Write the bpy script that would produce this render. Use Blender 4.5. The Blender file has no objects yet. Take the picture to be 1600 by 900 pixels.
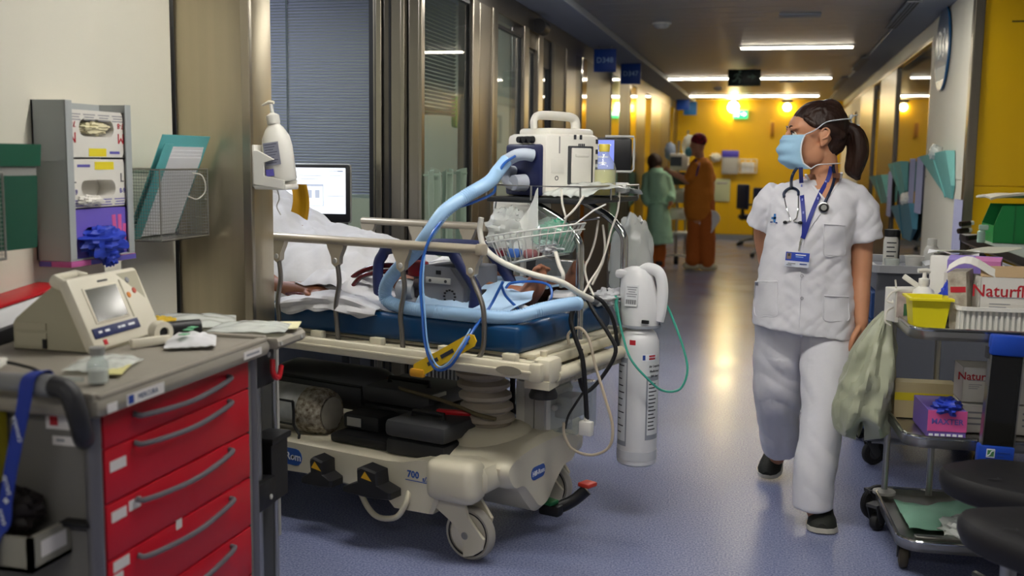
import bpy, bmesh, math, random
import numpy as np
from math import sin, cos, pi, radians as RD, atan, sqrt, tan
from mathutils import Vector as V, Matrix, noise

SC = bpy.context.scene
COL = SC.collection
random.seed(7)

# ------------------------------------------------------------------ camera
CAM_H = 1.46
FPX = 1640.0
YAW = atan(405 / sqrt(FPX * FPX + 201 * 201)); PITCH = atan(201 / FPX); ROLL = 0.0125
FWD = V((-sin(YAW) * cos(PITCH), cos(YAW) * cos(PITCH), -sin(PITCH)))
_r0 = V((cos(YAW), sin(YAW), 0)); _u0 = _r0.cross(FWD)
RGT = _r0 * cos(ROLL) + _u0 * sin(ROLL); UPV = _u0 * cos(ROLL) - _r0 * sin(ROLL)
EYE = V((0, 0, CAM_H))
cam_d = bpy.data.cameras.new('camera'); cam = bpy.data.objects.new('camera', cam_d); COL.objects.link(cam)
cam_d.sensor_width = 36; cam_d.lens = FPX / 1600 * 36; cam_d.clip_start = 0.05
cam.matrix_world = Matrix(((RGT.x, UPV.x, -FWD.x, 0), (RGT.y, UPV.y, -FWD.y, 0), (RGT.z, UPV.z, -FWD.z, CAM_H), (0, 0, 0, 1)))
cam_d.dof.use_dof = True; cam_d.dof.focus_distance = 4.35; cam_d.dof.aperture_fstop = 2.4
SC.camera = cam
# ------------------------------------------------------------------ world, exposure, light levels
wd = bpy.data.worlds.new('world'); SC.world = wd; wd.use_nodes = True
wd.node_tree.nodes['Background'].inputs[0].default_value = (0.6, 0.65, 0.7, 1)
wd.node_tree.nodes['Background'].inputs[1].default_value = 0.02
SC.view_settings.view_transform = 'Standard'; SC.view_settings.look = 'None'
SC.view_settings.gamma = 1; SC.view_settings.use_curve_mapping = False
SC.view_settings.exposure = 1.2
try:
    SC.cycles.use_denoising = True
    SC.cycles.max_bounces = 8; SC.cycles.transparent_max_bounces = 12
    SC.cycles.sample_clamp_indirect = 6
except Exception: pass
TUBE = 15.0          # strip lamps of the corridor
TUBE_NEAR = 30.0     # the same lamps over the work area by the camera
ROOM = 15.0           # unseen lamps added to light the patient rooms
SCONCE = 35.0


def pix(px, py):
    return FWD + RGT * ((px - 800) / FPX) - UPV * ((py - 450) / FPX)
def onz(px, py, z): d = pix(px, py); return EYE + d * ((z - CAM_H) / d.z)
def onx(px, py, x): d = pix(px, py); return EYE + d * (x / d.x)
def ony(px, py, y): d = pix(px, py); return EYE + d * (y / d.y)

# ------------------------------------------------------------------ materials
def lin(c):
    if isinstance(c, str):
        c = c.lstrip('#'); c = [int(c[i:i + 2], 16) / 255 for i in (0, 2, 4)]
        c = [x / 12.92 if x <= .04045 else ((x + .055) / 1.055) ** 2.4 for x in c]
    return tuple(c) + (1,)
_M = {}
def mat(name, col='#888888', rough=.5, metal=0, spec=.5, var=0, vscale=6, bump=0, bscale=40, stretch=None, trans=0, ior=1.45, alpha=1, emit=None, estr=0, coat=0, sss=0, sheen=0, col2=None):
    if name in _M: return _M[name]
    m = bpy.data.materials.new(name); m.use_nodes = True; _M[name] = m
    nt = m.node_tree; b = nt.nodes['Principled BSDF']; I = b.inputs
    c = lin(col); I['Base Color'].default_value = c
    I['Roughness'].default_value = rough; I['Metallic'].default_value = metal; I['IOR'].default_value = ior
    I['Specular IOR Level'].default_value = spec; I['Transmission Weight'].default_value = trans; I['Alpha'].default_value = alpha
    I['Coat Weight'].default_value = coat; I['Sheen Weight'].default_value = sheen
    if sss: I['Subsurface Weight'].default_value = sss; I['Subsurface Radius'].default_value = (.02, .008, .005); I['Subsurface Scale'].default_value = .5
    if emit: I['Emission Color'].default_value = lin(emit); I['Emission Strength'].default_value = estr
    if var or bump or col2:
        tc = nt.nodes.new('ShaderNodeTexCoord'); mp = nt.nodes.new('ShaderNodeMapping'); nt.links.new(tc.outputs['Object'], mp.inputs[0])
        if stretch: mp.inputs['Scale'].default_value = stretch
    if var or col2:
        n = nt.nodes.new('ShaderNodeTexNoise'); n.inputs['Scale'].default_value = vscale; n.inputs['Detail'].default_value = 5
        nt.links.new(mp.outputs[0], n.inputs[0])
        r = nt.nodes.new('ShaderNodeValToRGB'); r.color_ramp.elements[0].position = .3; r.color_ramp.elements[1].position = .7
        if col2: a, d = lin(col2), c
        else:
            a = tuple(min(1, x * (1 - var)) for x in c[:3]) + (1,); d = tuple(min(1, x * (1 + var)) for x in c[:3]) + (1,)
        r.color_ramp.elements[0].color = a; r.color_ramp.elements[1].color = d
        nt.links.new(n.outputs[0], r.inputs[0]); nt.links.new(r.outputs[0], I['Base Color'])
    if bump:
        n = nt.nodes.new('ShaderNodeTexNoise'); n.inputs['Scale'].default_value = bscale; n.inputs['Detail'].default_value = 3
        nt.links.new(mp.outputs[0], n.inputs[0]); bp = nt.nodes.new('ShaderNodeBump'); bp.inputs['Strength'].default_value = bump; bp.inputs['Distance'].default_value = .01
        nt.links.new(n.outputs[0], bp.inputs['Height']); nt.links.new(bp.outputs[0], I['Normal'])
    return m
def glassmat(name, tint='#ffffff', rough=.02, base=.0, ior=1.5, density=.05):
    """thin clear sheet: transparent, mirrored by Fresnel, with a little film of body colour"""
    if name in _M: return _M[name]
    m = bpy.data.materials.new(name); m.use_nodes = True; _M[name] = m; nt = m.node_tree
    nt.nodes.remove(nt.nodes['Principled BSDF']); out = nt.nodes['Material Output']
    t = nt.nodes.new('ShaderNodeBsdfTransparent'); t.inputs[0].default_value = lin(tint)
    d = nt.nodes.new('ShaderNodeBsdfDiffuse'); d.inputs[0].default_value = lin(tint)
    g = nt.nodes.new('ShaderNodeBsdfGlossy'); g.inputs['Roughness'].default_value = rough
    f = nt.nodes.new('ShaderNodeFresnel'); f.inputs[0].default_value = ior
    m1 = nt.nodes.new('ShaderNodeMixShader'); m1.inputs[0].default_value = density
    m2 = nt.nodes.new('ShaderNodeMixShader')
    nt.links.new(t.outputs[0], m1.inputs[1]); nt.links.new(d.outputs[0], m1.inputs[2])
    ge = nt.nodes.new('ShaderNodeNewGeometry'); iv = nt.nodes.new('ShaderNodeMath'); iv.operation = 'SUBTRACT'; iv.inputs[0].default_value = 1; mu = nt.nodes.new('ShaderNodeMath'); mu.operation = 'MULTIPLY'
    nt.links.new(ge.outputs['Backfacing'], iv.inputs[1]); nt.links.new(iv.outputs[0], mu.inputs[0]); nt.links.new(f.outputs[0], mu.inputs[1]); nt.links.new(mu.outputs[0], m2.inputs[0]); nt.links.new(m1.outputs[0], m2.inputs[1]); nt.links.new(g.outputs[0], m2.inputs[2])
    nt.links.new(m2.outputs[0], out.inputs[0])
    return m
def lampmat(name, col, s):
    if name in _M: return _M[name]
    m = bpy.data.materials.new(name); m.use_nodes = True; _M[name] = m; b = m.node_tree.nodes['Principled BSDF']
    b.inputs['Base Color'].default_value = (.8, .8, .8, 1); b.inputs['Emission Color'].default_value = lin(col); b.inputs['Emission Strength'].default_value = s
    return m
STEEL = mat('brushed_steel', '#928a7d', .34, 1, var=.05, vscale=2, stretch=(14, 14, .3), bump=.02, bscale=60)
COLM = mat('column_steel', '#b9af97', .36, 1, var=.04, vscale=2, stretch=(14, 14, .3), bump=.02, bscale=60)
STEELH = mat('steel_frame', '#a39b8c', .28, 1, var=.04, vscale=2, stretch=(14, 14, .3))
STEELD = mat('dark_steel', '#68625a', .33, 1, var=.06, vscale=2, stretch=(14, 14, .3))
CHROME = mat('chrome', '#c9c9c6', .14, 1)
CHROME2 = mat('satin_chrome', '#b3b2ae', .3, 1)
WHITE = mat('white_plastic', '#dedcd4', .4)
CREAM = mat('cream_plastic', '#d6cfb8', .42, var=.04, vscale=5)
CREAM2 = mat('cream_metal', '#cfc8b0', .38, var=.08, vscale=9)
BLACK = mat('black_plastic', '#17171a', .45)
RUBBER = mat('black_rubber', '#1d1d1e', .65)
DGREY = mat('dark_grey_plastic', '#3b3c3f', .55, var=.06)
GREY = mat('grey_plastic', '#8a8a86', .5)
LGREY = mat('light_grey_plastic', '#b5b4af', .5)
PAPER = mat('white_paper', '#e4e4e6', .8, var=.02)
GLASS = glassmat('window_glass', '#e8efec', .01, density=.03)
CLEAR = glassmat('clear_plastic', '#e9eeee', .10, density=.2)
MILKY = glassmat('milky_plastic', '#eff2ee', .25, density=.5)
REDP = mat('red_plastic', '#c01522', .4)
INKB = mat('blue_ink', '#1f3f8f', .6); INKR = mat('red_ink', '#b3202c', .6); INKK = mat('dark_ink', '#33343a', .6); INKG = mat('grey_ink', '#8c8d93', .7); INKW = mat('white_ink', '#e6eaf0', .6); INKP = mat('purple_ink', '#5c56a8', .6); INKPK = mat('pink_ink', '#d6609a', .6)
SKIN = mat('skin', '#b98266', .5, var=.07, vscale=9, sss=.06)
SKIN2 = mat('skin_tan', '#8d5c44', .5, var=.08, vscale=12, sss=.05)

# ------------------------------------------------------------------ mesh builder
def T(x, y=None, z=None):
    return Matrix.Translation(V(x) if y is None else V((x, y, z)))
def Rz(a): return Matrix.Rotation(a, 4, 'Z')
def Rx(a): return Matrix.Rotation(a, 4, 'X')
def Ry(a): return Matrix.Rotation(a, 4, 'Y')
_boxc = {}
def _bevbox(d, bev, seg):
    k = (round(d[0], 5), round(d[1], 5), round(d[2], 5), round(bev, 5), seg)
    if k not in _boxc:
        bm = bmesh.new(); bmesh.ops.create_cube(bm, size=1)
        for v in bm.verts: v.co = V((v.co.x * d[0], v.co.y * d[1], v.co.z * d[2]))
        if bev > 0: bmesh.ops.bevel(bm, geom=list(bm.edges), offset=min(bev, min(d) * .49), segments=seg, profile=.5, affect='EDGES')
        bm.verts.index_update()
        _boxc[k] = ([tuple(v.co) for v in bm.verts], [tuple(v.index for v in f.verts) for f in bm.faces]); bm.free()
    return _boxc[k]
def cr(pts, k=6, closed=False):
    """Catmull-Rom resample"""
    P = [V(p) for p in pts]; n = len(P); out = []
    for i in range(n if closed else n - 1):
        p1, p2 = P[i], P[(i + 1) % n]
        p0 = P[i - 1] if (i > 0 or closed) else p1 * 2 - p2
        p3 = P[(i + 2) % n] if (i + 2 < n or closed) else p2 * 2 - p1
        for j in range(k):
            t = j / k
            out.append(.5 * ((2 * p1) + (p2 - p0) * t + (2 * p0 - 5 * p1 + 4 * p2 - p3) * t * t + (3 * p1 - p0 - 3 * p2 + p3) * t ** 3))
    if not closed: out.append(P[-1])
    return out
OFF = {}
class MB:
    def __init__(s): s.v = []; s.f = []; s.m = []; s.mi = 0
    def add(s, vs, fs, M=None):
        o = len(s.v)
        s.v += [tuple(M @ V(v)) for v in vs] if M is not None else [tuple(v) for v in vs]
        s.f += [tuple(i + o for i in f) for f in fs]; s.m += [s.mi] * len(fs); return s
    def box(s, c, d, bev=0, rz=0, M=None, seg=2):
        vs, fs = _bevbox(d, bev, seg); m = T(c) @ Rz(rz)
        return s.add(vs, fs, (M @ m) if M is not None else m)
    def b2(s, x0, x1, y0, y1, z0, z1, bev=0, M=None):
        return s.box(((x0 + x1) / 2, (y0 + y1) / 2, (z0 + z1) / 2), (abs(x1 - x0), abs(y1 - y0), abs(z1 - z0)), bev, 0, M)
    def tube(s, pts, r, n=8, closed=False, M=None, flat=1, cap=True):
        P = [V(p) for p in pts]; N = len(P); R = r if isinstance(r, (list, tuple)) else [r] * N
        tan_ = []
        for i in range(N):
            a = P[(i - 1) % N] if (closed or i > 0) else P[i]; b = P[(i + 1) % N] if (closed or i < N - 1) else P[i]
            t = (b - a); tan_.append(t.normalized() if t.length > 1e-9 else V((0, 0, 1)))
        t = tan_[0]; u = t.orthogonal().normalized() if abs(t.z) > .9 else V((0, 0, 1)).cross(t).normalized()
        vs = []
        for i in range(N):
            t = tan_[i]; u = (u - t * u.dot(t)); u = u.normalized() if u.length > 1e-6 else t.orthogonal().normalized(); w = t.cross(u)
            for k in range(n):
                a = 2 * pi * k / n; vs.append(P[i] + u * (cos(a) * R[i]) + w * (sin(a) * R[i] * flat))
        fs = []
        for i in range(N if closed else N - 1):
            j = (i + 1) % N
            for k in range(n):
                l = (k + 1) % n; fs.append((i * n + k, i * n + l, j * n + l, j * n + k))
        if not closed and cap: fs.append(tuple(range(n - 1, -1, -1))); fs.append(tuple((N - 1) * n + k for k in range(n)))
        return s.add(vs, fs, M)
    def cyl(s, p0, p1, r0, r1=None, n=16, M=None):
        r1 = r0 if r1 is None else r1
        return s.tube([p0, p1], [r0, r1], n, M=M)
    def lathe(s, prof, n=20, M=None, sx=1, sy=1, a0=0, a1=2 * pi, ring=False):
        full = abs(a1 - a0 - 2 * pi) < 1e-6; vs = []; fs = []; cnt = n if full else n + 1
        for r, z in prof:
            for k in range(cnt):
                a = a0 + (a1 - a0) * k / n; vs.append((r * cos(a) * sx, r * sin(a) * sy, z))
        for i in range(len(prof) - 1):
            for k in range(n):
                l = (k + 1) % cnt; fs.append((i * cnt + k, i * cnt + l, (i + 1) * cnt + l, (i + 1) * cnt + k))
        if ring: fs += [((len(prof) - 1) * cnt + k, (len(prof) - 1) * cnt + (k + 1) % cnt, (k + 1) % cnt, k) for k in range(n)]
        elif full:
            if prof[0][0] > 1e-5: fs.append(tuple(range(cnt - 1, -1, -1)))
            if prof[-1][0] > 1e-5: fs.append(tuple((len(prof) - 1) * cnt + k for k in range(cnt)))
        return s.add(vs, fs, M)
    def prism(s, poly, h0, h1, M=None, bev=0):
        """polygon in XY pushed from h0 to h1 along Z; bev insets the rims"""
        n = len(poly)
        if bev:
            c = V((sum(p[0] for p in poly) / n, sum(p[1] for p in poly) / n))
            def ins(p): d = V((p[0], p[1])) - c; L = d.length; d = d * ((L - bev) / L); return (c.x + d.x, c.y + d.y)
            q = [ins(p) for p in poly]; sg = 1 if h1 > h0 else -1
            lv = [(q, h0), (poly, h0 + bev * sg), (poly, h1 - bev * sg), (q, h1)]
        else: lv = [(poly, h0), (poly, h1)]
        vs = [(p[0], p[1], h) for P, h in lv for p in P]; fs = []
        for i in range(len(lv) - 1):
            for k in range(n): l = (k + 1) % n; fs.append((i * n + k, i * n + l, (i + 1) * n + l, (i + 1) * n + k))
        fs.append(tuple(range(n - 1, -1, -1))); fs.append(tuple((len(lv) - 1) * n + k for k in range(n)))
        return s.add(vs, fs, M)
    def loft(s, rings, cap=True, M=None):
        n = len(rings[0]); vs = [p for r in rings for p in r]; fs = []
        for i in range(len(rings) - 1):
            for k in range(n): l = (k + 1) % n; fs.append((i * n + k, i * n + l, (i + 1) * n + l, (i + 1) * n + k))
        if cap: fs.append(tuple(range(n - 1, -1, -1))); fs.append(tuple((len(rings) - 1) * n + k for k in range(n)))
        return s.add(vs, fs, M)
    def grid(s, fn, nu, nv, M=None):
        vs = [fn(i / nu, j / nv) for j in range(nv + 1) for i in range(nu + 1)]
        fs = [(j * (nu + 1) + i, j * (nu + 1) + i + 1, (j + 1) * (nu + 1) + i + 1, (j + 1) * (nu + 1) + i) for j in range(nv) for i in range(nu)]
        return s.add(vs, fs, M)
    def sheet(s, fn, nu, nv, th=.003, M=None):
        """a sheet with real thickness"""
        top = [V(fn(i / nu, j / nv)) for j in range(nv + 1) for i in range(nu + 1)]; w = nu + 1; N = len(top); nor = []
        for j in range(nv + 1):
            for i in range(w):
                a = top[j * w + min(i + 1, nu)] - top[j * w + max(i - 1, 0)]; b = top[min(j + 1, nv) * w + i] - top[max(j - 1, 0) * w + i]
                c = a.cross(b); nor.append(c.normalized() if c.length > 1e-12 else V((0, 0, 1)))
        vs = [tuple(p) for p in top] + [tuple(p - q * th) for p, q in zip(top, nor)]
        f1 = [(j * w + i, j * w + i + 1, (j + 1) * w + i + 1, (j + 1) * w + i) for j in range(nv) for i in range(nu)]
        fs = f1 + [tuple(N + k for k in reversed(f)) for f in f1]
        bd = [j * w for j in range(nv, 0, -1)] + [i for i in range(nu)] + [j * w + nu for j in range(nv)] + [nv * w + i for i in range(nu, 0, -1)]
        for k in range(len(bd)):
            a, b = bd[k], bd[(k + 1) % len(bd)]; fs.append((b, a, a + N, b + N))
        return s.add(vs, fs, M)
    def ell(s, c, r, n=16, M=None):
        prof = [(max(sin(pi * i / n), 0), -cos(pi * i / n)) for i in range(n + 1)]
        m = T(c) @ Matrix.Diagonal((r[0], r[1], r[2], 1)); prof[0] = (.001, -1); prof[-1] = (.001, 1)
        return s.lathe(prof, n + 4, (M @ m) if M is not None else m)
    def build(s, name, mats, parent=None, smooth=38, kind=None, off=None):
        off = OFF.get(parent.name) if (off is None and parent is not None) else off
        if off is not None: s.v = [(p[0] - off[0], p[1] - off[1], p[2] - off[2]) for p in s.v]
        me = bpy.data.meshes.new(name); me.from_pydata(s.v, [], s.f); me.update()
        if smooth: 
            me.shade_smooth(); me.set_sharp_from_angle(angle=RD(smooth))
        for m in (mats if isinstance(mats, (list, tuple)) else [mats]): me.materials.append(m)
        if isinstance(mats, (list, tuple)): me.polygons.foreach_set('material_index', s.m)
        o = bpy.data.objects.new(name, me); COL.objects.link(o)
        if parent is not None: o.parent = parent
        if off is not None: OFF[o.name] = off
        if kind: o['kind'] = kind
        return o
def tag(o, label, cat, group=None):
    o['label'] = label; o['category'] = cat
    if group: o['group'] = group
    return o
def thing(name, label, cat, loc=(0, 0, 0), rz=0, group=None):
    o = bpy.data.objects.new(name, None); COL.objects.link(o); o.empty_display_size = .05
    o.location = loc; o.rotation_euler = (0, 0, rz); return tag(o, label, cat, group)
class Frame:
    '''a local frame in which a group of neighbouring things is measured; every thing still gets its own base point'''
    def __init__(s, origin, rz): s.o = V(origin); s.rz = rz; s.M = T(s.o) @ Rz(rz); s.I = s.M.inverted()
    def thing(s, name, label, cat, at, group=None, rz=0):
        t = thing(name, label, cat, s.M @ V(at), s.rz, group); OFF[t.name] = tuple(at); return t
    def single(s, mb, name, mats, label, cat, at, group=None, smooth=38):
        o = mb.build(name, mats, None, smooth, off=tuple(at)); o.location = s.M @ V(at); o.rotation_euler = (0, 0, s.rz); return tag(o, label, cat, group)
    def at(s, px, py, x=None, y=None, z=None):
        d = s.I.to_3x3() @ pix(px, py); e = s.I @ EYE
        k = (x - e.x) / d.x if x is not None else (y - e.y) / d.y if y is not None else (z - e.z) / d.z
        return e + d * k
    def loc(s, w): return s.I @ V(w)
def struct(o): o['kind'] = 'structure'; return o
def kids(o): return [c for c in bpy.data.objects if c.parent == o]
def dup(root, loc=None, rz=None, label=None, group=None):
    r = root.copy(); COL.objects.link(r)
    if loc is not None: r.location = loc
    if rz is not None: r.rotation_euler = (0, 0, rz)
    if label: r['label'] = label
    if group: r['group'] = group
    def rec(a, b):
        for ch in kids(a):
            c = ch.copy(); COL.objects.link(c); c.parent = b; rec(ch, c)
    rec(root, r); return r
def text(body, size, m, M, parent, name='lettering', ext=.0005, align='CENTER', sp=1.0, bold=0):
    cu = bpy.data.curves.new(name, 'FONT'); cu.body = body; cu.size = size; cu.align_x = align; cu.align_y = 'CENTER'; cu.extrude = ext; cu.resolution_u = 2; cu.space_character = sp; cu.offset = bold
    ob = bpy.data.objects.new(name, cu); me = bpy.data.meshes.new_from_object(ob); bpy.data.objects.remove(ob); bpy.data.curves.remove(cu)
    off = OFF.get(parent.name)
    me.name = name; me.transform((T(-off[0], -off[1], -off[2]) @ M) if off is not None else M); me.materials.clear(); me.materials.append(m)
    o = bpy.data.objects.new(name, me); COL.objects.link(o); o.parent = parent; return o
def TX(p, rz=0, tilt=0): return T(p) @ Rz(rz) @ Rx(pi / 2 + tilt)   # text upright, facing -Y at rz = 0
def remesh(o, vox, smooth_it=6, fn=None, sub=0):
    """union of overlapping lumps into one continuous skin"""
    a = o.modifiers.new('r', 'REMESH'); a.mode = 'VOXEL'; a.voxel_size = vox
    if smooth_it:
        b = o.modifiers.new('s', 'SMOOTH'); b.iterations = smooth_it; b.factor = .5
    dg = bpy.context.evaluated_depsgraph_get(); ev = o.evaluated_get(dg); me = bpy.data.meshes.new_from_object(ev)
    mats = list(o.data.materials); old = o.data; o.modifiers.clear(); o.data = me; me.name = old.name; bpy.data.meshes.remove(old)
    me.materials.clear()
    for m in mats: me.materials.append(m)
    if fn:
        me.update(); nrm = [v.normal.copy() for v in me.vertices]
        for v, nn in zip(me.vertices, nrm): v.co = fn(v.co, nn)
    me.update(); me.shade_smooth(); return o
def fbm(p, s=1, oc=3):
    return noise.fractal(V(p) * s, 1.0, 2.0, oc)
# ================================================================== SETTING
XF, XR, YF, ZC = -1.80, 1.21, 20.4, 2.62       # glass front, pillar wall, far wall, ceiling
XW = -2.10                                     # white wall by the cart
def floor_mat():
    m = mat('vinyl_floor', '#6d7390', .3); nt = m.node_tree; b = nt.nodes['Principled BSDF']
    tc = nt.nodes.new('ShaderNodeTexCoord')
    n1 = nt.nodes.new('ShaderNodeTexNoise'); n1.inputs['Scale'].default_value = 130; n1.inputs['Detail'].default_value = 8
    n2 = nt.nodes.new('ShaderNodeTexNoise'); n2.inputs['Scale'].default_value = 2.5; n2.inputs['Detail'].default_value = 4
    r1 = nt.nodes.new('ShaderNodeValToRGB'); r1.color_ramp.elements[0].position = .35; r1.color_ramp.elements[1].position = .65
    r1.color_ramp.elements[0].color = lin('#666e93'); r1.color_ramp.elements[1].color = lin('#9299b8')
    mx = nt.nodes.new('ShaderNodeMixRGB'); mx.blend_type = 'MULTIPLY'; mx.inputs[0].default_value = .5
    r2 = nt.nodes.new('ShaderNodeValToRGB'); r2.color_ramp.elements[0].color = (.85, .85, .87, 1); r2.color_ramp.elements[1].color = (1, 1, 1, 1)
    for n in (n1, n2): nt.links.new(tc.outputs['Object'], n.inputs[0])
    nt.links.new(n1.outputs[0], r1.inputs[0]); nt.links.new(n2.outputs[0], r2.inputs[0])
    nt.links.new(r1.outputs[0], mx.inputs[1]); nt.links.new(r2.outputs[0], mx.inputs[2]); nt.links.new(mx.outputs[0], b.inputs['Base Color'])
    r3 = nt.nodes.new('ShaderNodeMapRange'); r3.inputs[3].default_value = .17; r3.inputs[4].default_value = .30
    nt.links.new(n2.outputs[0], r3.inputs[0]); nt.links.new(r3.outputs[0], b.inputs['Roughness'])
    return m
FLOOR = floor_mat()
struct(MB().b2(-6.5, 3.2, -4.2, YF + .1, -.08, 0).build('floor', FLOOR, smooth=0))
PAINT = mat('white_paint', '#d9d5c6', .55, var=.02, vscale=2)
PAINT2 = mat('grey_paint', '#8d9196', .6)
YEL = mat('yellow_panel', '#e8b80c', .32, var=.03, vscale=1.2)
CEILM = mat('ceiling_metal', '#a6a6a9', .40, .55, var=.06, vscale=2)
CEILG = mat('ceiling_grey', '#94989e', .65)
ROOMW = mat('room_wall', '#b9b79c', .7)
# ceiling slab with metal planks laid across the corridor
ceil_ = struct(MB().b2(-6.5, 3.2, -4.2, YF + .1, 2.70, 2.78).build('ceiling', CEILG, smooth=0))
pl = MB().box((0, 0, 0), (2.40, .292, .03), .004).build('ceiling_panel', CEILM, ceil_, smooth=0)
y = -4.0; first = True
while y < YF - .15:
    o = pl if first else pl.copy()
    if not first: COL.objects.link(o)
    o.location = (-.26, y + .15, ZC + .018); first = False; y += .30
tr = struct(MB().b2(XF - .02, -1.465, -4.2, YF, 2.57, 2.72, .006).build('trim_1', CEILG, smooth=0))
tr2 = struct(MB().b2(.945, XR + .02, -4.2, YF, 2.60, 2.72, .006).build('trim_2', CEILG, smooth=0))
# walls
wl = struct(MB().b2(XW - .12, XW, -4.2, 3.41, 0, 2.7).build('wall_left', PAINT, smooth=0))
col = struct(MB().b2(XW, XF, 3.425, 3.60, 0, 2.7, .012).build('trim_3', COLM, smooth=30))
MB().b2(XW - .1, XW - .01, 3.411, 3.45, 0, 2.7).build('shadow_joint', BLACK, col, smooth=0)
MB().b2(XF - .006, XF + .006, 3.44, 3.61, 0, .80, .004).build('corner_guard', LGREY, col, smooth=0)
MB().b2(XF - .03, XF + .004, 3.418, 3.44, 0, 2.7, .003).build('edge_strip', STEELH, col, smooth=0)
struct(MB().b2(XW - .12, 3.2, -4.3, -4.2, 0, 2.7).build('wall_back', PAINT, smooth=0))
wf = struct(MB().b2(XF - .2, 1.6, YF, YF + .1, 0, 2.7).build('wall_far', YEL, smooth=0))
for i in range(3):
    MB().b2(XF + i * 1.03 + .004, XF + (i + 1) * 1.03 - .004, YF - .012, YF, .10, 2.55, .003).build('wall_panel', YEL, wf, smooth=0)
struct(MB().b2(XF, XR, YF - .02, YF, 0, .09).build('baseboard_far', PAINT2, smooth=0))
# yellow return wall beside the store trolleys
ya = struct(MB().b2(XR + .03, 3.2, 7.30, 7.42, 0, 2.7).build('wall_right_return', YEL, smooth=0))
for z0, z1 in ((0, 1.325), (1.33, 2.7)):
    MB().b2(XR + .03, 2.2, 7.285, 7.30, z0, z1, .002).build('wall_panel', YEL, ya, smooth=0)
MB().b2(1.42, 1.62, 7.28, 7.286, 2.352, 2.362).build('lettering_strip', mat('faded_print', '#6a5a18', .6), ya, smooth=0)
struct(MB().b2(3.1, 3.2, -4.2, 7.3, 0, 2.7).build('wall_right_near', PAINT, smooth=0))
# pillar wall with the round sign
wr = struct(MB().b2(XR, XR + .2, 7.34, 9.12, 0, 2.7).build('wall_right', PAINT, smooth=0))
MB().b2(XR - .006, XR, 7.36, 9.12, 0, 1.36).build('wall_panel', PAINT, wr, smooth=0)
MB().b2(XR - .006, XR, 7.36, 9.12, 1.366, 2.6).build('wall_panel', PAINT, wr, smooth=0)
MB().b2(XR - .012, XR + .05, 7.27, 7.36, 0, 2.62, .006).build('corner_trim', STEEL, wr, smooth=0)
# glazed bay beyond the pillar, then plain wall
wr2 = struct(MB().b2(XR, XR + .14, 9.12, YF, 2.47, 2.7).build('wall_right_upper', PAINT, smooth=0))
MB().b2(XR - .01, XR + .02, 9.12, YF, 2.44, 2.475, .004).build('head_trim', STEELH, wr2, smooth=0)
w1 = struct(MB().b2(XR + .02, XR + .035, 9.14, 11.65, .0, 2.44).build('window_1', glassmat('mirror_glass', '#6d7470', .015, ior=2.1, density=.25), smooth=0))
MB().b2(XR - .005, XR + .05, 9.10, 9.16, 0, 2.45, .004).build('window_frame', STEELD, w1, smooth=0)
MB().b2(XR - .005, XR + .06, 11.65, 13.3, 0, 2.45, .004).build('door_jamb', STEELD, w1, smooth=0)
w2 = struct(MB().b2(XR + .02, XR + .035, 13.3, 14.2, 0, 2.44).build('window_2', _M['mirror_glass'], smooth=0))
MB().b2(XR - .005, XR + .06, 14.2, 16.2, 0, 2.45, .004).build('door_jamb', STEELD, w2, smooth=0)
struct(MB().b2(XR, XR + .14, 16.2, YF, 0, 2.5).build('wall_right_far', PAINT, smooth=0))
struct(MB().b2(XR + 1.8, XR + 1.9, 7.4, 16.2, 0, 2.7).build('wall_right_room', ROOMW, smooth=0))
for yy in (17.0, 18.3):
    f = MB().b2(XR - .02, XR, yy, yy + .55, 1.75, 2.25, .004).build('picture_frame', BLACK, None, smooth=0)
    tag(f, 'dark framed notice high on the pale wall ' + ('near the yellow end wall' if yy > 18 else 'just past the last doorway'), 'notice')
    MB().b2(XR - .023, XR - .02, yy + .12, yy + .3, 1.8, 2.2).build('notice_sheet', YEL, f, smooth=0)
# ---- glass front on the room side: header, posts, panes, dark leaves
wg = struct(MB().b2(XF - .10, XF, 4.64, YF, 2.42, 2.7, .004).build('wall_left_front', STEELD, smooth=0))
def post(y0, y1, m=STEEL, dx=0, name='post', z1=2.43):
    return MB().b2(XF - .10 + dx, XF + dx, y0, y1, 0, z1, .006).build(name, m, wg, smooth=0)
def ypx(px): return onx(px, 300, XF).y
for a, b, m, dy in ((586, 589, BLACK, .03), (589, 598, STEELH, 0), (598.5, 601.5, BLACK, .03), (601.5, 609.5, STEELD, .01), (609.5, 612.5, BLACK, .0), (612.5, 628, STEEL, .004), (628, 634, STEELH, -.006), (634, 637, STEELD, .01), (637, 640.5, BLACK, .04), (640.5, 656, STEEL, .0), (656, 661.5, STEELH, -.01)):  # narrow paler strips put the highlights along the leaf edges into colour
    xa, xb = ony(a, 200, 5.33).x, ony(b, 200, 5.33).x
    MB().b2(xa, xb, 5.31 + dy * .6, 5.352, 0, 2.46, .003 if b - a > 4 else 0).build('sliding_leaf' if b - a > 7 else 'seal_or_highlight', m, wg, smooth=0)
def pane(n, ya_, yb, z1=2.40, dx=-.03):
    w = struct(MB().b2(XF + dx - .012, XF + dx, ya_, yb, .1, z1).build('window_%d' % n, GLASS, smooth=0))
    g = .022
    f = MB()
    for a, b, c, d in ((ya_, ya_ + g, .1, z1), (yb - g, yb, .1, z1), (ya_, yb, z1 - g, z1), (ya_, yb, .1, .1 + g)): f.b2(XF + dx - .02, XF + dx + .012, a, b, c, d)
    f.build('gasket', BLACK, w, smooth=0); return w
n = 3
for a, b, z1 in ((664, 738, 2.41), (776, 816, 2.36), (824, 839, 2.30), (847, 859, 2.22)):
    pane(n, ypx(a), ypx(b), z1, -.03 if n != 5 else -.05); n += 1
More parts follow.
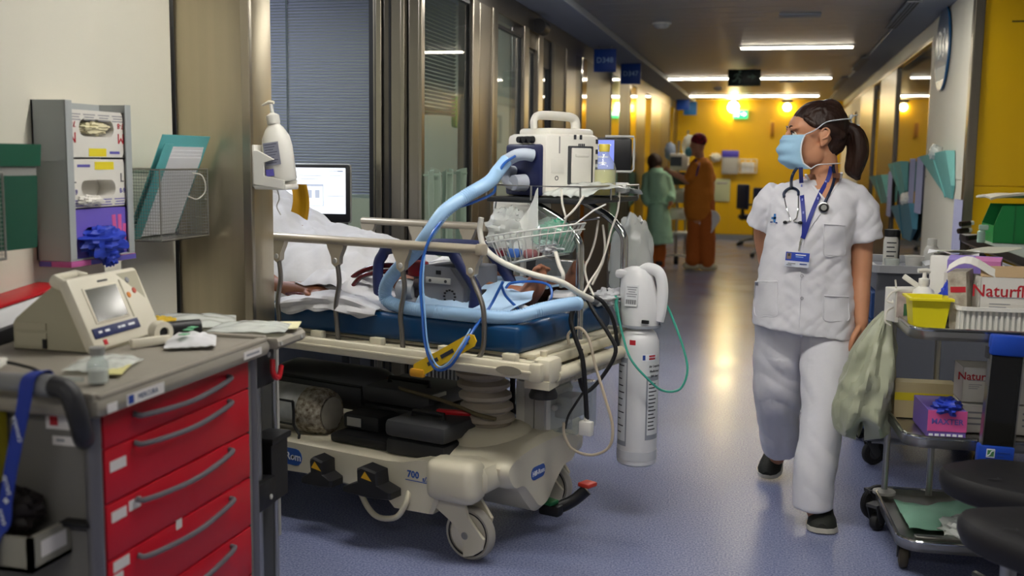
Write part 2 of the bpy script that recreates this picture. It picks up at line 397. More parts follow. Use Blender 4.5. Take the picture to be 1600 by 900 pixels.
post(ypx(738), ypx(748), STEELH); post(ypx(748), ypx(765), STEEL); post(ypx(764.5), ypx(767.5), STEELH, .015); post(ypx(767.5), ypx(776), STEELD)  # thin paler post stands for the highlight along the post, set in colour
post(ypx(816), ypx(823), STEELH, .006); post(ypx(839), ypx(846), STEELH)
MB().b2(XF - .06, XF - .02, ypx(824), ypx(839), 2.30, 2.43).build('head_panel', STEELD, wg, smooth=0)
MB().b2(XF - .06, XF - .02, ypx(846), ypx(862), 2.22, 2.43).build('head_panel', BLACK, wg, smooth=0)
MIRR = mat('polished_steel', '#b9b4aa', .05, 1)
PANELD = mat('panel_dark', '#565049', .42, .55, var=.05, vscale=2, stretch=(14, 14, .3))
for a, b, m in ((859, 862, BLACK), (862, 880, PANELD), (880, 895, STEELD), (895, 905, PANELD), (905, 912, MIRR), (912, 951, PANELD), (951, 963, MIRR), (963, 978, BLACK), (978, 981, PANELD), (981, 990, MIRR), (990, 1004, STEELD), (1004, 1013, MIRR), (1013, 1028, STEELD), (1028, 1043, PANELD), (1043, 1048, MIRR), (1048, 1057, STEELD), (1057, 1062, MIRR), (1062, 1070, STEELD), (1070, 1078, PANELD)):
    post(ypx(a) + .003, min(ypx(b), YF) - .003, m, .01 if m in (STEELD, MIRR) else 0, 'cladding_panel' if b - a > 12 else 'post')
# fittings on the header
for px, py in ((845, 42), (880, 40)):
    p = onx(px, py, XF + .04)
    t = thing('wall_speaker', 'small dark cylinder fitting fixed to the steel header', 'fitting', p) if px < 860 else thing('security_camera', 'small white camera with black lens under the ceiling strip', 'camera', p)
    if px < 860:
        MB().cyl((0, -.08, 0), (0, .1, 0), .055, .055, 18).build('drum', BLACK, t); MB().b2(-.05, 0, -.03, .03, -.02, .06).build('bracket', DGREY, t)
    else:
        MB().box((0, 0, .02), (.05, .16, .05), .012, .3).build('housing', WHITE, t); MB().cyl((0, -.10, .02), (0, -.07, .02), .02, .024, 12).build('lens', BLACK, t); MB().b2(-.012, .012, -.01, .3, .035, .05).build('bracket', LGREY, t)
# ---- patient room behind the front
struct(MB().b2(-5.2, -5.1, 3.4, YF, 0, 2.7).build('wall_room_back', ROOMW, smooth=0))
struct(MB().b2(-5.2, XW - .13, 3.30, 3.41, 0, 2.7).build('wall_room_near', ROOMW, smooth=0))
YB = 5.55
wb = struct(MB().b2(-5.1, -4.35, YB, YB + .08, 0, 2.7).build('wall_room_divider', STEELD, smooth=0))
MB().b2(-4.35, -2.10, YB, YB + .08, 0, .62).build('lower_panel', mat('grey_laminate', '#5d5f66', .5), wb, smooth=0)
MB().b2(-2.16, XF - .1, YB - .02, YB + .08, 0, 2.7, .004).build('jamb', STEEL, wb, smooth=0)
MB().b2(-2.185, -2.155, YB - .015, YB + .07, 0, 2.7).build('dark_gasket', BLACK, wb, smooth=0)
w = struct(MB().b2(-4.35, -2.18, YB + .01, YB + .018, .62, 2.68).build('window_8', GLASS, smooth=0))
BLIND = mat('blind_slat', '#9d93b4', .45)
sl = MB(); z = 1.26
while z < 2.68:
    sl.add([(-4.33, YB + .035, z - .007), (-2.19, YB + .035, z - .007), (-2.19, YB + .045, z + .0072), (-4.33, YB + .045, z + .0072)], [(0, 1, 2, 3)]); z += .0165
o = sl.build('blind_slats', BLIND, w, smooth=0, kind='stuff')
MB().b2(-4.33, -2.19, YB + .03, YB + .055, 1.232, 1.25).build('blind_rail', LGREY, w, smooth=0)
for xx in (-2.70, -3.4): MB().b2(xx - .004, xx + .004, YB + .03, YB + .034, 1.24, 2.68).build('blind_tape', mat('blind_tape', '#4d5262', .6), w, smooth=0)
# things in the neighbouring room, behind the panes
struct(MB().b2(-5.1, XF - .3, 8.4, 8.5, 0, 2.7).build('wall_room_far', ROOMW, smooth=0))
# ---- lamps
TUBEM = lampmat('tube_diffuser', '#fff3da', TUBE); TUBEN = lampmat('tube_diffuser_near', '#fcf8f0', TUBE_NEAR)
LAMP_SPOTS = [(.18, 11.08, 'single'), (.18, 15.05, 'east'), (-.92, 15.05, 'west'), (.18, 19.0, 'east'), (-.92, 19.0, 'west'), (.18, 7.0, 'e'), (-.92, 7.0, 'w'), (.18, 3.0, 'e'), (-.92, 3.0, 'w'), (.18, -1.0, 'e'), (-.92, -1.0, 'w')]
LLAB = ['strip lamp on its own, first lit row ahead under the metal ceiling', 'strip lamp above the black exit sign, towards the pillar wall', 'strip lamp above the black exit sign, towards the glass front', 'last strip lamp before the yellow end wall, towards the pillar wall', 'last strip lamp before the yellow end wall, towards the glass front']
for i, (x, y, s) in enumerate(LAMP_SPOTS):
    t = thing('ceiling_lamp', LLAB[i] if i < 5 else 'strip lamp overhead on the %s side, %s row' % ('pillar' if s == 'e' else 'glass', {7.0: 'first unseen', 3.0: 'second unseen', -1.0: 'third unseen'}[y]), 'lamp', (x, y, ZC), 0, 'strip lamps across the corridor')
    MB().b2(-.54, .54, -.05, .05, -.022, 0, .004).build('diffuser', TUBEM if i < 5 else TUBEN, t, smooth=0)
    f = MB(); f.b2(-.56, .56, -.065, -.05, -.014, .004); f.b2(-.56, .56, .05, .065, -.014, .004); f.b2(-.56, -.54, -.05, .05, -.014, .004); f.b2(.54, .56, -.05, .05, -.014, .004); f.build('frame', CHROME2, t, smooth=0)
RLM = lampmat('added_lamp_diffuser', '#f0f3ff', ROOM)
for (x, y) in ((-3.3, 4.5), (-3.6, 7.0), (-3.4, 10.5), (-3.4, 14.5)):
    t = thing('added_room_lamp', 'unseen square lamp added to light the %s patient room behind the glass front' % {4.5: 'first', 7.0: 'second', 10.5: 'third', 14.5: 'fourth'}[y], 'lamp', (x, y, 2.68), 0, 'unseen lamps added in the patient rooms')
    MB().b2(-.3, .3, -.3, .3, -.015, .0).build('diffuser', RLM, t, smooth=0); MB().b2(-.33, .33, -.33, .33, 0, .02).build('frame', WHITE, t, smooth=0)
# end wall sconces (bright one beside the green exit sign, smaller one near the nurse's head)
for (px, py, r, lab, s) in ((1146, 166, .10, 'glaring wall lamp high on the yellow end wall beside the green sign', SCONCE), (1230, 163, .07, 'smaller wall lamp on the yellow end wall behind the nurse', SCONCE * .5)):
    p = ony(px, py, YF - .03); p.z = min(p.z, 2.5)
    t = thing('wall_lamp', lab, 'lamp', p); MB().ell((0, -.06, -.02), (r, r * .7, r)).build('glass_shade', lampmat('sconce_' + str(int(r * 100)), '#ffe7a8', s), t)
    MB().b2(-.09, .09, -.05, .02, .06, .11, .01).build('bracket', DGREY, t)
EXG = mat('exit_green', '#1c9a5a', .4, emit='#2fd083', estr=.9); EXW = mat('exit_white', '#ffffff', .4, emit='#d8ffe8', estr=1.6)
def running_man(t, M, s, m):
    k = MB(); k.lathe([(.001, 0), (.10 * s, 0), (.10 * s, .002), (.001, .002)], 12, M @ T(.12 * s, .42 * s, 0))
    for a, b, r in (((.05, .30), (-.08, 0), .075), ((.03, .27), (.22, .12), .045), ((.05, .28), (-.2, .24), .045), ((-.2, .24), (-.28, .08), .045), ((-.06, 0), (.16, -.12), .06), ((.16, -.12), (.10, -.38), .05), ((-.08, 0), (-.18, -.2), .06), ((-.18, -.2), (-.4, -.26), .05)):
        d = V((b[0] - a[0], b[1] - a[1])); q = V((-d.y, d.x)).normalized() * r
        k.add([((a[0] + q.x) * s, (a[1] + q.y) * s, .001), ((b[0] + q.x) * s, (b[1] + q.y) * s, .001), ((b[0] - q.x) * s, (b[1] - q.y) * s, .001), ((a[0] - q.x) * s, (a[1] - q.y) * s, .001)], [(0, 3, 2, 1)], M)
    k.build('pictogram', m, t, smooth=0)
def arrow(t, M, s, m):
    MB().prism([(-.3 * s, -.07 * s), (0, -.07 * s), (0, -.22 * s), (.3 * s, 0), (0, .22 * s), (0, .07 * s), (-.3 * s, .07 * s)], 0, .001, M).build('arrow', m, t, smooth=0)
p = ony(1157, 178.5, YF - .03)
t = thing('exit_sign', 'small lit green exit sign on the yellow end wall', 'sign', p)
MB().box((0, 0, 0), (.27, .03, .16), .004).build('panel', EXG, t); arrow(t, TX((.06, -.017, 0)), .18, EXW); running_man(t, TX((-.06, -.017, 0)), .14, EXW)
p = ony(1163, 121.5, 13.5)
t = thing('exit_sign', 'black hanging exit sign with dim running figure and arrow', 'sign', p)
MB().box((0, 0, 0), (.395, .03, .205), .004).build('panel', mat('sign_dark', '#12241b', .35), t)
DIMG = mat('sign_dim_green', '#7d9a86', .6); running_man(t, TX((-.075, -.017, 0)), .17, DIMG); arrow(t, TX((.09, -.017, .01)), .17, DIMG)
for dx in (-.115, .115): MB().cyl((dx, 0, .1), (dx, 0, ZC - p.z), .006, .006, 6).build('hanger', CHROME2, t)
# blue room signs hung from the strip along the glass front
BLUE = mat('sign_blue', '#123f94', .45); BLUEL = mat('sign_lettering', '#a5c8f0', .6)
for px, py, X, s, lab in ((945.5, 94.5, -1.63, 'D348', 'nearer blue hanging room sign reading D348'), (985.5, 115.5, -1.63, 'D347', 'blue hanging room sign reading D347 behind D348'), (1067, 161.5, -1.62, '', 'far blue hanging sign, the darker of the last pair'), (1078.5, 169.5, -1.55, '', 'farthest blue hanging sign, paler and nearest the end wall')):
    p = onx(px, py, X); p.y = min(p.y, 19.9); p = ony(px, py, p.y)
    wdt = (35 if s == 'D348' else 31 if s else 20) * p.y / 1652
    t = thing('room_sign', lab, 'sign', p, 0, 'blue room signs'); hh = wdt * 1.0
    MB().box((0, 0, 0), (wdt, .025, hh), .003).build('plate', BLUE if px != 1078.5 else mat('sign_blue_pale', '#2f7cc4', .45), t)
    if s: text(s, wdt * .34, BLUEL, TX((0, -.0135, 0)), t, ext=.0004)
    for dx in (-.3, .3): MB().cyl((dx * wdt, 0, hh / 2), (dx * wdt, 0, 2.58 - p.z), .008, .008, 6).build('hanger', CHROME2, t)
# round D3 sign on the pillar
c = (onx(1478, 8, XR).z + onx(1478, 140, XR).z) / 2
t = thing('round_sign', 'large round blue D3 sign on the pale pillar', 'sign', (XR - .012, 8.47, c - .01))
MB().lathe([(.001, 0), (.31, 0), (.315, .01), (.31, .018), (.001, .018)], 40, Ry(-pi / 2)).build('disc', mat('disc_blue', '#1c4f7c', .25), t)
text('D3', .30, mat('disc_white', '#cfd8dc', .4), T(-.0195, 0, .02) @ Rz(-pi / 2) @ Rx(pi / 2), t)
MB().add([(-.0192, -.26, -.14), (-.0192, .26, -.14), (-.0192, .2, -.235), (-.0192, -.2, -.235)], [(3, 2, 1, 0)]).build('pale_band', mat('disc_grey', '#8ea3ae', .4), t, smooth=0)
# ceiling vents, smoke detectors, junction plates
for px0, py0, px1, py1, lab in ((1391, 44, 1432, 2, 'long slotted air vent in the grey ceiling strip near the round sign'), (1335, 110, 1356, 90, 'shorter slotted air vent further along the grey ceiling strip'), (1308, 140, 1318, 122, 'small farthest air vent in the grey ceiling strip')):
    a = onz(px0, py0, 2.598); b = onz(px1, py1, 2.598); L = abs(a.y - b.y)
    t = thing('air_vent', lab, 'vent', ((a.x + b.x) / 2, (a.y + b.y) / 2, 2.598), 0, 'ceiling air vents')
    MB().b2(-.05, .05, -L / 2, L / 2, -.006, .004).build('frame', CEILG, t, smooth=0)
    for dx in (-.025, 0, .025): MB().b2(dx - .006, dx + .006, -L / 2 + .02, L / 2 - .02, -.008, -.005).build('slot', BLACK, t, smooth=0)
for px, py, lab in ((1034, 36, 'round white smoke detector under the metal ceiling near the glass front'), (1122, 137, 'farther smoke detector, dark against the ceiling')):
    p = onz(px, py, ZC)
    t = thing('smoke_detector', lab, 'detector', p, 0, 'smoke detectors'); MB().lathe([(.001, -.05), (.035, -.048), (.06, -.03), (.07, 0)], 20).build('head', LGREY, t); MB().lathe([(.08, -.012), (.082, 0)], 20).build('base_ring', WHITE, t)
for px, py in ((1250, 23), (1236, 127)):
    p = onz(px, py, ZC); tag(MB().b2(-.16, .16, -.1, .1, -.012, 0, .004).build('ceiling_hatch', CEILG), 'flat grey ceiling hatch ' + ('ahead of the single strip lamp' if py < 60 else 'just behind the black exit sign'), 'hatch').location = p
# ================================================================== HOSPITAL GURNEY (local x to its foot, y away from the lens)
GF = Frame((-1.02, 3.571, 0), math.atan2(-.284, .959))
g = GF.thing('hospital_gurney', 'cream wheeled hospital gurney with blue mattress carrying the patient', 'gurney', (0, 0, 0))
NAVY = mat('navy_rubber', '#1c2550', .45); MATT = mat('blue_vinyl', '#0a3c66', .32, bump=.15, bscale=14)
# base cover: a moulded shell with arches over the wheels
prof = [(-1.80, .335), (-.33, .335), (-.25, .34), (-.18, .36), (.0, .375), (.085, .365), (.10, .34), (.10, .29), (.09, .275), (-.09, .275), (-.115, .20), (-.135, .158), (-.29, .152), (-.315, .175), (-.325, .20), (-.60, .205), (-.625, .265), (-.70, .268), (-.73, .215), (-.9, .21), (-1.35, .21), (-1.40, .275), (-1.62, .275), (-1.66, .21), (-1.80, .21)]
b = MB(); XZ = Matrix(((1, 0, 0, 0), (0, 0, 1, 0), (0, 1, 0, 0), (0, 0, 0, 1))); YZ = Matrix(((0, 0, 1, 0), (1, 0, 0, 0), (0, 1, 0, 0), (0, 0, 0, 1)))
b.prism([(p[0], p[1]) for p in prof], -.06, .72, XZ, .012)
b.box((-.02, -.07, .315), (.21, .12, .155), .04, seg=4); b.box((-.02, .70, .315), (.21, .14, .155), .04, seg=4)
b.box((-1.51, -.07, .315), (.24, .12, .155), .04, seg=4)
nose = cr([(.02, .36), (.06, .27), (.13, .255), (.20, .185), (.26, .13), (.31, .118), (.36, .135), (.42, .19), (.50, .255), (.58, .27), (.63, .36), (.52, .40), (.32, .425), (.13, .40)], 4, True) if False else None
ns = [p.to_2d() for p in cr([(y_, z_, 0) for y_, z_ in ((.02, .35), (.06, .27), (.13, .255), (.20, .185), (.26, .13), (.31, .118), (.36, .135), (.42, .19), (.50, .255), (.58, .27), (.62, .35), (.50, .395), (.32, .415), (.13, .395))], 4, True)]
b.prism([(p.x, p.y) for p in ns], -.16, .135, YZ, .025)
b.lathe([(.19, .31), (.17, .36), (.14, .40), (.12, .425), (.10, .435)], 28, T(-.09, .29, .0), 1.2, 1.3)
b.build('base_cover', CREAM, g)
def bellows(xt, xb, y):
    pr = []; z = .355
    for i in range(8): pr += [(.082, z), (.104, z + .013), (.104, z + .026), (.082, z + .040)]; z += .043
    q = MB(); q.lathe(pr + [(.08, .71)], 28, T(xb, y, 0) @ Matrix(((1, 0, (xt - xb) / .35, -(xt - xb)), (0, 1, 0, 0), (0, 0, 1, 0), (0, 0, 0, 1)))); return q
BEL = mat('bellows_rubber', '#a39a8c', .55); bellows(-.15, -.085, .29).build('bellows', BEL, g)
bellows(-1.38, -1.38, .33).build('bellows', BEL, g)
# wheels
TYRE = mat('grey_tyre', '#a9a59a', .6); COVER = mat('wheel_cover', '#d5cfbd', .4)
def caster(x, y, face=-1):
    k = MB(); XZy = T(x, y, 0) @ XZ
    k.prism([(-.125, .27), (.0, .27), (.005, .22), (.02, .175), (.05, .14), (.088, .10), (.08, .06), (.04, .03), (.0, .018), (-.002, .06), (-.02, .105), (-.06, .145), (-.125, .185)], face * .028, face * .042, XZy, .004)
    k.prism([(-.115, .275), (.02, .275), (.035, .22), (.08, .16), (.06, .09), (.0, .08), (-.06, .135), (-.115, .17)], -face * .028, -face * .042, XZy, .004)
    k.box((x - .045, y, .255), (.13, .09, .05), .012); o = k.build('caster', CREAM, g)
    w = MB(); m = T(x + .005, y, .1) @ Rx(pi / 2)
    w.lathe([(.078, -.02), (.092, -.023), (.1, -.012), (.1, .012), (.092, .023), (.078, .02)], 36, m, ring=True); w.build('wheel', TYRE, o)
    c = MB(); c.lathe([(.001, -.022), (.03, -.024), (.074, -.019), (.078, -.014), (.078, .014), (.074, .019), (.03, .024), (.001, .022)], 32, m); c.build('wheel_cover', COVER, o)
    r = MB(); r.lathe([(.0785, -.022), (.083, -.0235), (.083, .0235), (.0785, .022)], 32, m, ring=True); r.build('tread_ring', BLACK, o)
    h = MB(); h.lathe([(.001, .046), (.012, .045), (.016, .04)], 14, T(x + .005, y, .1) @ Rx(pi / 2 if face < 0 else -pi / 2)); h.build('hub_cap', GREY, o)
caster(-.005, .0); caster(-.03, .66); caster(-1.55, .0); caster(-1.55, .66)
# frames
f = MB()
f.b2(-1.75, .255, -.02, .03, .725, .765, .008); f.b2(-1.75, .255, .70, .75, .725, .765, .008); f.b2(-1.75, -1.70, 0, .74, .725, .765, .008); f.b2(.205, .255, 0, .74, .725, .765, .008)
f.b2(-.62, -.20, .1, .62, .69, .73, .01); f.b2(-1.5, -1.1, .1, .62, .69, .73, .01)
f.b2(-1.72, .24, .03, .70, .765, .782, .004); f.build('deck_frame', CREAM2, g)
for i, x0 in enumerate((-.72, -.43, -.12, .15)):
    MB().b2(x0, x0 + .055, -.045, -.012, .745, .79, .005).build('rail_block', CREAM2, g)
k = MB(); k.b2(-1.70, .325, -.118, -.088, .722, .778, .012); k.b2(.30, .345, -.12, -.086, .718, .782, .008); k.b2(-1.70, .31, -.122, -.115, .745, .755, .002)
for x in (-1.4, -.9, -.4, .1): k.b2(x - .02, x + .02, -.10, .0, .735, .755)
k.build('bumper_rail', CREAM2, g)
k = MB(); k.b2(-1.70, .30, .80, .83, .722, .778, .012); k.build('bumper_rail', CREAM2, g)
# scuffed print on the bumper end
k = MB(); k.lathe([(.001, 0), (.05, .001), (.05, .004), (.001, .004)], 20, T(.225, -.121, .75) @ Rx(pi / 2), 1, .32); k.build('worn_badge', mat('worn_grey', '#8d8878', .6), g)
MB().tube([(.285, .10, .70), (.285, .80, .70)], .024, 14).build('end_bar', CREAM2, g)
k = MB(); k.b2(.10, .285, .28, .78, .655, .685, .006); k.b2(.255, .275, .12, .80, .655, .72, .006); k.build('end_plate', mat('worn_cream', '#b9b29c', .6, var=.3, vscale=40), g)
for y in (.08,):
    k = MB(); k.box((.25, y, .725), (.105, .10, .09), .018); k.lathe([(.012, .765), (.014, .79), (.001, .795)], 10, T(.25, y, 0)); k.prism([(-.05, -.05), (.05, -.05), (.035, .05), (-.035, .05)], .66, .69, T(.25, y, 0)); o = k.build('corner_block', CREAM, g)
    MB().lathe([(.036, .685), (.038, .665), (.052, .632), (.05, .622), (.001, .62)], 22, T(.25, y, 0)).build('rubber_buffer', RUBBER, o)
# mattress
k = MB(); k.box((-.40, .37, .832), (1.20, .76, .10), .022, seg=3); k.build('mattress', MATT, g)
k = MB(); k.box((0, 0, 0), (.80, .76, .10), .022, M=T(-1.345, .37, 1.02) @ Ry(.52), seg=3); k.build('backrest_mattress', MATT, g)
# near and far side rails
RAILM = mat('rail_metal', '#b5ab98', .36, .35, var=.05); ROD = mat('rail_rod', '#8f8a84', .3, .9)
def siderail(x0, x1, y, zt, posts, side):
    r = MB(); r.tube([(x0, y, zt), (x1, y, zt)], .02, 12, flat=.85); r.box((x1 + .005, y, zt), (.03, .044, .042), .008); r.build('top_rail', RAILM, g)
    for i, x in enumerate(posts):
        q = MB(); q.prism([(-.042, .0), (.042, .0), (.036, -.018), (.02, -.05), (.017, -.075), (0, -.088), (-.017, -.075), (-.02, -.05), (-.036, -.018)], -.012, .012, T(x, y, zt - .012) @ XZ); q.build('gusset', RAILM, g)
        q = MB(); q.lathe([(.001, .004), (.009, .003), (.011, 0)], 12, T(x, y + side * .012, zt - .075) @ Rx(pi / 2 if side < 0 else -pi / 2)); q.build('rivet', LGREY, g)
        q = MB()
        if i == len(posts) - 1 and side < 0: pts = [(x, y, zt - .08), (x + .004, y, zt - .11), (x + .045, y - .004, zt - .19), (x + .055, y - .006, zt - .26), (x + .052, y - .006, zt - .34), (x + .035, y - .02, zt - .385), (x + .0, y - .02, zt - .40)]
        else: pts = [(x, y, zt - .08), (x + .008, y, zt - .13), (x + .009, y, zt - .17), (x - .004, y, zt - .23), (x - .008, y, zt - .27), (x - .003, y, zt - .31), (x + .003, y, zt - .385)]
        q.tube(cr(pts, 5), .0095, 10); q.build('rail_rod', ROD, g)
siderail(-.96, .062, -.05, 1.147, (-.872, -.577, -.272, .03), -1)
siderail(-1.11, -.44, .78, 1.165, (-1.075, -.80, -.52), 1)
# pedals
YT = mat('warning_yellow', '#d9a51b', .5)
def pedal(x, w):
    k = MB(); k.prism([(-w / 2, -.03), (-w * .2, .0), (-w * .2, .05), (-w * .1, .062), (w * .22, .05), (w * .25, .0), (w / 2, -.02), (w / 2, -.045), (w * .1, -.055), (-w / 2, -.05)], -.16, -.08, T(x, 0, .265) @ XZ, .008); o = k.build('pedal', BLACK, g)
    MB().add([(x - .02, -.161, .285), (x + .03, -.161, .278), (x - .002, -.161, .312)], [(0, 1, 2)]).build('warning_triangle', YT, o, smooth=0)
pedal(-.60, .15); pedal(-.36, .22)
MB().tube(cr([(-.48, -.05, .20), (-.42, -.07, .14), (-.35, -.09, .118), (-.27, -.09, .135), (-.235, -.08, .19), (-.24, -.05, .23)], 5), .011, 10).build('pedal_bar', CREAM2, g)
k = MB(); k.tube(cr([(.10, .39, .105), (.14, .42, .10), (.18, .47, .12), (.225, .50, .165)], 5), .019, 10, flat=1.3); k.box((.12, .40, .095), (.09, .05, .045), .01); o = k.build('steering_pedal', BLACK, g)
MB().box((.115, .39, .128), (.06, .055, .018), .006, -.2).build('green_pad', mat('green_pad', '#1f6b3d', .5), o)
MB().box((.228, .50, .188), (.055, .06, .018), .006, -.2).build('red_pad', mat('red_pad', '#c0382a', .5), o)
# printed badges on the cover
LB = mat('badge_blue', '#2a57a6', .4)
def badge(s, x, y, z, w, h, rz, size):
    m = TX((x, y, z), rz); q = MB(); r = h * .45; pl_ = []
    for cx, cy, a in ((w / 2 - r, h / 2 - r, 0), (-w / 2 + r, h / 2 - r, 90), (-w / 2 + r, -h / 2 + r, 180), (w / 2 - r, -h / 2 + r, 270)):
        pl_ += [(cx + r * cos(RD(a + t)), cy + r * sin(RD(a + t))) for t in (0, 30, 60, 90)]
    q.prism(pl_, -.002, .001, m); o = q.build('badge', LB, g); text(s, size, INKW, m @ T(0, 0, .0016), o, bold=.0008)
badge('Hill-Rom', -.835, -.0605, .275, .16, .068, 0, .042)
badge('Hill-Rom', .137, .26, .285, .105, .05, pi / 2, .026)
text('700', .036, LB, TX((-.215, -.0615, .298)) @ Matrix.Shear('XY', 4, (.2, 0)), g, bold=.001); text('s/318', .026, LB, TX((-.145, -.0615, .288)) @ Matrix.Shear('XY', 4, (.2, 0)), g, bold=.0006)
MB().b2(-.25, -.10, -.0615, -.0605, .274, .277).build('underline', LB, g, smooth=0)
# yellow transport strap with dark keyholes
yl = MB(); YW = mat('yellow_tag', '#e0b81e', .5)
yl.prism([(-.02, -.026), (.245, -.024), (.262, -.012), (.262, .012), (.245, .024), (-.02, .026), (-.04, 0)], -.127, -.122, T(-.135, 0, .718) @ XZ @ Matrix.Rotation(RD(30), 4, 'Z'), 0)
o = GF.single(yl, 'strap_lever', YW, 'yellow slotted plastic lever crossing the gurney bumper rail', 'lever', (-.135, -.125, .718))
for c_, L in ((.06, .05), (.13, .06), (.225, .012)):
    MB().b2(c_ - L / 2, c_ + L / 2, -.007, .007, -.1285, -.1265, M=T(-.135, 0, .718) @ XZ @ Matrix.Rotation(RD(30), 4, 'Z') @ XZ.inverted() @ Matrix(((1,0,0,0),(0,0,1,0),(0,1,0,0),(0,0,0,1))) ).build('keyhole', INKK, o, smooth=0)
MB().box((-.15, -.125, .70), (.06, .02, .03), .006, 0).build('yellow_clip', mat('ochre_clip', '#c28a1c', .5), o)
# ---- things on the base tray
t = GF.thing('oxygen_tank', 'silver oxygen tank with rusty rounded end lying under the gurney', 'tank', (-.95, .12, .42))
k = MB(); rm = T(0, .12, .422) @ Ry(pi / 2)
SILV = mat('scuffed_silver', '#b4b4b6', .42, .55, var=.2, vscale=16); RUST = mat('rusty_end', '#bdb7a8', .6, .1, vscale=55, col2='#54442f')
k.lathe([(.001, -1.45), (.08, -1.43), (.097, -1.38), (.097, -.835)], 28, rm); k.build('barrel', SILV, t)
k = MB(); k.lathe([(.0972, -.865), (.0972, -.80), (.088, -.765), (.074, -.752), (.069, -.757), (.001, -.758)], 28, rm); k.build('end_cap', RUST, t)
k = MB(); k.lathe([(.0, -.756), (.064, -.755), (.066, -.75), (.001, -.748)], 24, rm); k.build('end_disc', mat('pale_disc', '#bcb8ab', .5, var=.08, vscale=30), t)
k = MB()
for z in (.475, .38): k.tube([(-1.5, .018, z), (-.87, .018, z)], .005, 8)
k.tube([(-.87, .018, .475), (-.868, .02, .43), (-.865, .015, .38), (-.83, .01, .345), (-.80, -.03, .32)], .006, 8); k.tube([(-1.2, .018, .475), (-1.2, .018, .38)], .005, 8)
k.build('rack_wire', BLACK, t)
k = MB(); k.tube([(-.80, -.03, .32), (-.80, -.045, .285)], .011, 8); k.ell((-.80, -.05, .275), (.014, .014, .014), 8); k.build('rack_hook', BLACK, t)
t = GF.thing('oxygen_tank', 'dark grey capsule-shaped tank behind the silver one under the gurney', 'tank', (-.95, .42, .45))
k = MB(); rm = T(0, .42, .46) @ Ry(pi / 2); k.lathe([(.001, -1.30), (.07, -1.28), (.098, -1.2), (.1, -.74), (.085, -.70), (.06, -.675)], 26, rm); k.build('barrel', mat('dark_tank', '#4f5054', .4, .3, var=.15), t)
k = MB(); k.lathe([(.07, -.70), (.075, -.64), (.04, -.62), (.001, -.62)], 20, rm); k.build('valve_end', mat('brown_valve', '#6a4b35', .6, vscale=40, col2='#2b2420'), t)
k = MB(); k.tube([(-1.28, .31, .50), (-.75, .31, .495), (-.745, .31, .42)], .006, 8); k.tube([(-1.28, .31, .50), (-1.28, .31, .40)], .006, 8); k.build('rack_wire', BLACK, t)
def toolcase(lab, x0, x1, y0, y1, z0, z1, zs, stick=0, red=0):
    t = GF.thing('equipment_case', lab, 'case', ((x0 + x1) / 2, (y0 + y1) / 2, z0))
    MB().b2(x0, x1, y0, y1, zs, z1, .022).build('lid', DGREY, t); MB().b2(x0 + .004, x1 - .004, y0 + .004, y1 - .004, z0, zs - .004, .016).build('body', mat('case_black', '#242528', .5), t)
    MB().tube([(x0 + .07, y0 + .1, z1), (x0 + .07, y0 + .1, z1 + .02), (x1 - .07, y0 + .1, z1 + .02), (x1 - .07, y0 + .1, z1)], .010, 8).build('handle', BLACK, t)
    if stick: MB().b2(x1 - .03, x1 - .028 + .03, y0 + .03, y0 + .12, z1 - .025, z1 - .01).build('sticker', LGREY, t, smooth=0)
    if red: MB().box(((x0 + x1) / 2 + .05, y0 + .2, z1 + .008), (.14, .03, .02), .008, .3).build('red_latch', REDP, t)
toolcase('dark grey hard case standing behind the other under the gurney', -.70, -.36, .25, .55, .345, .525, .45, 1)
toolcase('dark grey hard case nearest the rubber bellows under the gurney', -.395, -.115, -.005, .36, .337, .475, .405, 0, 1)
t = GF.thing('battery_tray', 'low black tray with small device between tank and hard cases', 'tray', (-.6, .12, .337))
MB().b2(-.68, -.40, .02, .24, .337, .375, .012).build('tray_base', BLACK, t); MB().b2(-.68, -.50, .10, .24, .375, .44, .015).build('device', mat('case_black', '#242528', .5), t); MB().b2(-.655, -.585, .097, .1, .39, .425).build('sticker', LGREY, t, smooth=0)
GF.single(MB().tube(cr([(-.62, .38, .50), (-.45, .22, .535), (-.25, .2, .52), (-.08, .16, .50), (.0, .17, .49)], 6), .008, 8), 'rubber_hose', mat('olive_hose', '#5c5138', .55), 'thin olive hose running over the hard cases towards the bellows', 'hose', (-.3, .2, .5))
# clear wall of a suction canister case hung under the foot end
t = GF.thing('canister_box', 'pale octagonal box with clear plastic front hung under the gurney foot', 'box', (.02, .42, .335))
m = T(0, 0, 0); octg = [(-.05, .345), (.07, .335), (.10, .36), (.10, .55), (.06, .60), (-.05, .60)]
k = MB(); k.prism(octg, .40, .62, XZ, .01); k.build('housing', WHITE, t)
k = MB(); k.prism([(.05, .37), (.075, .355), (.09, .375), (.09, .54), (.07, .575), (.05, .575)], .385, .40, XZ); k.prism([(.0, .37), (.04, .37), (.04, .575), (.0, .575)], .388, .40, XZ); k.build('front_ribs', LGREY, t)
k = MB(); k.b2(.09, .215, .42, .60, .40, .59, .01, M=T(0, 0, 0)); k.build('clear_cover', CLEAR, t)
k = MB(); k.b2(.10, .18, .45, .56, .45, .54, .008); k.cyl((.12, .41, .50), (.12, .47, .50), .012); k.build('inner_unit', LGREY, t)
MB().b2(-.066, -.05, .385, .40, .33, .70).build('black_strap', BLACK, t, smooth=0)
# grey corrugated duct hanging inside near the bellows
t = GF.thing('wall_duct', 'grey ribbed duct panel standing behind the bellows', 'duct', (-.78, 1.02, .0)); k = MB()
k.b2(-.90, -.66, 1.0, 1.05, .0, .62, .005); k.build('panel', mat('duct_grey', '#5c6068', .5), t)
for i in range(9): MB().b2(-.88 + i * .022, -.87 + i * .022, .992, 1.0, .3, .60).build('rib', GREY, t, smooth=0)

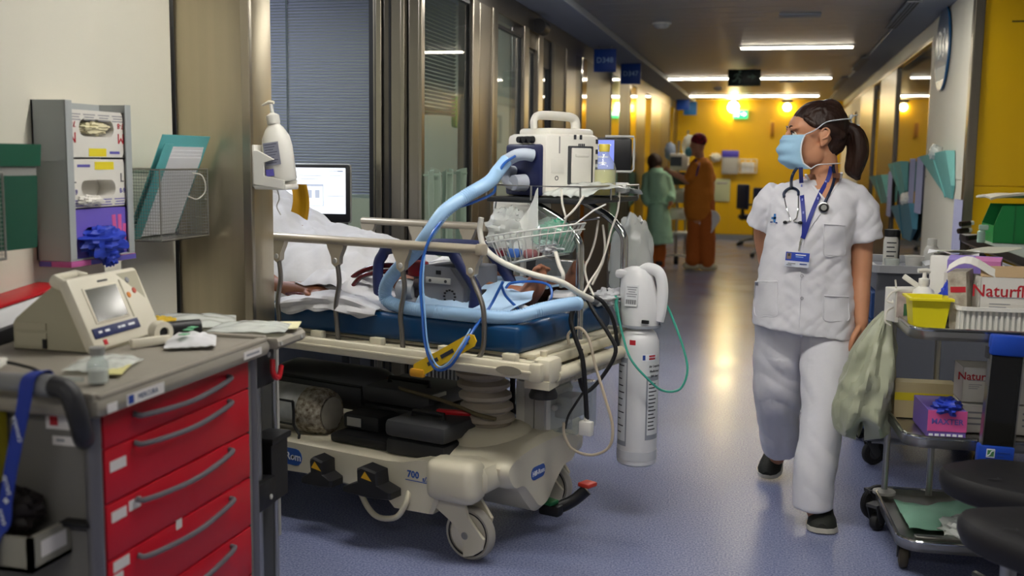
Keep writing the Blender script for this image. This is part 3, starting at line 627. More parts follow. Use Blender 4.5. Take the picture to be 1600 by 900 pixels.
# ================================================================== PATIENT, SHEETS
SHEET = mat('white_linen', '#cfcfd2', .85, bump=.4, bscale=11, sheen=.2)
def hz(x):
    pts = ((-1.8, 1.34), (-1.4, 1.31), (-1.25, 1.27), (-1.0, 1.20), (-.80, 1.135), (-.62, 1.06), (-.5, .995), (-.38, .95), (-.28, .915))
    for (a, b_), (c, d) in zip(pts, pts[1:]):
        if x <= c: return b_ + (d - b_) * (x - a) / (c - a)
    return pts[-1][1]
def sheetpt(u, v):
    x = -1.75 + 1.50 * u; y = .015 + .73 * v
    e = sin(pi * min(1, max(0, v))) ** .62
    z = .885 + (hz(x) - .885) * e
    n_ = noise.noise(V((x * 3.2, y * 3.8, 1.3))) * .040 + noise.noise(V((x * 9 + y * 5, y * 5, 4.1))) * .022 + abs(noise.noise(V((x * 5 - y * 7, x * 3, 9.1)))) * .05 - abs(noise.noise(V((x * 11 + y * 13, y * 4, 3.3)))) * .022
    z += n_ * (.35 + e)
    if v < .16: y -= .02 * noise.noise(V((x * 9, 2, 2)))
    # an opening that shows the forearm
    dx, dy = (x + .80) / .13, (y - .07) / .12
    z -= .0
    return (x, y, max(z, .884))
k = MB(); k.sheet(sheetpt, 110, 64, .004)
GF.single(k, 'bed_sheet', SHEET, 'large crumpled white sheet covering the patient on the gurney', 'sheet', (-1.0, .37, .885))
def roll(x0, x1, y, z, r, seed, h=1.0):
    def fn(u, v):
        x = x0 + (x1 - x0) * u; a = 2 * pi * v; e = min(1, 5 * u + .15, 5 * (1 - u) + .15) ** .5
        rr = r * e * (1 + .35 * noise.noise(V((x * 14, cos(a) * 1.4, sin(a) * 1.4 + seed))) + .18 * sin(a * 5 + x * 9 + seed))
        return (x, y + cos(a) * rr * 1.5, z + sin(a) * rr * h + .018 * sin(x * 9 + seed))
    return MB().grid(fn, 60, 26)
GF.single(roll(-.93, -.42, .0, .885, .036, 1.0), 'rolled_towel', SHEET, 'rolled white cloth bunched along the mattress edge below the forearm', 'cloth', (-.65, .0, .87))
def bunch(u, v):
    x = -.90 + .36 * u; y = .02 + .16 * v
    z = .93 + .10 * sin(pi * u) ** .6 * v + .03 * noise.noise(V((x * 11, y * 14, 3))) + .03 * abs(noise.noise(V((x * 16 + y * 9, y * 6, 7))))
    if u > .12 and u < .8 and v < .5: z += .03
    return (x, y + .015 * noise.noise(V((x * 12, 1, 5))), z)
GF.single(MB().sheet(bunch, 40, 26, .003), 'folded_drape', SHEET, 'white drape gathered in soft folds over the patient forearm', 'cloth', (-.72, .1, .95))
# patient body: one skin under the sheet, forearm and feet in view
k = MB()
def chain(mb, pts, rs, n=12, kk=4):
    P = cr(pts, kk); idx = [i / kk for i in range(len(P))]
    R = [rs[min(int(i), len(rs) - 1)] + (rs[min(int(i) + 1, len(rs) - 1)] - rs[min(int(i), len(rs) - 1)]) * (i - int(i)) for i in idx]
    d0 = (P[0] - P[1]).normalized(); d1 = (P[-1] - P[-2]).normalized()
    P = [P[0] + d0 * R[0] * .75, P[0] + d0 * R[0] * .45] + P + [P[-1] + d1 * R[-1] * .45, P[-1] + d1 * R[-1] * .75]
    R = [R[0] * .45, R[0] * .85] + R + [R[-1] * .85, R[-1] * .45]
    mb.tube(P, R, n); return mb
chain(k, [(-.62, .36, .94), (-.85, .36, .97), (-1.1, .36, 1.04), (-1.28, .36, 1.10), (-1.42, .36, 1.17)], [.13, .13, .14, .14, .06], 16)
k.ell((-1.55, .36, 1.24), (.11, .08, .10)); chain(k, [(-1.3, .18, 1.08), (-1.1, .10, 1.0), (-.98, .06, .935), (-.80, .045, .925), (-.735, .04, .925)], [.05, .047, .042, .038, .03])
for i, (dy, L) in enumerate(((-.032, .07), (-.012, .082), (.009, .08), (.03, .066))): chain(k, [(-.745, .04 + dy * .8, .925), (-.71, .04 + dy, .935), (-.69 + (L - .08) , .035 + dy, .925), (-.675 + (L - .08), .03 + dy, .91)], [.013, .0115, .010, .009], 8)
chain(k, [(-.79, .02, .93), (-.765, -.01, .928), (-.74, -.015, .92)], [.014, .012, .010], 8)
for y0, xf, yf in ((.24, .10, .28), (.48, .12, .56)):
    chain(k, [(-.62, y0, .94), (-.35, y0, .955), (-.10, y0 + .01, .94), (xf - .06, yf, .945)], [.09, .075, .058, .042])
    chain(k, [(xf - .07, yf, .93), (xf - .035, yf, .945), (xf + .0, yf, .99), (xf + .015, yf, 1.03)], [.034, .042, .04, .034])
    for j in range(5):
        dy = (j - 2) * .019; s_ = 1 if yf > .4 else -1
        chain(k, [(xf + .012, yf + dy, 1.03), (xf + .022, yf + dy * 1.05, 1.062 - .004 * abs(j - 1)), (xf + .036, yf + dy * 1.05, 1.07 - .006 * abs(j - 1))], [.0125, .0115, .0095], 8)
o = k.build('patient', SKIN2, None); remesh(o, .0055, 5)
o.location = GF.M @ V((0, 0, 0)); o.rotation_euler = (0, 0, GF.rz)
tag(o, 'patient lying under white sheets with only a forearm and bare feet showing', 'person')
def legsheet(u, v):
    x = -.30 + .42 * u; y = .06 + .62 * v
    e = sin(pi * v) ** .5; z = .888 + .125 * e * (1 - .3 * u) + .02 * noise.noise(V((x * 9, y * 9, 11))) + .014 * abs(noise.noise(V((x * 18 + y * 6, y * 10, 2))))
    return (x + .03 * noise.noise(V((y * 9, 3, 3))) * u, y, max(z, .884))
GF.single(MB().sheet(legsheet, 44, 44, .003), 'blue_drape', mat('pale_blue_drape', '#a9c6e2', .7, bump=.2, bscale=12, sheen=.2), 'pale blue drape over the patient lower legs', 'sheet', (-.1, .37, .885))
GF.single(roll(-.03, .16, .16, .905, .035, 4.0, 1.2), 'white_pad', SHEET, 'white padding wrapped beside the nearer bare foot', 'cloth', (.06, .16, .88))
GF.single(roll(.08, .20, .44, .90, .04, 6.0, 1.1), 'white_pad', SHEET, 'white padding between the two bare feet', 'cloth', (.14, .44, .88))
# blood tubes
BLOODT = mat('blood_tube', '#4a0d14', .25, coat=.4)
P = GF.at
def tubepx(name, pts, r, m, label, cat, y=None, k=7, n=8, group=None):
    """a hose through pixel / depth points measured in the gurney frame"""
    Q = [P(a, b_, y=(c if c is not None else y)) for a, b_, c in pts]; c0 = Q[len(Q) // 2]
    return GF.single(MB().tube(cr(Q, k), r, n), name, m, label, cat, tuple(c0), group)
tubepx('blood_tube', [(533, 470, .10), (545, 440, .10), (570, 422, .11), (600, 415, .12), (640, 417, .14), (668, 418, .16)], .011, BLOODT, 'upper dark red blood tube arching from the drape to the blue-framed pump', 'tube', n=10)
tubepx('blood_tube', [(547, 470, .07), (550, 450, .075), (566, 432, .08), (595, 425, .10), (628, 424, .13), (650, 430, .16)], .010, BLOODT, 'lower dark red blood tube running close under the other one', 'tube', n=10)
tubepx('blood_tube', [(448, 458, .02), (468, 460, .0), (490, 463, .0), (505, 470, .015), (520, 468, .03)], .008, BLOODT, 'short dark red tube lying across the patient wrist', 'tube', n=8)
# ================================================================== BLOOD PUMP WITH BLUE FRAME
t = GF.thing('blood_pump', 'portable blood pump with grey body and navy octagonal handle frames on mattress', 'medical device', (-.27, .2, .882))
octf = [(-.47, 1.085), (-.42, 1.118), (-.17, 1.122), (-.135, 1.10), (-.05, 1.00), (-.045, .96), (-.055, .90), (-.08, .895), (-.24, .898), (-.45, .897), (-.485, .93), (-.49, 1.04)]
for yy, dx in ((.09, 0), (.33, .01)):
    MB().tube(cr([(x + dx, yy, z) for x, z in octf], 4, True), .018, 10, True, flat=1.25).build('handle_frame', NAVY, t)
PG = mat('pump_grey', '#73757c', .45, .2)
MB().b2(-.30, -.085, .10, .32, .905, 1.06, .012).build('housing', PG, t)
MB().prism([(-.275, .91), (-.10, .91), (-.10, .985), (-.16, 1.06), (-.275, 1.06)], .094, .101, XZ, .003).build('face_panel', mat('pump_panel', '#85868d', .4, .3), t)
MB().b2(-.265, -.155, .088, .094, .995, 1.018, .002).build('label_strip', LGREY, t)
for x in (-.245, -.175): MB().cyl((x, .0865, 1.006), (x, .088, 1.006), .006).build('screw', DGREY, t)
for i in range(12): a = i * pi / 6; MB().box((-.16 + .024 * cos(a), .093, .95 + .024 * sin(a)), (.008, .004, .006)).build('vent_slot', BLACK, t, smooth=0)
MB().b2(-.22, -.20, .090, .096, 1.03, 1.045).build('port', BLACK, t)
text('CARDIOHELP', .013, INKK, TX((-.15, .0925, .916)), t)
k = MB(); k.lathe([(.001, -.04), (.04, -.036), (.046, 0), (.04, .04), (.001, .045)], 20, T(-.375, .13, .955) @ Ry(pi / 2), 1, 1); k.b2(-.43, -.32, .1, .2, .895, .93, .01); k.build('oxygenator', mat('oxy_clear', '#a9adb3', .2, .3), t)
k = MB(); k.b2(-.34, -.31, .11, .2, .93, 1.04, .01); k.cyl((-.33, .12, .985), (-.28, .12, .985), .022); k.build('pump_head', mat('pump_head_dark', '#3a3234', .4), t)
k = MB(); k.box((-.335, .14, 1.04), (.06, .07, .06), .012); k.build('blood_filter', mat('deep_red', '#7c1019', .3), t)
MB().lathe([(.001, -.02), (.022, -.018), (.024, 0), (.02, .02), (.001, .022)], 16, T(-.115, .2, 1.075) @ Ry(.7)).build('grey_knob', GREY, t)
MB().b2(-.08, -.055, .14, .30, .91, .975, .006).build('side_panel', mat('case_black', '#242528', .5), t)
MB().cyl((-.06, .20, .96), (-.045, .20, .96), .012).build('red_knob', REDP, t)
k = MB(); k.sheet(lambda u, v: (-.27 + .17 * u, .11 + .18 * v, 1.068 + .018 * sin(3 * u + 2 * v) + .008 * noise.noise(V((u * 5, v * 5, 1)))), 12, 12, .001)
GF.single(k, 'note_sheet', PAPER, 'crumpled white note lying on top of the blood pump', 'paper', (-.18, .2, 1.06))
# ================================================================== VENTILATOR TRAY AND WHAT IT CARRIES
TZ = 1.315
t = GF.thing('equipment_tray', 'raised steel tray on two bent chrome poles over the gurney foot', 'tray stand', (.2, .6, .77))
MB().b2(-.18, .23, .38, .92, TZ - .02, TZ, .004).build('tray_board', mat('tray_black', '#26282b', .35), t)
k = MB()
for z in (TZ + .045,): k.tube([(-.18, .38, z), (.23, .38, z), (.23, .92, z), (-.18, .92, z)], .004, 8, True)
for x, y in ((-.18, .38), (.23, .38), (.23, .92), (-.18, .92), (.23, .65), (.02, .38)): k.tube([(x, y, TZ - .01), (x, y, TZ + .045)], .004, 8)
k.build('guard_rail', CHROME2, t)
for y0, x0 in ((.41, .22), (.86, .20)):
    MB().tube(cr([(x0, y0, .70), (x0, y0, .95), (x0, y0, 1.10), (x0 - .006, y0, 1.15), (x0 - .035, y0, 1.19), (x0 - .09, y0, 1.235), (x0 - .22, y0, 1.30)], 6), .016, 14).build('pole', CHROME, t)
MB().tube([(.05, .41, 1.21), (.08, .86, 1.22)], .005, 8).build('cross_wire', CHROME2, t)
MB().b2(.19, .25, .38, .44, .70, .745, .006).build('clamp', CREAM2, t)
# ventilator
VF = Frame(GF.M @ V((-.005, .60, TZ)), GF.rz + RD(-22))
t = VF.thing('ventilator', 'white portable ventilator with navy hose panel and carrying handle on tray', 'medical device', (0, 0, 0))
VW = mat('vent_white', '#e0ddd3', .4)
k = MB(); k.b2(-.125, .125, -.14, .14, .0, .245, .022); k.b2(-.10, .10, -.10, .13, .235, .268, .014); k.build('housing', VW, t)
k = MB(); k.b2(-.112, .108, -.156, -.13, .004, .205, .02); k.build('hose_panel', mat('vent_navy', '#1b2148', .35), t)
k = MB(); k.tube(cr([(.0, -.10, .265), (.0, -.10, .30), (.0, -.07, .318), (.0, .05, .318), (.0, .10, .312), (.0, .115, .29), (.0, .115, .25)], 5), .014, 12, flat=1.4); k.build('carrying_handle', VW, t)
k = MB(); k.b2(.122, .131, -.03, .10, .05, .20, .004); k.build('door_frame', DGREY, t)
k = MB(); k.b2(.126, .136, -.016, .086, .055, .192, .004); k.b2(.13, .139, .0, .07, .158, .168, .002); k.build('door', VW, t)
for i in range(4): MB().b2(.1315, .1325, .018 + i * .009, .024 + i * .009, .2, .209).build('symbol', INKK, t, smooth=0)
for i in range(3):
    q = MB(); q.lathe([(.001, -.022), (.012, -.022), (.014, 0)], 12, T(-.02 + i * .034, -.142, .222) @ Rx(pi / 2) @ T(0, 0, 0) @ Matrix.Scale(-1, 4, (0, 0, 1))); q.build('dial', BLACK, t)
q = MB(); q.tube(cr([(.07, -.16, .16), (.06, -.19, .165), (.03, -.21, .16), (-.01, -.225, .14)], 5), .024, 14); q.build('outlet_elbow', mat('hose_port', '#b9c4d2', .35), t)
q = MB(); q.tube(cr([(-.05, -.155, .10), (-.05, -.19, .10), (-.04, -.205, .07), (-.01, -.205, .045), (.03, -.19, .04)], 5), .019, 12); q.cyl((.02, -.16, .055), (.02, -.215, .055), .034, .03, 18); q.build('inlet_elbow', mat('inlet_grey', '#aeb3bd', .3), t)
MB().b2(-.07, -.045, -.16, -.155, .165, .178).build('yellow_mark', YW, t, smooth=0)
for yy, zz in ((.115, .21), (.115, .17), (.115, .13), (.115, .10), (.0, .225), (.03, .225)): MB().b2(.1245, .1262, yy, yy + .012, zz, zz + .018).build('symbol', INKK, t, smooth=0)
MB().lathe([(.006, 0), (.009, 0), (.009, .001), (.006, .001)], 14, T(.1252, -.085, .075) @ Ry(pi / 2), ring=True).build('round_symbol', INKK, t, smooth=0)
MB().b2(.1245, .127, -.112, -.05, .095, .15, .001).build('cover_plate', VW, t)
MB().b2(.1245, .126, -.075, -.07, .17, .235).build('seam', GREY, t, smooth=0)
# monitor behind
t = GF.thing('touch_screen', 'small black tilted screen with lilac display behind the ventilator', 'screen', (.12, .90, TZ))
m = T(.105, .90, TZ + .17) @ Rz(RD(22))
MB().box((0, 0, 0), (.18, .03, .14), .012, M=m).build('casing', BLACK, t); k = MB(); k.tube([(-.02, -.02, .075), (.098, -.02, .075), (.1, -.02, .06), (.1, -.02, -.06), (.09, -.02, -.07), (.02, -.02, -.07)], .005, 8, M=m); k.build('bumper_frame', LGREY, t)
LIL = mat('lilac_screen', '#6f7bd0', .3, emit='#7f8fe0', estr=.35); MB().box((-.035, -.016, .0), (.105, .004, .12), M=m).build('display', LIL, t, smooth=0)
for i in range(4): MB().box((-.03, -.0185, .04 - i * .025), (.07 - .012 * i, .001, .007), M=m).build('display_line', INKW, t, smooth=0)
MB().b2(.05, .10, .88, .93, TZ, TZ + .11, .005).build('stand', DGREY, t)
# bottle of yellow fluid
p = P(943, 292, y=.70); bx, by = p.x, p.y
t = GF.thing('suction_bottle', 'square clear bottle half full of yellow fluid on tray', 'bottle', (bx, by, TZ + .03))
rr = [(.04, TZ + .0), (.05, TZ + .006), (.05, TZ + .11), (.045, TZ + .13), (.022, TZ + .165), (.018, TZ + .185)]
k = MB(); k.lathe(rr, 20, T(bx, by, 0), 1, 1); k.build('bottle_glass', CLEAR, t)
k = MB(); k.lathe([(.001, TZ + .004), (.046, TZ + .008), (.047, TZ + .055), (.001, TZ + .056)], 20, T(bx, by, 0)); k.build('yellow_fluid', mat('yellow_fluid', '#cdb01e', .2), t); k = MB(); k.lathe([(.001, TZ + .057), (.047, TZ + .057), (.047, TZ + .108), (.001, TZ + .109)], 20, T(bx, by, 0)); k.build('pale_fluid', mat('pale_fluid', '#d6cc7c', .25), t)
k = MB(); k.lathe([(.021, TZ + .18), (.023, TZ + .205), (.02, TZ + .21), (.001, TZ + .21)], 16, T(bx, by, 0)); k.build('cap', mat('yellow_cap', '#d8c554', .45), t)
# clear plastic wrapping along the tray edge
def wrap(x0, x1, y0, y1, z, h, seed):
    return lambda u, v: (x0 + (x1 - x0) * u + .01 * noise.noise(V((u * 6, v * 6, seed))), y0 + (y1 - y0) * v, z + h * (sin(pi * v) ** .5) * (.6 + .4 * sin(pi * u)) + .010 * noise.noise(V((u * 9, v * 7, seed + 3))))
GF.single(MB().sheet(wrap(.06, .25, .40, .92, TZ + .01, .05, 2.0), 30, 24, .002), 'plastic_wrap', MILKY, 'crinkled clear wrapping on the tray in front of the ventilator', 'wrapping', (.15, .65, TZ))
GF.single(MB().box((.15, .80, TZ + .035), (.16, .14, .04), .01, .3), 'tube_pack', mat('pack_white', '#d4d4d0', .5), 'flat white sealed pack under the wrapping at the tray end', 'pack', (.15, .80, TZ + .015))
# ================================================================== BASKET, HOSES, CABLES, GAS BOTTLE
WIRE = mat('white_wire', '#d9d9d4', .4); WCORD = mat('white_cord', '#d6d2c6', .5); BCORD = mat('black_cord', '#161618', .5)
t = GF.thing('wire_basket', 'white wire basket of supplies hung below the ventilator tray', 'basket', (.05, .40, 1.08))
BC = P(822, 352, y=.33); bc = V((BC.x, .40, 1.155))
def rim(r, dz, k=40): return [(bc.x + .205 * r * cos(2 * pi * i / k), bc.y + .14 * r * sin(2 * pi * i / k), bc.z + dz + .035 * (cos(2 * pi * i / k))) for i in range(k)]
k = MB(); k.tube(rim(1, .035), .0035, 6, True); k.tube(rim(.985, .012), .003, 6, True); k.build('rim_wire', WIRE, t)
k = MB(); k.tube(rim(.72, -.075), .003, 6, True)
for i in range(40):
    if i % 1 == 0:
        a, b_ = rim(1, .035)[i], rim(.72, -.075)[i]; k.tube([a, b_], .0022, 5)
for i in range(-4, 5):
    x = i * .03; w_ = .14 * .72 * sqrt(max(0, 1 - (x / (.205 * .72)) ** 2)); k.tube([(bc.x + x, bc.y - w_, bc.z - .075 + .035 * x / .205), (bc.x + x, bc.y + w_, bc.z - .075 + .035 * x / .205)], .0022, 5)
k.build('basket_wires', WIRE, t, kind='stuff')
k = MB(); k.tube([rim(1, .035)[38], (bc.x + .24, bc.y + .02, bc.z + .12), (bc.x + .26, bc.y + .08, TZ - .02)], .0035, 6); k.tube([rim(1, .035)[20], (bc.x - .2, bc.y + .04, TZ - .02)], .0035, 6); k.build('hanger_wire', WIRE, t)
def crumple(c, r, seed, amp=.3, flat=1.0, n=26):
    """a crushed bag: a lump with sharp creases"""
    def fn(u, v):
        a = 2 * pi * u; p = pi * (.02 + .96 * v); d = V((sin(p) * cos(a), sin(p) * sin(a), -cos(p)))
        q = 1 + amp * (abs(noise.noise(d * 2.1 + V((seed, 0, 0)))) * 1.6 - .5) + amp * .5 * noise.noise(d * 5 + V((0, seed, 0)))
        return (c[0] + r[0] * d.x * q, c[1] + r[1] * d.y * q, c[2] + r[2] * d.z * q * flat)
    return MB().grid(fn, n, n)
GF.single(crumple((bc.x - .11, bc.y - .02, bc.z + .02), (.085, .08, .10), 3.0, .35), 'plastic_bag', MILKY, 'clear crumpled plastic bag filling one end of the wire basket', 'bag', (bc.x - .11, bc.y, bc.z - .06))
k = MB(); k.sheet(lambda u, v: (bc.x - .10 + .15 * u * (1 - .30 * v) + .04 * v, bc.y - .05 + .02 * sin(4 * u), bc.z - .06 + v * (.11 + .15 * u) + .01 * noise.noise(V((u * 5, v * 5, 2)))), 16, 16, .002)
GF.single(k, 'paper_pouch', mat('pouch_white', '#dfe0da', .6, bump=.3, bscale=12), 'pointed white paper pouch standing up in the wire basket', 'pouch', (bc.x - .03, bc.y - .05, bc.z - .06))
t = GF.thing('oxygen_mask', 'green oxygen mask inside a clear dome in the wire basket', 'mask', (bc.x + .09, bc.y - .01, bc.z))
k = MB(); k.lathe([(.085, -.03), (.09, 0), (.078, .045), (.05, .07), (.001, .08)], 20, T(bc.x + .085, bc.y, bc.z + .01) @ Ry(.3)); k.build('clear_dome', glassmat('dome_plastic', '#d8ece4', .1, density=.22), t)
crumple((bc.x + .095, bc.y - .02, bc.z + .035), (.055, .05, .045), 8.0, .4).build('green_cushion', mat('mask_green', '#27a57f', .3, trans=.2), t)
for i, (dx, c_, lab, w_) in enumerate(((-.12, '#b03a46', 'small red-capped packet at the bottom of the wire basket', .03), (-.06, '#3c66b0', 'small blue packet at the bottom of the wire basket', .05), (.02, '#8d5a5c', 'brownish pink tubing packet at the bottom of the wire basket', .07))):
    GF.single(MB().box((bc.x + dx, bc.y - .05, bc.z - .052), (w_, .05, .035), .01, .2 * i), 'supply_packet', mat('packet_%d' % i, c_, .5), lab, 'packet', (bc.x + dx, bc.y - .05, bc.z - .07), 'packets in the wire basket')
GF.single(crumple((bc.x + .09, bc.y - .06, bc.z - .02), (.05, .03, .025), 5.0, .5), 'gauze_wad', SHEET, 'small white gauze wad under the green mask', 'gauze', (bc.x + .09, bc.y - .06, bc.z - .045))
# corrugated light blue breathing hose
HOSEM = mat('breathing_hose', '#9cc0e2', .35, trans=.0)
hp = [(803, 258, .30), (786, 270, .24), (765, 284, .17), (730, 305, .08), (695, 330, -.0), (671, 362, -.03), (650, 392, -.02), (622, 420, .0), (604, 445, .02), (604, 468, .03), (630, 487, .02), (680, 498, .0), (740, 502, .0), (800, 496, .03), (845, 484, .10), (885, 476, .18), (905, 474, .24)]
pts = [P(a, b_, y=c) for a, b_, c in hp]
_e = GF.loc(VF.M @ V((-.012, -.226, .139))); pts[0] = V(_e); pts[1] = V(_e).lerp(pts[2], .5)
for q in pts[9:]: q.z = max(q.z, .905)
fine = cr(pts, 26); L = [0]
for a, b_ in zip(fine, fine[1:]): L.append(L[-1] + (b_ - a).length)
N = int(L[-1] / .0045); ps = []; j = 0
for i in range(N + 1):
    s_ = L[-1] * i / N
    while j < len(L) - 2 and L[j + 1] < s_: j += 1
    ps.append(fine[j].lerp(fine[j + 1], (s_ - L[j]) / max(1e-9, L[j + 1] - L[j])))
GF.single(MB().tube(ps, [.0262 if i % 2 else .0235 for i in range(N + 1)], 14), 'breathing_hose', HOSEM, 'thick ribbed pale blue hose looping from the ventilator onto the mattress', 'hose', tuple(pts[8]), smooth=60)
BTUBE = mat('blue_tube', '#2b5fb0', .3); LTUBE = mat('light_blue_tube', '#7fa9d8', .3)
tubepx('thin_blue_tube', [(806, 243, .38), (786, 258, .28), (775, 285, .22), (770, 302, .2), (740, 316, .12), (705, 330, .02), (676, 365, -.06), (662, 400, -.08), (657, 440, -.10), (660, 490, -.13), (665, 540, -.15), (680, 576, -.16), (703, 572, -.16), (722, 545, -.15), (740, 515, -.10), (765, 480, .03), (786, 440, .05)], .0055, BTUBE, 'thin bright blue tube hanging in a loop over the bumper rail', 'tube')
tubepx('thin_blue_tube', [(664, 395, -.075), (661, 440, -.105), (664, 490, -.135), (669, 540, -.155), (683, 571, -.165), (699, 569, -.165), (718, 543, -.155), (735, 514, -.105)], .003, LTUBE, 'pale thin tube running inside the bright blue loop', 'tube')
tubepx('thin_blue_tube', [(790, 450, .20), (800, 442, .22), (835, 440, .24), (858, 446, .24), (862, 462, .22), (855, 475, .20)], .005, BTUBE, 'thin blue tube curling round the nearer bare foot', 'tube')
tubepx('thin_blue_tube', [(783, 445, .05), (790, 462, .08), (805, 478, .12), (815, 488, .14)], .005, BTUBE, 'short blue tube lying on the padding beside the blood pump', 'tube')
tubepx('white_hose', [(752, 340, .2), (750, 362, .2), (758, 388, .18), (785, 410, .16), (830, 428, .16), (875, 440, .18), (905, 458, .24), (925, 468, .3)], .011, WCORD, 'white hose sweeping from the wire basket to the foot of the mattress', 'hose', n=10)
for i, (pp, lab) in enumerate((
    ([(877, 296, .37), (879, 320, .36), (884, 342, .36), (878, 356, .38)], 'white lead dropping from the tray into the wire basket'),
    ([(912, 306, .38), (903, 320, .36), (893, 332, .34), (882, 342, .33)], 'white lead slanting from the tray edge to the basket rim'),
    ([(968, 300, .74), (965, 330, .72), (955, 360, .68), (947, 390, .60), (938, 415, .5), (922, 440, .42), (910, 462, .36)], 'long white cable curving down from the far tray corner'),
    ([(935, 345, .7), (930, 375, .62), (922, 400, .55), (914, 418, .5), (918, 440, .45), (928, 462, .4)], 'white cable hanging just behind the nearer chrome pole'),
    ([(942, 352, .72), (945, 380, .66), (943, 405, .58), (935, 425, .5), (925, 445, .45)], 'white cable hanging beside the farther chrome pole'),
    ([(868, 394, .32), (874, 415, .3), (880, 430, .28), (876, 448, .3)], 'short pale tube hanging from the basket bottom'))):
    tubepx('white_cable', pp, .0045 if i < 5 else .008, WCORD, lab, 'cable')
tubepx('black_cable', [(893, 500, .36), (897, 470, .40), (915, 461, .42), (940, 470, .44), (958, 500, .48), (965, 540, .5)], .008, BCORD, 'thick black cable arching over the gurney foot to the gas bottle', 'cable', n=10)
tubepx('black_cable', [(900, 470, .30), (892, 500, .28), (900, 530, .26), (910, 560, .26), (914, 600, .27), (917, 655, .29)], .009, BCORD, 'thick black cable falling straight to the white plug', 'cable', n=10)
tubepx('black_cable', [(918, 468, .44), (930, 490, .42), (950, 520, .42), (962, 550, .42), (940, 590, .40), (915, 612, .36), (905, 585, .34), (908, 545, .36)], .008, BCORD, 'loose black cable loop slung under the end bar', 'cable', n=10)
tubepx('black_cable', [(912, 612, .36), (900, 630, .34), (888, 650, .32), (883, 670, .3)], .005, BCORD, 'thin black cable end hanging below the black loop', 'cable')
tubepx('beige_cable', [(890, 540, .3), (888, 522, .3), (905, 512, .3), (920, 530, .29), (930, 570, .29), (945, 620, .29), (957, 665, .29), (952, 698, .29), (925, 711, .29), (895, 702, .29), (882, 680, .29), (881, 660, .30)], .0055, mat('beige_cord', '#b9ac97', .5), 'beige cable in a long loop hanging nearly to the floor', 'cable')
p = P(916, 669, y=.29)
t = GF.thing('power_plug', 'small white square plug hanging from the black cable', 'plug', tuple(p)); MB().box(tuple(p), (.052, .03, .055), .006).build('plug_body', WHITE, t); MB().cyl((p.x, p.y, p.z + .02), (p.x, p.y, p.z + .045), .012, .009).build('cord_sleeve', WHITE, t)
for i, (a, b_) in enumerate((((895, 500), (898, 545)), ((905, 520), (925, 525)))):
    pass
# gas bottle
gx, gy = .335, .73
t = GF.thing('gas_bottle', 'white gas bottle with moulded head and printed labels at the gurney foot', 'gas bottle', (gx, gy, .235))
GW = mat('bottle_white', '#d9d9da', .32)
k = MB(); k.lathe([(.001, .237), (.07, .237), (.079, .245), (.08, .26), (.08, .72), (.078, .745), (.066, .775), (.045, .795), (.04, .81), (.001, .815)], 32, T(gx, gy, 0)); k.build('cylinder', GW, t)
MB().lathe([(.079, .262), (.0815, .262), (.0815, .30), (.079, .30)], 32, T(gx, gy, 0), ring=True).build('base_sleeve', mat('sleeve_grey', '#c4c6ca', .5), t)
def wrapq(a0, a1, z0, z1, m, r=.0806, name='label_panel'):
    k = MB(); n_ = 12
    k.add([(gx + r * cos(a0 + (a1 - a0) * i / n_), gy + r * sin(a0 + (a1 - a0) * i / n_), z) for z in (z0, z1) for i in range(n_ + 1)], [(i, i + 1, n_ + 2 + i, n_ + 1 + i) for i in range(n_)]); return k.build(name, m, t)
LG = mat('label_grey', '#8f939b', .5); LWm = mat('label_white', '#d6d8da', .5)
fa = RD(-68)   # angle that faces the lens
def lab_(a0, a1, z0, z1, lines, z2=None):
    wrapq(fa + RD(a0), fa + RD(a1), z0, z1, LG, .0805); wrapq(fa + RD(a0 + 5), fa + RD(a1 - 4), z0 + .02, z1 - .02, LWm, .0809)
    zz = z1 - .03
    for i in range(lines):
        w_ = random.uniform(.5, .95); wrapq(fa + RD(a0 + 8), fa + RD(a0 + 8 + (a1 - a0 - 16) * w_), zz - .005, zz, INKK, .0812, 'print_line'); zz -= (z1 - z0 - .06) / lines
lab_(24, 80, .35, .61, 13); lab_(-80, -32, .32, .68, 11)
wrapq(fa + RD(24), fa + RD(74), .61, .70, LWm, .0806)
wrapq(fa + RD(10), fa + RD(52), .672, .70, mat('label_band', '#e3e5ea', .5), .0812); wrapq(fa + RD(30), fa + RD(52), .677, .695, INKR, .0816); wrapq(fa + RD(11), fa + RD(19), .676, .696, INKB, .0816)
text('AIR LIQUIDE', .0075, INKW, T(gx, gy, 0) @ Rz(fa + RD(41) + pi / 2) @ TX((0, -.0822, .686)), t)
for i, s_ in enumerate(('Air Liquide', 'Medicinal', '200 bar')): text(s_, .014, INKK, T(gx, gy, 0) @ Rz(fa + RD(50) + pi / 2) @ TX((0, -.0815, .65 - i * .02)), t)
wrapq(fa + RD(-28), fa + RD(-10), .735, .755, INKR, .0800, 'red_sticker')
hd = MB()
rings = []
for z, rx, ry, ox in ((.795, .06, .055, 0), (.81, .076, .07, 0), (.87, .082, .072, -.004), (.95, .074, .064, -.012), (1.0, .066, .055, -.018), (1.03, .05, .042, -.024), (1.04, .02, .02, -.026)):
    rings.append([(gx + ox + rx * cos(2 * pi * i / 28), gy + ry * sin(2 * pi * i / 28), z) for i in range(28)])
hd.loft(rings); hd.build('valve_cover', GW, t)
k = MB(); k.tube(cr([(gx + .0, gy, 1.02), (gx + .03, gy, 1.035), (gx + .075, gy, 1.02), (gx + .092, gy, .96), (gx + .088, gy, .88), (gx + .078, gy, .83)], 5), .016, 12, flat=1.5); k.build('carry_handle', GW, t)
k = MB(); k.box((gx - .065, gy - .02, 1.01), (.07, .05, .035), .014); k.build('valve_lever', GW, t)
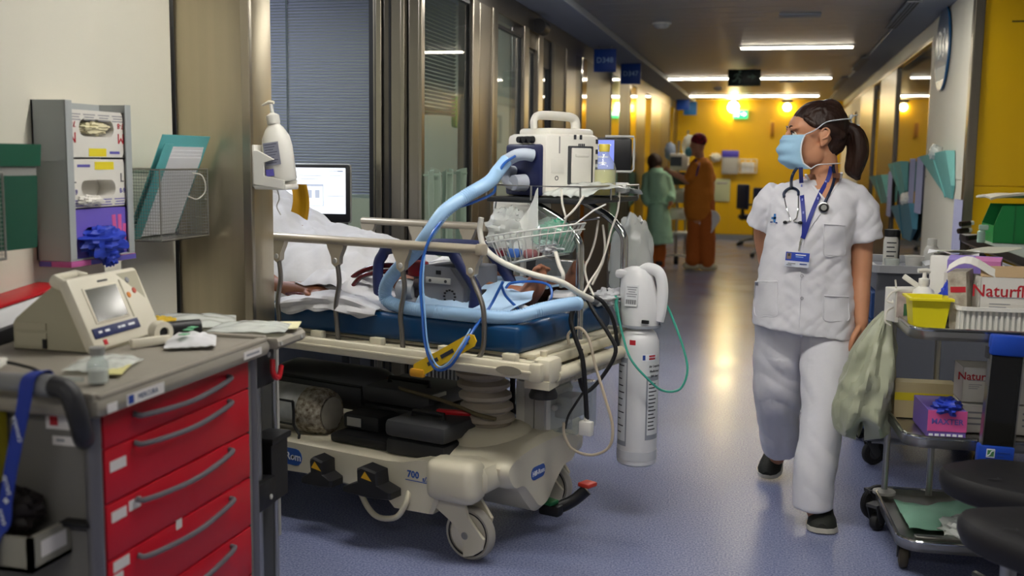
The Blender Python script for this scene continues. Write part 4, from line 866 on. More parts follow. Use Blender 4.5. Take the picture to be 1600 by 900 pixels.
k = MB(); k.lathe([(.082, .80), (.084, .806), (.082, .812)], 28, T(gx, gy, 0), ring=True); k.build('seam_ring', LG, t)
MB().box((gx + .05, gy - .065, .83), (.03, .01, .014), .002).build('vent_slot', BLACK, t); MB().box((gx + .03, gy + .0, 1.042), (.03, .02, .004)).build('top_slot', DGREY, t)
m = T(gx - .01, gy - .064, .93) @ Rx(-.12)
MB().box((0, -.004, 0), (.055, .002, .085), 0, M=m).build('handle_label', LWm, t, smooth=0)
for i in range(5): MB().box((0, -.0055, .033 - i * .009), (.045 - .008 * (i % 3), .001, .0035), M=m).build('print_line', INKG, t, smooth=0)
for i in range(11): MB().box((-.022 + i * .0042, -.0055, -.025), (.0014 + .001 * (i % 2), .001, .018), M=m).build('barcode_bar', INKK, t, smooth=0)
MB().b2(gx - .03, gx + .03, gy + .05, gy + .1, .72, .76).build('hanging_bracket', CHROME2, t)
tubepx('green_tube', [(962, 462, .66), (966, 490, .64), (972, 520, .62), (985, 560, .60), (1010, 590, .62), (1035, 610, .66), (1062, 608, .7), (1074, 580, .72), (1068, 545, .74), (1052, 500, .76), (1040, 475, .76), (1024, 463, .74)], .0048, mat('green_tube', '#3fa08c', .3, coat=.3), 'long green oxygen tube looping out beside the gas bottle', 'tube')
tubepx('green_tube', [(964, 464, .655), (963, 480, .65), (968, 505, .64)], .007, _M['green_tube'], 'short thicker green tube end clipped to the gas bottle head', 'tube')
GF.single(crumple((.20, .70, .91), (.07, .1, .035), 12.0, .4), 'white_pad', SHEET, 'white padding at the mattress corner beside the gas bottle head', 'cloth', (.2, .7, .885))
# bags and boxes behind the poles
GF.single(crumple((.12, 1.12, .98), (.10, .10, .25), 21.0, .14), 'hanging_bag', MILKY, 'large translucent grey bag hanging behind the farther chrome pole', 'bag', (.12, 1.12, .75))
t = GF.thing('infusion_pump', 'white rounded pump unit with a dark purple stripe behind the wire basket', 'medical device', (-.30, .80, .785))
k = MB(); k.box((-.26, .80, 1.17), (.26, .10, .26), .035, seg=4); k.b2(-.28, -.24, .79, .81, .785, 1.06); k.build('casing', WHITE, t)
MB().b2(-.36, -.22, .745, .752, 1.215, 1.235).build('purple_stripe', mat('stripe_purple', '#2e2a66', .4), t, smooth=0)
k = MB(); k.b2(-.37, -.15, .743, .749, 1.08, 1.19, .002); k.build('face', mat('face_grey', '#b0aca2', .45), t)
t = GF.thing('folding_handle', 'bent steel push handle behind the blood pump frame', 'handle', (-.28, .62, .885)); MB().tube(cr([(-.33, .62, .9), (-.33, .62, 1.08), (-.31, .62, 1.115), (-.25, .62, 1.125), (-.20, .62, 1.13), (-.19, .64, 1.10), (-.19, .64, .9)], 5), .014, 10).build('bent_tube', RAILM, t)
t = GF.thing('tissue_box', 'clear plastic box of white wipes below the wire basket', 'box', (.02, .60, .885)); MB().b2(-.06, .10, .56, .66, .885, 1.06, .01).build('clear_box', CLEAR, t); MB().b2(-.045, .085, .575, .645, .89, .99, .02).build('wipes', SHEET, t)
# dark medical trolley in the gloom behind the gurney foot
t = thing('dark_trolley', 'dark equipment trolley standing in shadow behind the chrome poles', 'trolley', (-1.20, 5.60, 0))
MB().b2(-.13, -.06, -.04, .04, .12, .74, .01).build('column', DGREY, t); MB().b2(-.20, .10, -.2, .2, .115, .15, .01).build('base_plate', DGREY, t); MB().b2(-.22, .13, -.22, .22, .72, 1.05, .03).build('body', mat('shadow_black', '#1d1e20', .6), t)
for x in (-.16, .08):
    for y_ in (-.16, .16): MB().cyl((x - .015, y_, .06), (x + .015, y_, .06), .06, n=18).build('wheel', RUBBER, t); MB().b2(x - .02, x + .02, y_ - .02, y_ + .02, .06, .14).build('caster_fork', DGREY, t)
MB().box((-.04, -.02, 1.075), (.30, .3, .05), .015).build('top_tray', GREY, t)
# pc monitor beyond the head end, with arm and yellow bag beside the soap pump
SCRN = mat('pc_screen', '#ffffff', .3, emit='#e3ecff', estr=.42)
SF = Frame((-2.38, 4.98, 0), RD(8))
a = SF.at(455, 256, y=0); b_ = SF.at(548, 348, y=0)
t = SF.thing('computer_monitor', 'lit computer monitor with white form on screen behind the patient', 'monitor', (0, 0, .62))
x0, x1, z1, z0 = a.x - .12, b_.x, a.z, b_.z; L_ = x1 - x0
MB().b2(x0, x1, -.015, .02, z0, z1, .014).build('bezel', BLACK, t); k = MB(); k.b2(x0 - .004, x1 + .004, -.008, .024, z0 - .004, z1 + .004, .016); k.build('casing', LGREY, t)
MB().b2(x0 + .01, x1 - .022, -.0165, -.015, z0 + .045, z1 - .018).build('screen', SCRN, t, smooth=0)
fg = mat('form_grey', '#b9c0cc', .5, emit='#b9c2d6', estr=.30); fw = mat('form_white', '#eeeeee', .5, emit='#eef2ff', estr=.40); fd = mat('form_dark', '#707a90', .5, emit='#8c97b0', estr=.2)
SW = x1 - .022 - x0; SH = z1 - z0
def scr(u0, u1, v0, v1, m, d): MB().b2(x0 + SW * u0, x0 + SW * u1, -.0165 - d, -.0165, z0 + SH * v0, z0 + SH * v1).build('screen_form', m, t, smooth=0)
scr(.36, .72, .28, .66, fg, .0004); scr(.37, .71, .29, .62, fw, .0007)
for u in (.44, .54, .64): scr(u - .03, u + .03, .42, .56, fg, .001)
for u0, u1, v in ((.78, .92, .88), (.80, .97, .80), (.40, .70, .80), (.42, .66, .74), (.76, .98, .45)): scr(u0, u1, v, v + .012, fg, .0004)
scr(.90, .97, .875, .895, fd, .0008)
k = MB(); k.b2((x0 + x1) / 2 - .05, (x0 + x1) / 2 + .05, .02, .06, .62, z0 + .1, .01); k.b2((x0 + x1) / 2 - .16, (x0 + x1) / 2 + .16, -.08, .14, .60, .625, .01); k.build('stand', DGREY, t)
t2 = SF.thing('side_desk', 'plain grey desk under the computer monitor beside the bed head', 'desk', (x0 + .3, .1, 0))
MB().b2(x0 - .3, x1 + .05, -.12, .12, .56, .60, .004).build('desk_top', GREY, t2)
for x in (x0 - .26, x1): MB().b2(x - .02, x + .02, .06, .10, 0, .56).build('leg', DGREY, t2, smooth=0)
t = thing('cardboard_box', 'brown box and dark bag on shelf below the blind', 'box', (-2.35, 5.30, .60)); MB().b2(-.14, .14, -.1, .1, .0, .42, .004).build('carton', mat('carton_brown', '#6d5746', .8), t)
MB().b2(-.15, -.02, -.105, .0, .01, .40).build('carton_face', mat('carton_pale', '#a39483', .8), t, smooth=0)
crumple((0, 0, .52), (.13, .09, .12), 31.0, .25).build('dark_bag', mat('dark_bag', '#3a3634', .6), t)
MB().b2(-.5, .2, -.2, .18, -.03, 0).build('shelf_board', DGREY, t); 
for x in (-.45, .15): MB().b2(x - .015, x + .015, -.1, -.07, -.6, -.03).build('shelf_leg', DGREY, t, smooth=0)
# pale green gowns hung on the pane behind the gurney
GOWN = mat('gown_pale', '#a9bda8', .75, bump=.5, bscale=9, stretch=(1, 1, .25))
for i, (px, w_) in enumerate(((678, .16), (699, .15), (722, .15))):
    c = onx(px, 268 - 1.5 * i, XF + .06); y0 = c.y
    fn = lambda u, v, y0=y0, w_=w_, zt=c.z, i=i: (XF + .055 + .02 * sin(u * 9 + i) + .006 * noise.noise(V((u * 7, v * 6, i * 3.1))), y0 - w_ / 2 + w_ * u, zt - .95 * v + .01 * sin(u * 6 + i * 2))
    _h = MB().sheet(fn, 20, 30, .004); _h.tube([(XF - .03, y0, c.z - .02), (XF + .09, y0, c.z - .02)], .006, 6); o = _h.build('hanging_gown', GOWN, None, off=(XF + .05, y0, c.z - .95)); o.location = (XF + .05, y0, c.z - .95)
    tag(o, ('pale green gown hung on the glass pane, first from the steel posts', 'pale green gown hung on the glass pane between two others', 'pale green gown hung on the glass pane, last before the next post')[i], 'gown', 'gowns on the glass pane')
# green and yellow reflection in the pane, built as a small case
p = onx(713, 175, XF - .35)
t = thing('reflected_case', 'slim green and yellow reflection in the blind-backed pane, built as a case', 'case', p); MB().box((0, 0, 0), (.04, .14, .22), .03).build('green_rim', mat('reflection_green', '#5f9a3e', .5), t); MB().box((.015, 0, 0), (.03, .09, .17), .02).build('yellow_face', mat('reflection_yellow', '#cfa52a', .5), t); MB().b2(-.3, 0, -.02, .02, -.02, .02).build('bracket', DGREY, t)
sl = MB(); z = 1.72
ya_, yb_ = ypx(668), ypx(734)
while z < 2.4: sl.add([(XF - .09, ya_, z + .006), (XF - .09, yb_, z + .006), (XF - .105, yb_, z - .006), (XF - .105, ya_, z - .006)], [(0, 1, 2, 3)]); z += .022
struct(sl.build('blind_of_window', mat('blind_grey', '#83857f', .5), None, smooth=0, kind='stuff'))['kind'] = 'stuff'
bpy.data.objects['blind_of_window'].parent = bpy.data.objects['window_3']
# ================================================================== RED CRASH CART (world axes: its drawers face +x)
WF = Frame((0, 0, 0), 0)
CREDM = mat('cart_red', '#c20e24', .4, var=.03); CTOP = mat('cart_top_grey', '#8f897e', .45, var=.05, vscale=10); CSIDE = mat('cart_side_grey', '#6f6d69', .5)
cx_ = -1.386
t = WF.thing('crash_cart', 'grey hospital cart with red drawers and medical clutter on top', 'cart', (-1.72, 2.27, 0))
k = MB(); k.b2(-2.04, -1.345, 1.875, 2.665, .905, .952, .02); k.build('worktop', CTOP, t)
k = MB(); k.b2(-2.0, -1.36, 1.88, 1.90, .945, .962, .006); k.b2(-2.0, -1.36, 2.64, 2.665, .945, .962, .006); k.b2(-1.38, -1.35, 1.89, 2.65, .944, .958, .006); k.build('rim', CTOP, t)
k = MB(); k.prism([(-1.335, 2.68), (-1.335, 2.86), (-1.36, 2.90), (-1.75, 2.90), (-1.75, 2.68)], .918, .948, None, .008); k.build('side_flap', mat('flap_grey', '#9a9488', .5), t)
for y_, z_ in ((2.70, .933), (2.83, .933)): MB().cyl((-1.336, y_, z_), (-1.332, y_, z_), .006, n=10).build('screw', LGREY, t)
k = MB(); k.b2(-2.02, -1.39, 1.93, 1.945, .10, .905); k.b2(-2.02, -1.39, 2.605, 2.62, .10, .905); k.b2(-2.02, -2.0, 1.93, 2.62, .1, .905); k.b2(-2.02, -1.40, 1.93, 2.62, .09, .13); k.build('cabinet', CSIDE, t)
k = MB(); k.cyl((-1.398, 1.925, .06), (-1.398, 1.925, .905), .018, n=14); k.build('corner_post', mat('post_grey', '#76757a', .35, .5), t)
k = MB(); k.cyl((-1.398, 2.635, .06), (-1.398, 2.635, .905), .018, n=14); k.build('corner_post', _M['post_grey'], t)
HGREY = mat('handle_grey', '#5f5d62', .45)
zs = [(.905, .822), (.820, .697), (.694, .568), (.565, .428), (.425, .285), (.282, .13)]
hz_ = [.877, .810, .678, .543, .409, .27]
STK = mat('sticker_white', '#d7d3d0', .6)
for i, (z1, z0) in enumerate(zs):
    d = MB().b2(-1.99, cx_, 1.948, 2.602, z0, z1 - .001, .004).build('drawer', CREDM, t)
    pts = [(cx_ + .002, 2.055, hz_[i]), (cx_ + .02, 2.08, hz_[i] - .006), (cx_ + .03, 2.27, hz_[i] - .014), (cx_ + .02, 2.46, hz_[i] - .003), (cx_ + .002, 2.485, hz_[i])]
    MB().tube(cr(pts, 6), .0068, 8).build('handle', HGREY, d)
    L = {0: [], 1: [(1.965, .06, .765)], 2: [(1.965, .055, .650), (2.03, .045, .655)], 3: [(1.965, .06, .535), (1.965, .035, .505), (2.22, .025, .590 - .045)], 4: [], 5: []}[i]
    for (y0, w_, z_) in L: MB().b2(cx_, cx_ + .0012, y0, y0 + w_, z_, z_ + .024).build('label', STK, d, smooth=0)
MB().b2(-1.3452, -1.344, 1.905, 1.94, .915, .935).build('label', STK, t, smooth=0)
q = MB().b2(-1.3452, -1.344, 1.975, 2.12, .915, .94).build('label', STK, t, smooth=0)
text('MERCURA', .017, mat('maker_blue', '#30486e', .5), T(-1.3438, 2.055, .9275) @ Rz(pi / 2) @ Rx(pi / 2), q); MB().b2(-1.3439, -1.3434, 1.98, 2.0, .918, .937).build('logo_mark', INKB, q, smooth=0)
MB().b2(-1.3452, -1.344, 2.50, 2.60, .92, .94).build('label', STK, t, smooth=0); MB().b2(-1.3439, -1.3436, 2.515, 2.585, .927, .933).build('print_line', INKG, t, smooth=0)
# end of the cart towards the gurney: tube, black clamps, red hook, bin
MB().cyl((-1.43, 2.72, .10), (-1.43, 2.72, .91), .017, n=16).build('side_tube', CHROME2, t)
MB().cyl((-1.495, 2.965, .10), (-1.495, 2.965, .91), .011, n=14).build('side_tube', CHROME2, t)
MB().b2(-1.75, -1.52, 2.66, 2.67, .1, .9).build('side_plate', mat('side_dark', '#4a4a48', .35, .3), t, smooth=0)
MB().b2(-1.50, -1.495, 2.66, 2.96, .10, .9).build('dark_panel', mat('side_dark', '#4a4a48', .35, .3), t, smooth=0)
for z0, z1 in ((.80, .915), (.435, .52)):
    o = MB().b2(-1.46, -1.395, 2.64, 2.78, z0, z1, .008).build('clamp', BLACK, t)
    MB().cyl((-1.396, 2.74, z1 - .025 if z0 > .7 else z0 + .03), (-1.392, 2.74, z1 - .025 if z0 > .7 else z0 + .03), .008, n=10).build('screw', LGREY, o)
MB().tube(cr([(-1.385, 2.745, .875), (-1.38, 2.735, .845), (-1.375, 2.74, .825), (-1.375, 2.765, .822), (-1.378, 2.785, .85)], 5), .008, 8).build('red_hook', REDP, t)
k = MB(); k.prism([(-.05, -.06), (.05, -.06), (.05, .06), (-.05, .06)], .42, .60, T(-1.455, 2.86, 0) @ Matrix.Diagonal((.6, .9, 1, 1)), .0); k.build('side_bin', BLACK, t)
k = MB(); k.prism([(-.065, -.07), (.065, -.07), (.065, .07), (-.065, .07)], .60, .62, T(-1.455, 2.86, 0) @ Matrix.Diagonal((.6, .9, 1, 1)), .004); k.build('bin_rim', BLACK, t)
# push handle end
k = MB(); k.tube(cr([(-1.40, 1.90, .86), (-1.375, 1.86, .885), (-1.37, 1.84, .93), (-1.385, 1.835, .975), (-1.42, 1.835, .985)], 6), [.022] * 25, 12, flat=1.2); k.build('handle_bracket', mat('bracket_black', '#26262a', .5), t)
k = MB(); k.tube([(-1.42, 1.835, .985), (-1.48, 1.835, .987), (-1.485, 1.835, .987), (-2.0, 1.835, .985)], [.024, .024, .020, .020], 14); k.build('push_handle', mat('bar_grey', '#7d7e80', .4), t)
k = MB(); k.tube(cr([(-2.0, 1.90, .86), (-2.0, 1.85, .93), (-1.99, 1.835, .985)], 6), .022, 12); k.build('handle_bracket', _M['bracket_black'], t)
for x in (-1.95, -1.45):
    for y_ in (1.98, 2.57): MB().cyl((x, y_ - .015, .05), (x, y_ + .015, .05), .05, n=18).build('wheel', RUBBER, t); MB().b2(x - .02, x + .02, y_ - .025, y_ + .025, .05, .10).build('caster_fork', DGREY, t)
# side rail shelf with pale tray and dark pouch
t2 = WF.thing('side_tray', 'open grey plastic tray holding a dark pouch on the cart end', 'tray', (-1.56, 1.90, .59))
k = MB(); k.b2(-1.70, -1.462, 1.80, 1.928, .59, .60); k.b2(-1.70, -1.462, 1.80, 1.81, .59, .665); k.b2(-1.475, -1.462, 1.80, 1.928, .59, .665); k.b2(-1.70, -1.69, 1.80, 1.928, .59, .69); k.build('tray_shell', mat('tray_grey', '#8b887d', .5), t2, smooth=0)
MB().b2(-1.462, -1.4605, 1.83, 1.91, .615, .65).build('label_holder', STK, t2, smooth=0)
MB().b2(-1.470, -1.40, 1.90, 1.93, .658, .668).build('tray_rail', BLACK, t2, smooth=0)
crumple((-1.58, 1.87, .70), (.085, .05, .055), 41.0, .3).build('dark_pouch', mat('pouch_dark', '#1b1416', .6), t2)
t2 = WF.thing('sharps_bin', 'dark yellow sharps bin in shadow behind the blue lanyard', 'bin', (-1.72, 1.87, .70)); MB().b2(-1.90, -1.60, 1.80, 1.925, .70, .94, .02).build('bin_body', mat('sharps_yellow', '#a5961a', .5), t2)
MB().b2(-1.92, -1.58, 1.79, 1.928, .69, .70).build('shelf', CSIDE, t2, smooth=0)
for z0, z1, x1 in ((.865, .90, -1.455), (.83, .85, -1.44)): 
    q = MB().b2(x1 - .06, x1, 1.9285, 1.9295, z0, z1).build('notice_label', STK, t, smooth=0)
    q.data.transform(T(0, -.0, 0)) ; MB().b2(x1 - .05, x1 - .03, 1.928, 1.9286, z0 + .008, z1 - .006).build('label_print', INKR if z0 > .85 else INKG, t, smooth=0)
# blue lanyard over the push handle
LANY = mat('lanyard_blue', '#13308f', .55)
pts = [(-1.452, 1.863, .985), (-1.453, 1.853, 1.008), (-1.455, 1.835, 1.012), (-1.459, 1.809, 1.0), (-1.466, 1.803, .95), (-1.492, 1.80, .85), (-1.515, 1.798, .75), (-1.523, 1.796, .69), (-1.546, 1.79, .655), (-1.55, 1.785, .58), (-1.555, 1.785, .50), (-1.56, 1.785, .40)]
cp = cr(pts, 5); k = MB(); n_ = len(cp) - 1
k.sheet(lambda u, v: (cp[min(n_, int(round(v * n_)))].x + (u - .5) * (.036 - .006 * v), cp[min(n_, int(round(v * n_)))].y, cp[min(n_, int(round(v * n_)))].z + (u - .5) * .004), 2, n_, .0015)
o = k.build('lanyard', LANY, None, off=(-1.5, 1.83, .40)); o.location = (-1.5, 1.83, .40); tag(o, 'blue printed lanyard hanging over the cart push handle', 'lanyard')
OFF[o.name] = (-1.5, 1.83, .40)
for (x, z_, s_, sz) in ((-1.478, .90, 'CANARIA', .013), (-1.507, .78, 'SALUD', .014), (-1.52, .71, 'GRAN', .013), (-1.552, .60, 'SALUD', .013)):
    text(s_, sz, INKW, T(x, 1.7945 - (.95 - z_) * .02, z_) @ Ry(-.25 if z_ > .65 else .05) @ Rx(pi / 2) @ Matrix.Rotation(pi / 2, 4, 'Z'), o)
MB().box((-1.513, 1.794, .745), (.012, .002, .004), 0, 0).build('cross_mark', INKW, o, smooth=0); MB().box((-1.513, 1.794, .745), (.004, .002, .012)).build('cross_mark', INKW, o, smooth=0)
# defibrillator
t = WF.thing('defibrillator', 'beige defibrillator with tilted screen standing on the red cart', 'medical device', (-1.78, 2.46, .952))
DB = mat('defib_beige', '#aaa58f', .5); DC = mat('defib_cream', '#d8d2c0', .45)
k = MB(); k.prism([(-1.665, .953), (-1.735, 1.135), (-1.76, 1.14), (-1.895, 1.035), (-1.905, 1.02), (-1.905, .953)], 2.31, 2.615, XZ, .006); k.build('housing', DB, t)
A = V((-1.655, 2.31, .972)); Bq = V((-1.672, 2.628, .972)); Up = V((-.41, 0, .91)); Rt = (Bq - A).normalized(); Nn = Rt.cross(Up).normalized()
FM = Matrix(((Rt.x, Up.x, Nn.x, A.x), (Rt.y, Up.y, Nn.y, A.y), (Rt.z, Up.z, Nn.z, A.z), (0, 0, 0, 1)))
Wd = (Bq - A).length; Hd = .178
k = MB(); k.b2(-.012, Wd, -.012, Hd + .012, -.03, .004, .012, M=FM); k.build('front_face', DC, t)
k = MB(); k.b2(.03, .19, .055, .155, .003, .007, .003, M=FM); k.build('screen_bezel', DC, t)
MB().b2(.038, .182, .06, .15, .0065, .008, .001, M=FM).build('screen', mat('defib_screen', '#4c4c42', .12), t, smooth=0)
MB().b2(.0, .215, .018, .046, .004, .008, .004, M=FM).build('key_panel', mat('key_navy', '#222c5a', .4), t)
for u0, w_ in ((.02, .015), (.05, .02), (.125, .018), (.11, .012), (.16, .03)): MB().b2(u0, u0 + w_, .03, .036, .008, .009, M=FM).build('key_mark', INKW, t, smooth=0)
MB().b2(.03, .045, -.002, .012, .004, .006, M=FM).build('red_mark', REDP, t, smooth=0)
for u_, v_, c_ in ((.245, .155, INKG), (.225, .113, mat('amber_key', '#d07c1e', .4)), (.258, .122, mat('red_key', '#c4503c', .4))):
    MB().lathe([(.001, .007), (.008, .0065), (.0085, .004)], 14, FM @ T(u_, v_, 0)).build('round_key', c_, t)
MB().b2(.205, .21, .05, .16, .004, .0055, M=FM).build('panel_seam', DB, t, smooth=0)
for i in range(6): MB().b2(.11 + .008 * i, .116 + .008 * i, .164, .169, .004, .0055, M=FM).build('badge_letter', INKK, t, smooth=0)
k = MB(); k.tube([FM @ V(p) for p in ((0, Hd, -.02), (0.0, Hd + .022, -.04), (.10, Hd + .026, -.045), (.12, Hd + .01, -.03))], .010, 10, flat=1.6); k.build('carry_handle', DC, t); MB().b2(.01, .10, Hd - .002, Hd + .018, -.05, -.03, M=FM).build('handle_gap', BLACK, t, smooth=0)
k = MB(); k.b2(-1.89, -1.80, 2.306, 2.309, .965, 1.0); k.b2(-1.89, -1.80, 2.306, 2.309, 1.008, 1.025); k.build('side_hatch', mat('defib_beige2', '#b1ac96', .5), t, smooth=0)
MB().b2(-1.81, -1.80, 2.303, 2.309, .96, .985).build('hatch_latch', BLACK, t, smooth=0)
# clutter on the worktop
ZT = .957
def cart_sheet(name, m, lab, cat, cx, cy, w, d, h, seed, rz=0, th=.002):
    fn = lambda u, v: (cx + cos(rz) * (u - .5) * w - sin(rz) * (v - .5) * d, cy + sin(rz) * (u - .5) * w + cos(rz) * (v - .5) * d, ZT + .006 + h * (sin(pi * u) * sin(pi * v)) ** .6 + .3 * h * noise.noise(V((u * 6, v * 6, seed))))
    return WF.single(MB().sheet(fn, 24, 24, th), name, m, lab, cat, (cx, cy, ZT))
cart_sheet('dressing_pack', SHEET, 'white dressing pack with green print on the grey worktop', 'pack', -1.50, 2.50, .13, .17, .022, 1, .5)
for (dx, dy, _l) in ((-.02, .02, 'green sticker in the middle of the white dressing pack'), (.01, -.05, 'green sticker at the end of the white dressing pack by the paddle ring'), (-.03, .06, 'green sticker at the end of the white dressing pack by the side flap')): WF.single(MB().box((-1.50 + dx, 2.50 + dy, ZT + .034), (.02, .025, .002)), 'green_sticker', mat('sticker_green', '#69b083', .5), _l, 'sticker', (-1.5 + dx, 2.5 + dy, ZT + .033), 'green stickers on the dressing pack')
cart_sheet('clear_wrapper', MILKY, 'long clear plastic wrapper lying along the back of the worktop', 'wrapper', -1.70, 2.80, .30, .24, .02, 2, .5)
cart_sheet('clear_wrapper', MILKY, 'clear plastic wrapper drooping over the hinged side flap', 'wrapper', -1.46, 2.76, .22, .16, .018, 3, .3)
cart_sheet('yellow_pouch', mat('pouch_yellow', '#c8a52a', .4, bump=.3, bscale=20), 'crumpled yellow foil pouch beside the defibrillator', 'pouch', -1.72, 2.70, .10, .16, .03, 4, .2)
o = WF.single(MB().box((-1.40, 2.83, .962), (.11, .13, .004), .001, .35), 'index_card', mat('card_cream', '#d8d3ac', .7), 'cream card lying on the hinged side flap', 'card', (-1.40, 2.83, .96))
cart_sheet('clear_wrapper', MILKY, 'clear plastic wrapper in front of the defibrillator', 'wrapper', -1.53, 2.16, .13, .16, .02, 5, .2)
cart_sheet('clear_wrapper', MILKY, 'clear crumpled wrapper at the back corner of the worktop', 'wrapper', -1.93, 2.08, .16, .22, .05, 6)
cart_sheet('yellow_label', mat('label_yellow', '#d3cc8c', .6), 'pale yellow slip beside the glass vial', 'paper', -1.47, 2.12, .05, .12, .004, 7, .4)
t = WF.thing('glass_vial', 'small clear vial with grey crimped cap at the cart corner', 'vial', (-1.432, 2.0, ZT))
MB().lathe([(.001, 0), (.022, .001), (.023, .045), (.015, .056), (.013, .064)], 20, T(-1.432, 2.0, ZT)).build('vial_glass', CLEAR, t); MB().lathe([(.014, .062), (.017, .064), (.017, .08), (.001, .081)], 18, T(-1.432, 2.0, ZT)).build('crimp_cap', GREY, t)
MB().lathe([(.001, .002), (.020, .003), (.021, .03), (.001, .031)], 16, T(-1.432, 2.0, ZT)).build('powder', mat('vial_powder', '#d9d8d0', .8), t)
WF.single(MB().tube([(-1.60, 1.98, ZT + .008), (-1.46, 1.985, ZT + .008)], .006, 10), 'syringe', CLEAR, 'clear syringe lying by the glass vial', 'syringe', (-1.53, 1.98, ZT))
WF.single(MB().tube(cr([(-1.86, 1.95, ZT + .01), (-1.75, 2.05, ZT + .02), (-1.66, 2.06, ZT + .01), (-1.60, 2.02, ZT + .012)], 6), .004, 8), 'black_lead', BCORD, 'thin black lead lying on the worktop before the defibrillator', 'cable', (-1.72, 2.03, ZT))
WF.single(MB().box((-1.80, 2.0, ZT + .02), (.20, .07, .018), .005, .4), 'white_strip', WHITE, 'white plastic strip lying across the worktop back corner', 'strip', (-1.8, 2.0, ZT))
t = WF.thing('tape_roll', 'white paddle ring with black centre under the defibrillator face', 'paddle', (-1.59, 2.50, ZT))
m = T(-1.585, 2.49, ZT + .03) @ Rz(-.5) @ Ry(pi / 2); k = MB(); k.lathe([(.014, -.02), (.028, -.018), (.03, 0), (.028, .018), (.014, .02)], 22, m, ring=True); k.build('ring', DC, t); k = MB(); k.lathe([(.001, -.012), (.015, -.012), (.015, .012), (.001, .012)], 16, m); k.build('black_centre', BLACK, t)
WF.single(MB().tube([(-1.62, 2.55, ZT + .024), (-1.55, 2.63, ZT + .024)], .022, 14), 'black_grip', BLACK, 'black cylindrical grip beside the white paddle ring', 'grip', (-1.58, 2.59, ZT))
WF.single(MB().box((-1.585, 2.44, ZT + .012), (.02, .11, .022), .004, -.5), 'paddle_bracket', DC, 'cream bracket propping the white paddle ring', 'bracket', (-1.585, 2.44, ZT))
t = WF.thing('document_binder', 'white document box with red edge behind the defibrillator', 'binder', (-2.05, 2.46, ZT))
m = T(-2.03, 2.50, ZT + .06) @ Rx(.10); MB().b2(-.06, .04, -.30, .16, -.05, .042, .01, M=m).build('box_body', PAPER, t); MB().b2(-.062, .042, -.30, .16, .042, .052, .003, M=m).build('red_edge', REDP, t); MB().b2(.02, .06, -.3, .12, -.05, -.01, .004, M=m).build('black_base', BLACK, t)
# ---- wall fittings above the cart (wall plane x = XW, facing +x)
HG = mat('holder_grey', '#a4a9a9', .45)
hy0, hy1, hz0, hz1 = 2.665, 2.985, 1.150, 1.615
t = WF.thing('glove_box_holder', 'grey wall holder stacked with three boxes of gloves', 'holder', (XW, 2.82, hz0))
k = MB(); k.b2(XW, XW + .115, hy0, hy0 + .006, hz0, hz1); k.b2(XW, XW + .115, hy1 - .006, hy1, hz0, hz1); k.b2(XW, XW + .006, hy0, hy1, hz0, hz1); k.b2(XW + .11, XW + .116, hy0, hy0 + .03, hz0, hz1, .002); k.b2(XW + .11, XW + .116, hy1 - .03, hy1, hz0, hz1, .002); k.b2(XW, XW + .115, hy0, hy1, hz0 - .004, hz0); k.build('holder_frame', HG, t, smooth=0)
bx0 = XW + .010; xf = XW + .104
def glovebox(name, z0, z1, m, lab, flip):
    b_ = WF.thing(name, lab, 'box', (XW + .05, 2.82, z0)); k = MB(); n_ = 24
    y0, y1 = hy0 + .012, hy1 - .012; cy, cz = (y0 + y1) / 2, (z0 + z1) / 2 + (.018 if flip else -.016 if flip is not None else -.01)
    ow, oh = .085, .026 if flip is not None else .034
    slot = [(cy + (ow - oh) * (1 if cos(a) > 0 else -1) * (abs(cos(a)) > .02) + oh * cos(a), cz + oh * sin(a)) for a in [2 * pi * i / n_ for i in range(n_)]]
    out = []
    for i in range(n_):
        a = 2 * pi * i / n_; d = (cos(a), sin(a)); s_ = min((y1 - y0) / 2 / max(abs(d[0]), 1e-6), (z1 - z0) / 2 / max(abs(d[1]), 1e-6)); out.append(((y0 + y1) / 2 + d[0] * s_, (z0 + z1) / 2 + d[1] * s_))
    vs = [(xf, p[0], p[1]) for p in out] + [(xf, p[0], p[1]) for p in slot] + [(xf - .06, p[0], p[1]) for p in slot]
    fs = [(i, (i + 1) % n_, n_ + (i + 1) % n_, n_ + i) for i in range(n_)] + [(n_ + i, n_ + (i + 1) % n_, 2 * n_ + (i + 1) % n_, 2 * n_ + i) for i in range(n_)] + [tuple(2 * n_ + i for i in range(n_))]
    k.add(vs, fs)
    for q in (((y0, z0), (y0, z1)), ((y1, z0), (y1, z1)), ((y0, z0), (y1, z0)), ((y0, z1), (y1, z1))): k.add([(xf, *q[0]), (xf, *q[1]), (bx0, *q[1]), (bx0, *q[0])], [(0, 1, 2, 3)])
    for (yy, zz) in ((y0, z0), (y1, z0), (y1, z1), (y0, z1)): k.add([(xf, yy, zz), (xf, (y0 + y1) / 2, zz), (xf, (y0 + y1) / 2 + (yy - (y0 + y1) / 2) * .99, (z0 + z1) / 2 + (zz - (z0 + z1) / 2) * .99)], [(0, 1, 2)])
    k.build('carton', m, b_, smooth=0); return b_, cy, cz
CART = mat('carton_white', '#d9d6ce', .65)
def prn(b_, yy, zz, w_, h_, m): MB().b2(xf, xf + .0008, yy - w_ / 2, yy + w_ / 2, zz - h_ / 2, zz + h_ / 2).build('print_patch', m, b_, smooth=0)
def ptx(b_, s, yy, zz, sz, m, rot=0): text(s, sz, m, T(xf + .0012, yy, zz) @ Rz(pi / 2) @ Rx(pi / 2) @ Matrix.Rotation(rot, 4, 'Z'), b_)
YP = mat('print_yellow', '#e2cf28', .6)
b1, cy, cz = glovebox('glove_box', 1.45, 1.59, CART, 'uppermost glove box in the holder, white with red size M', True)
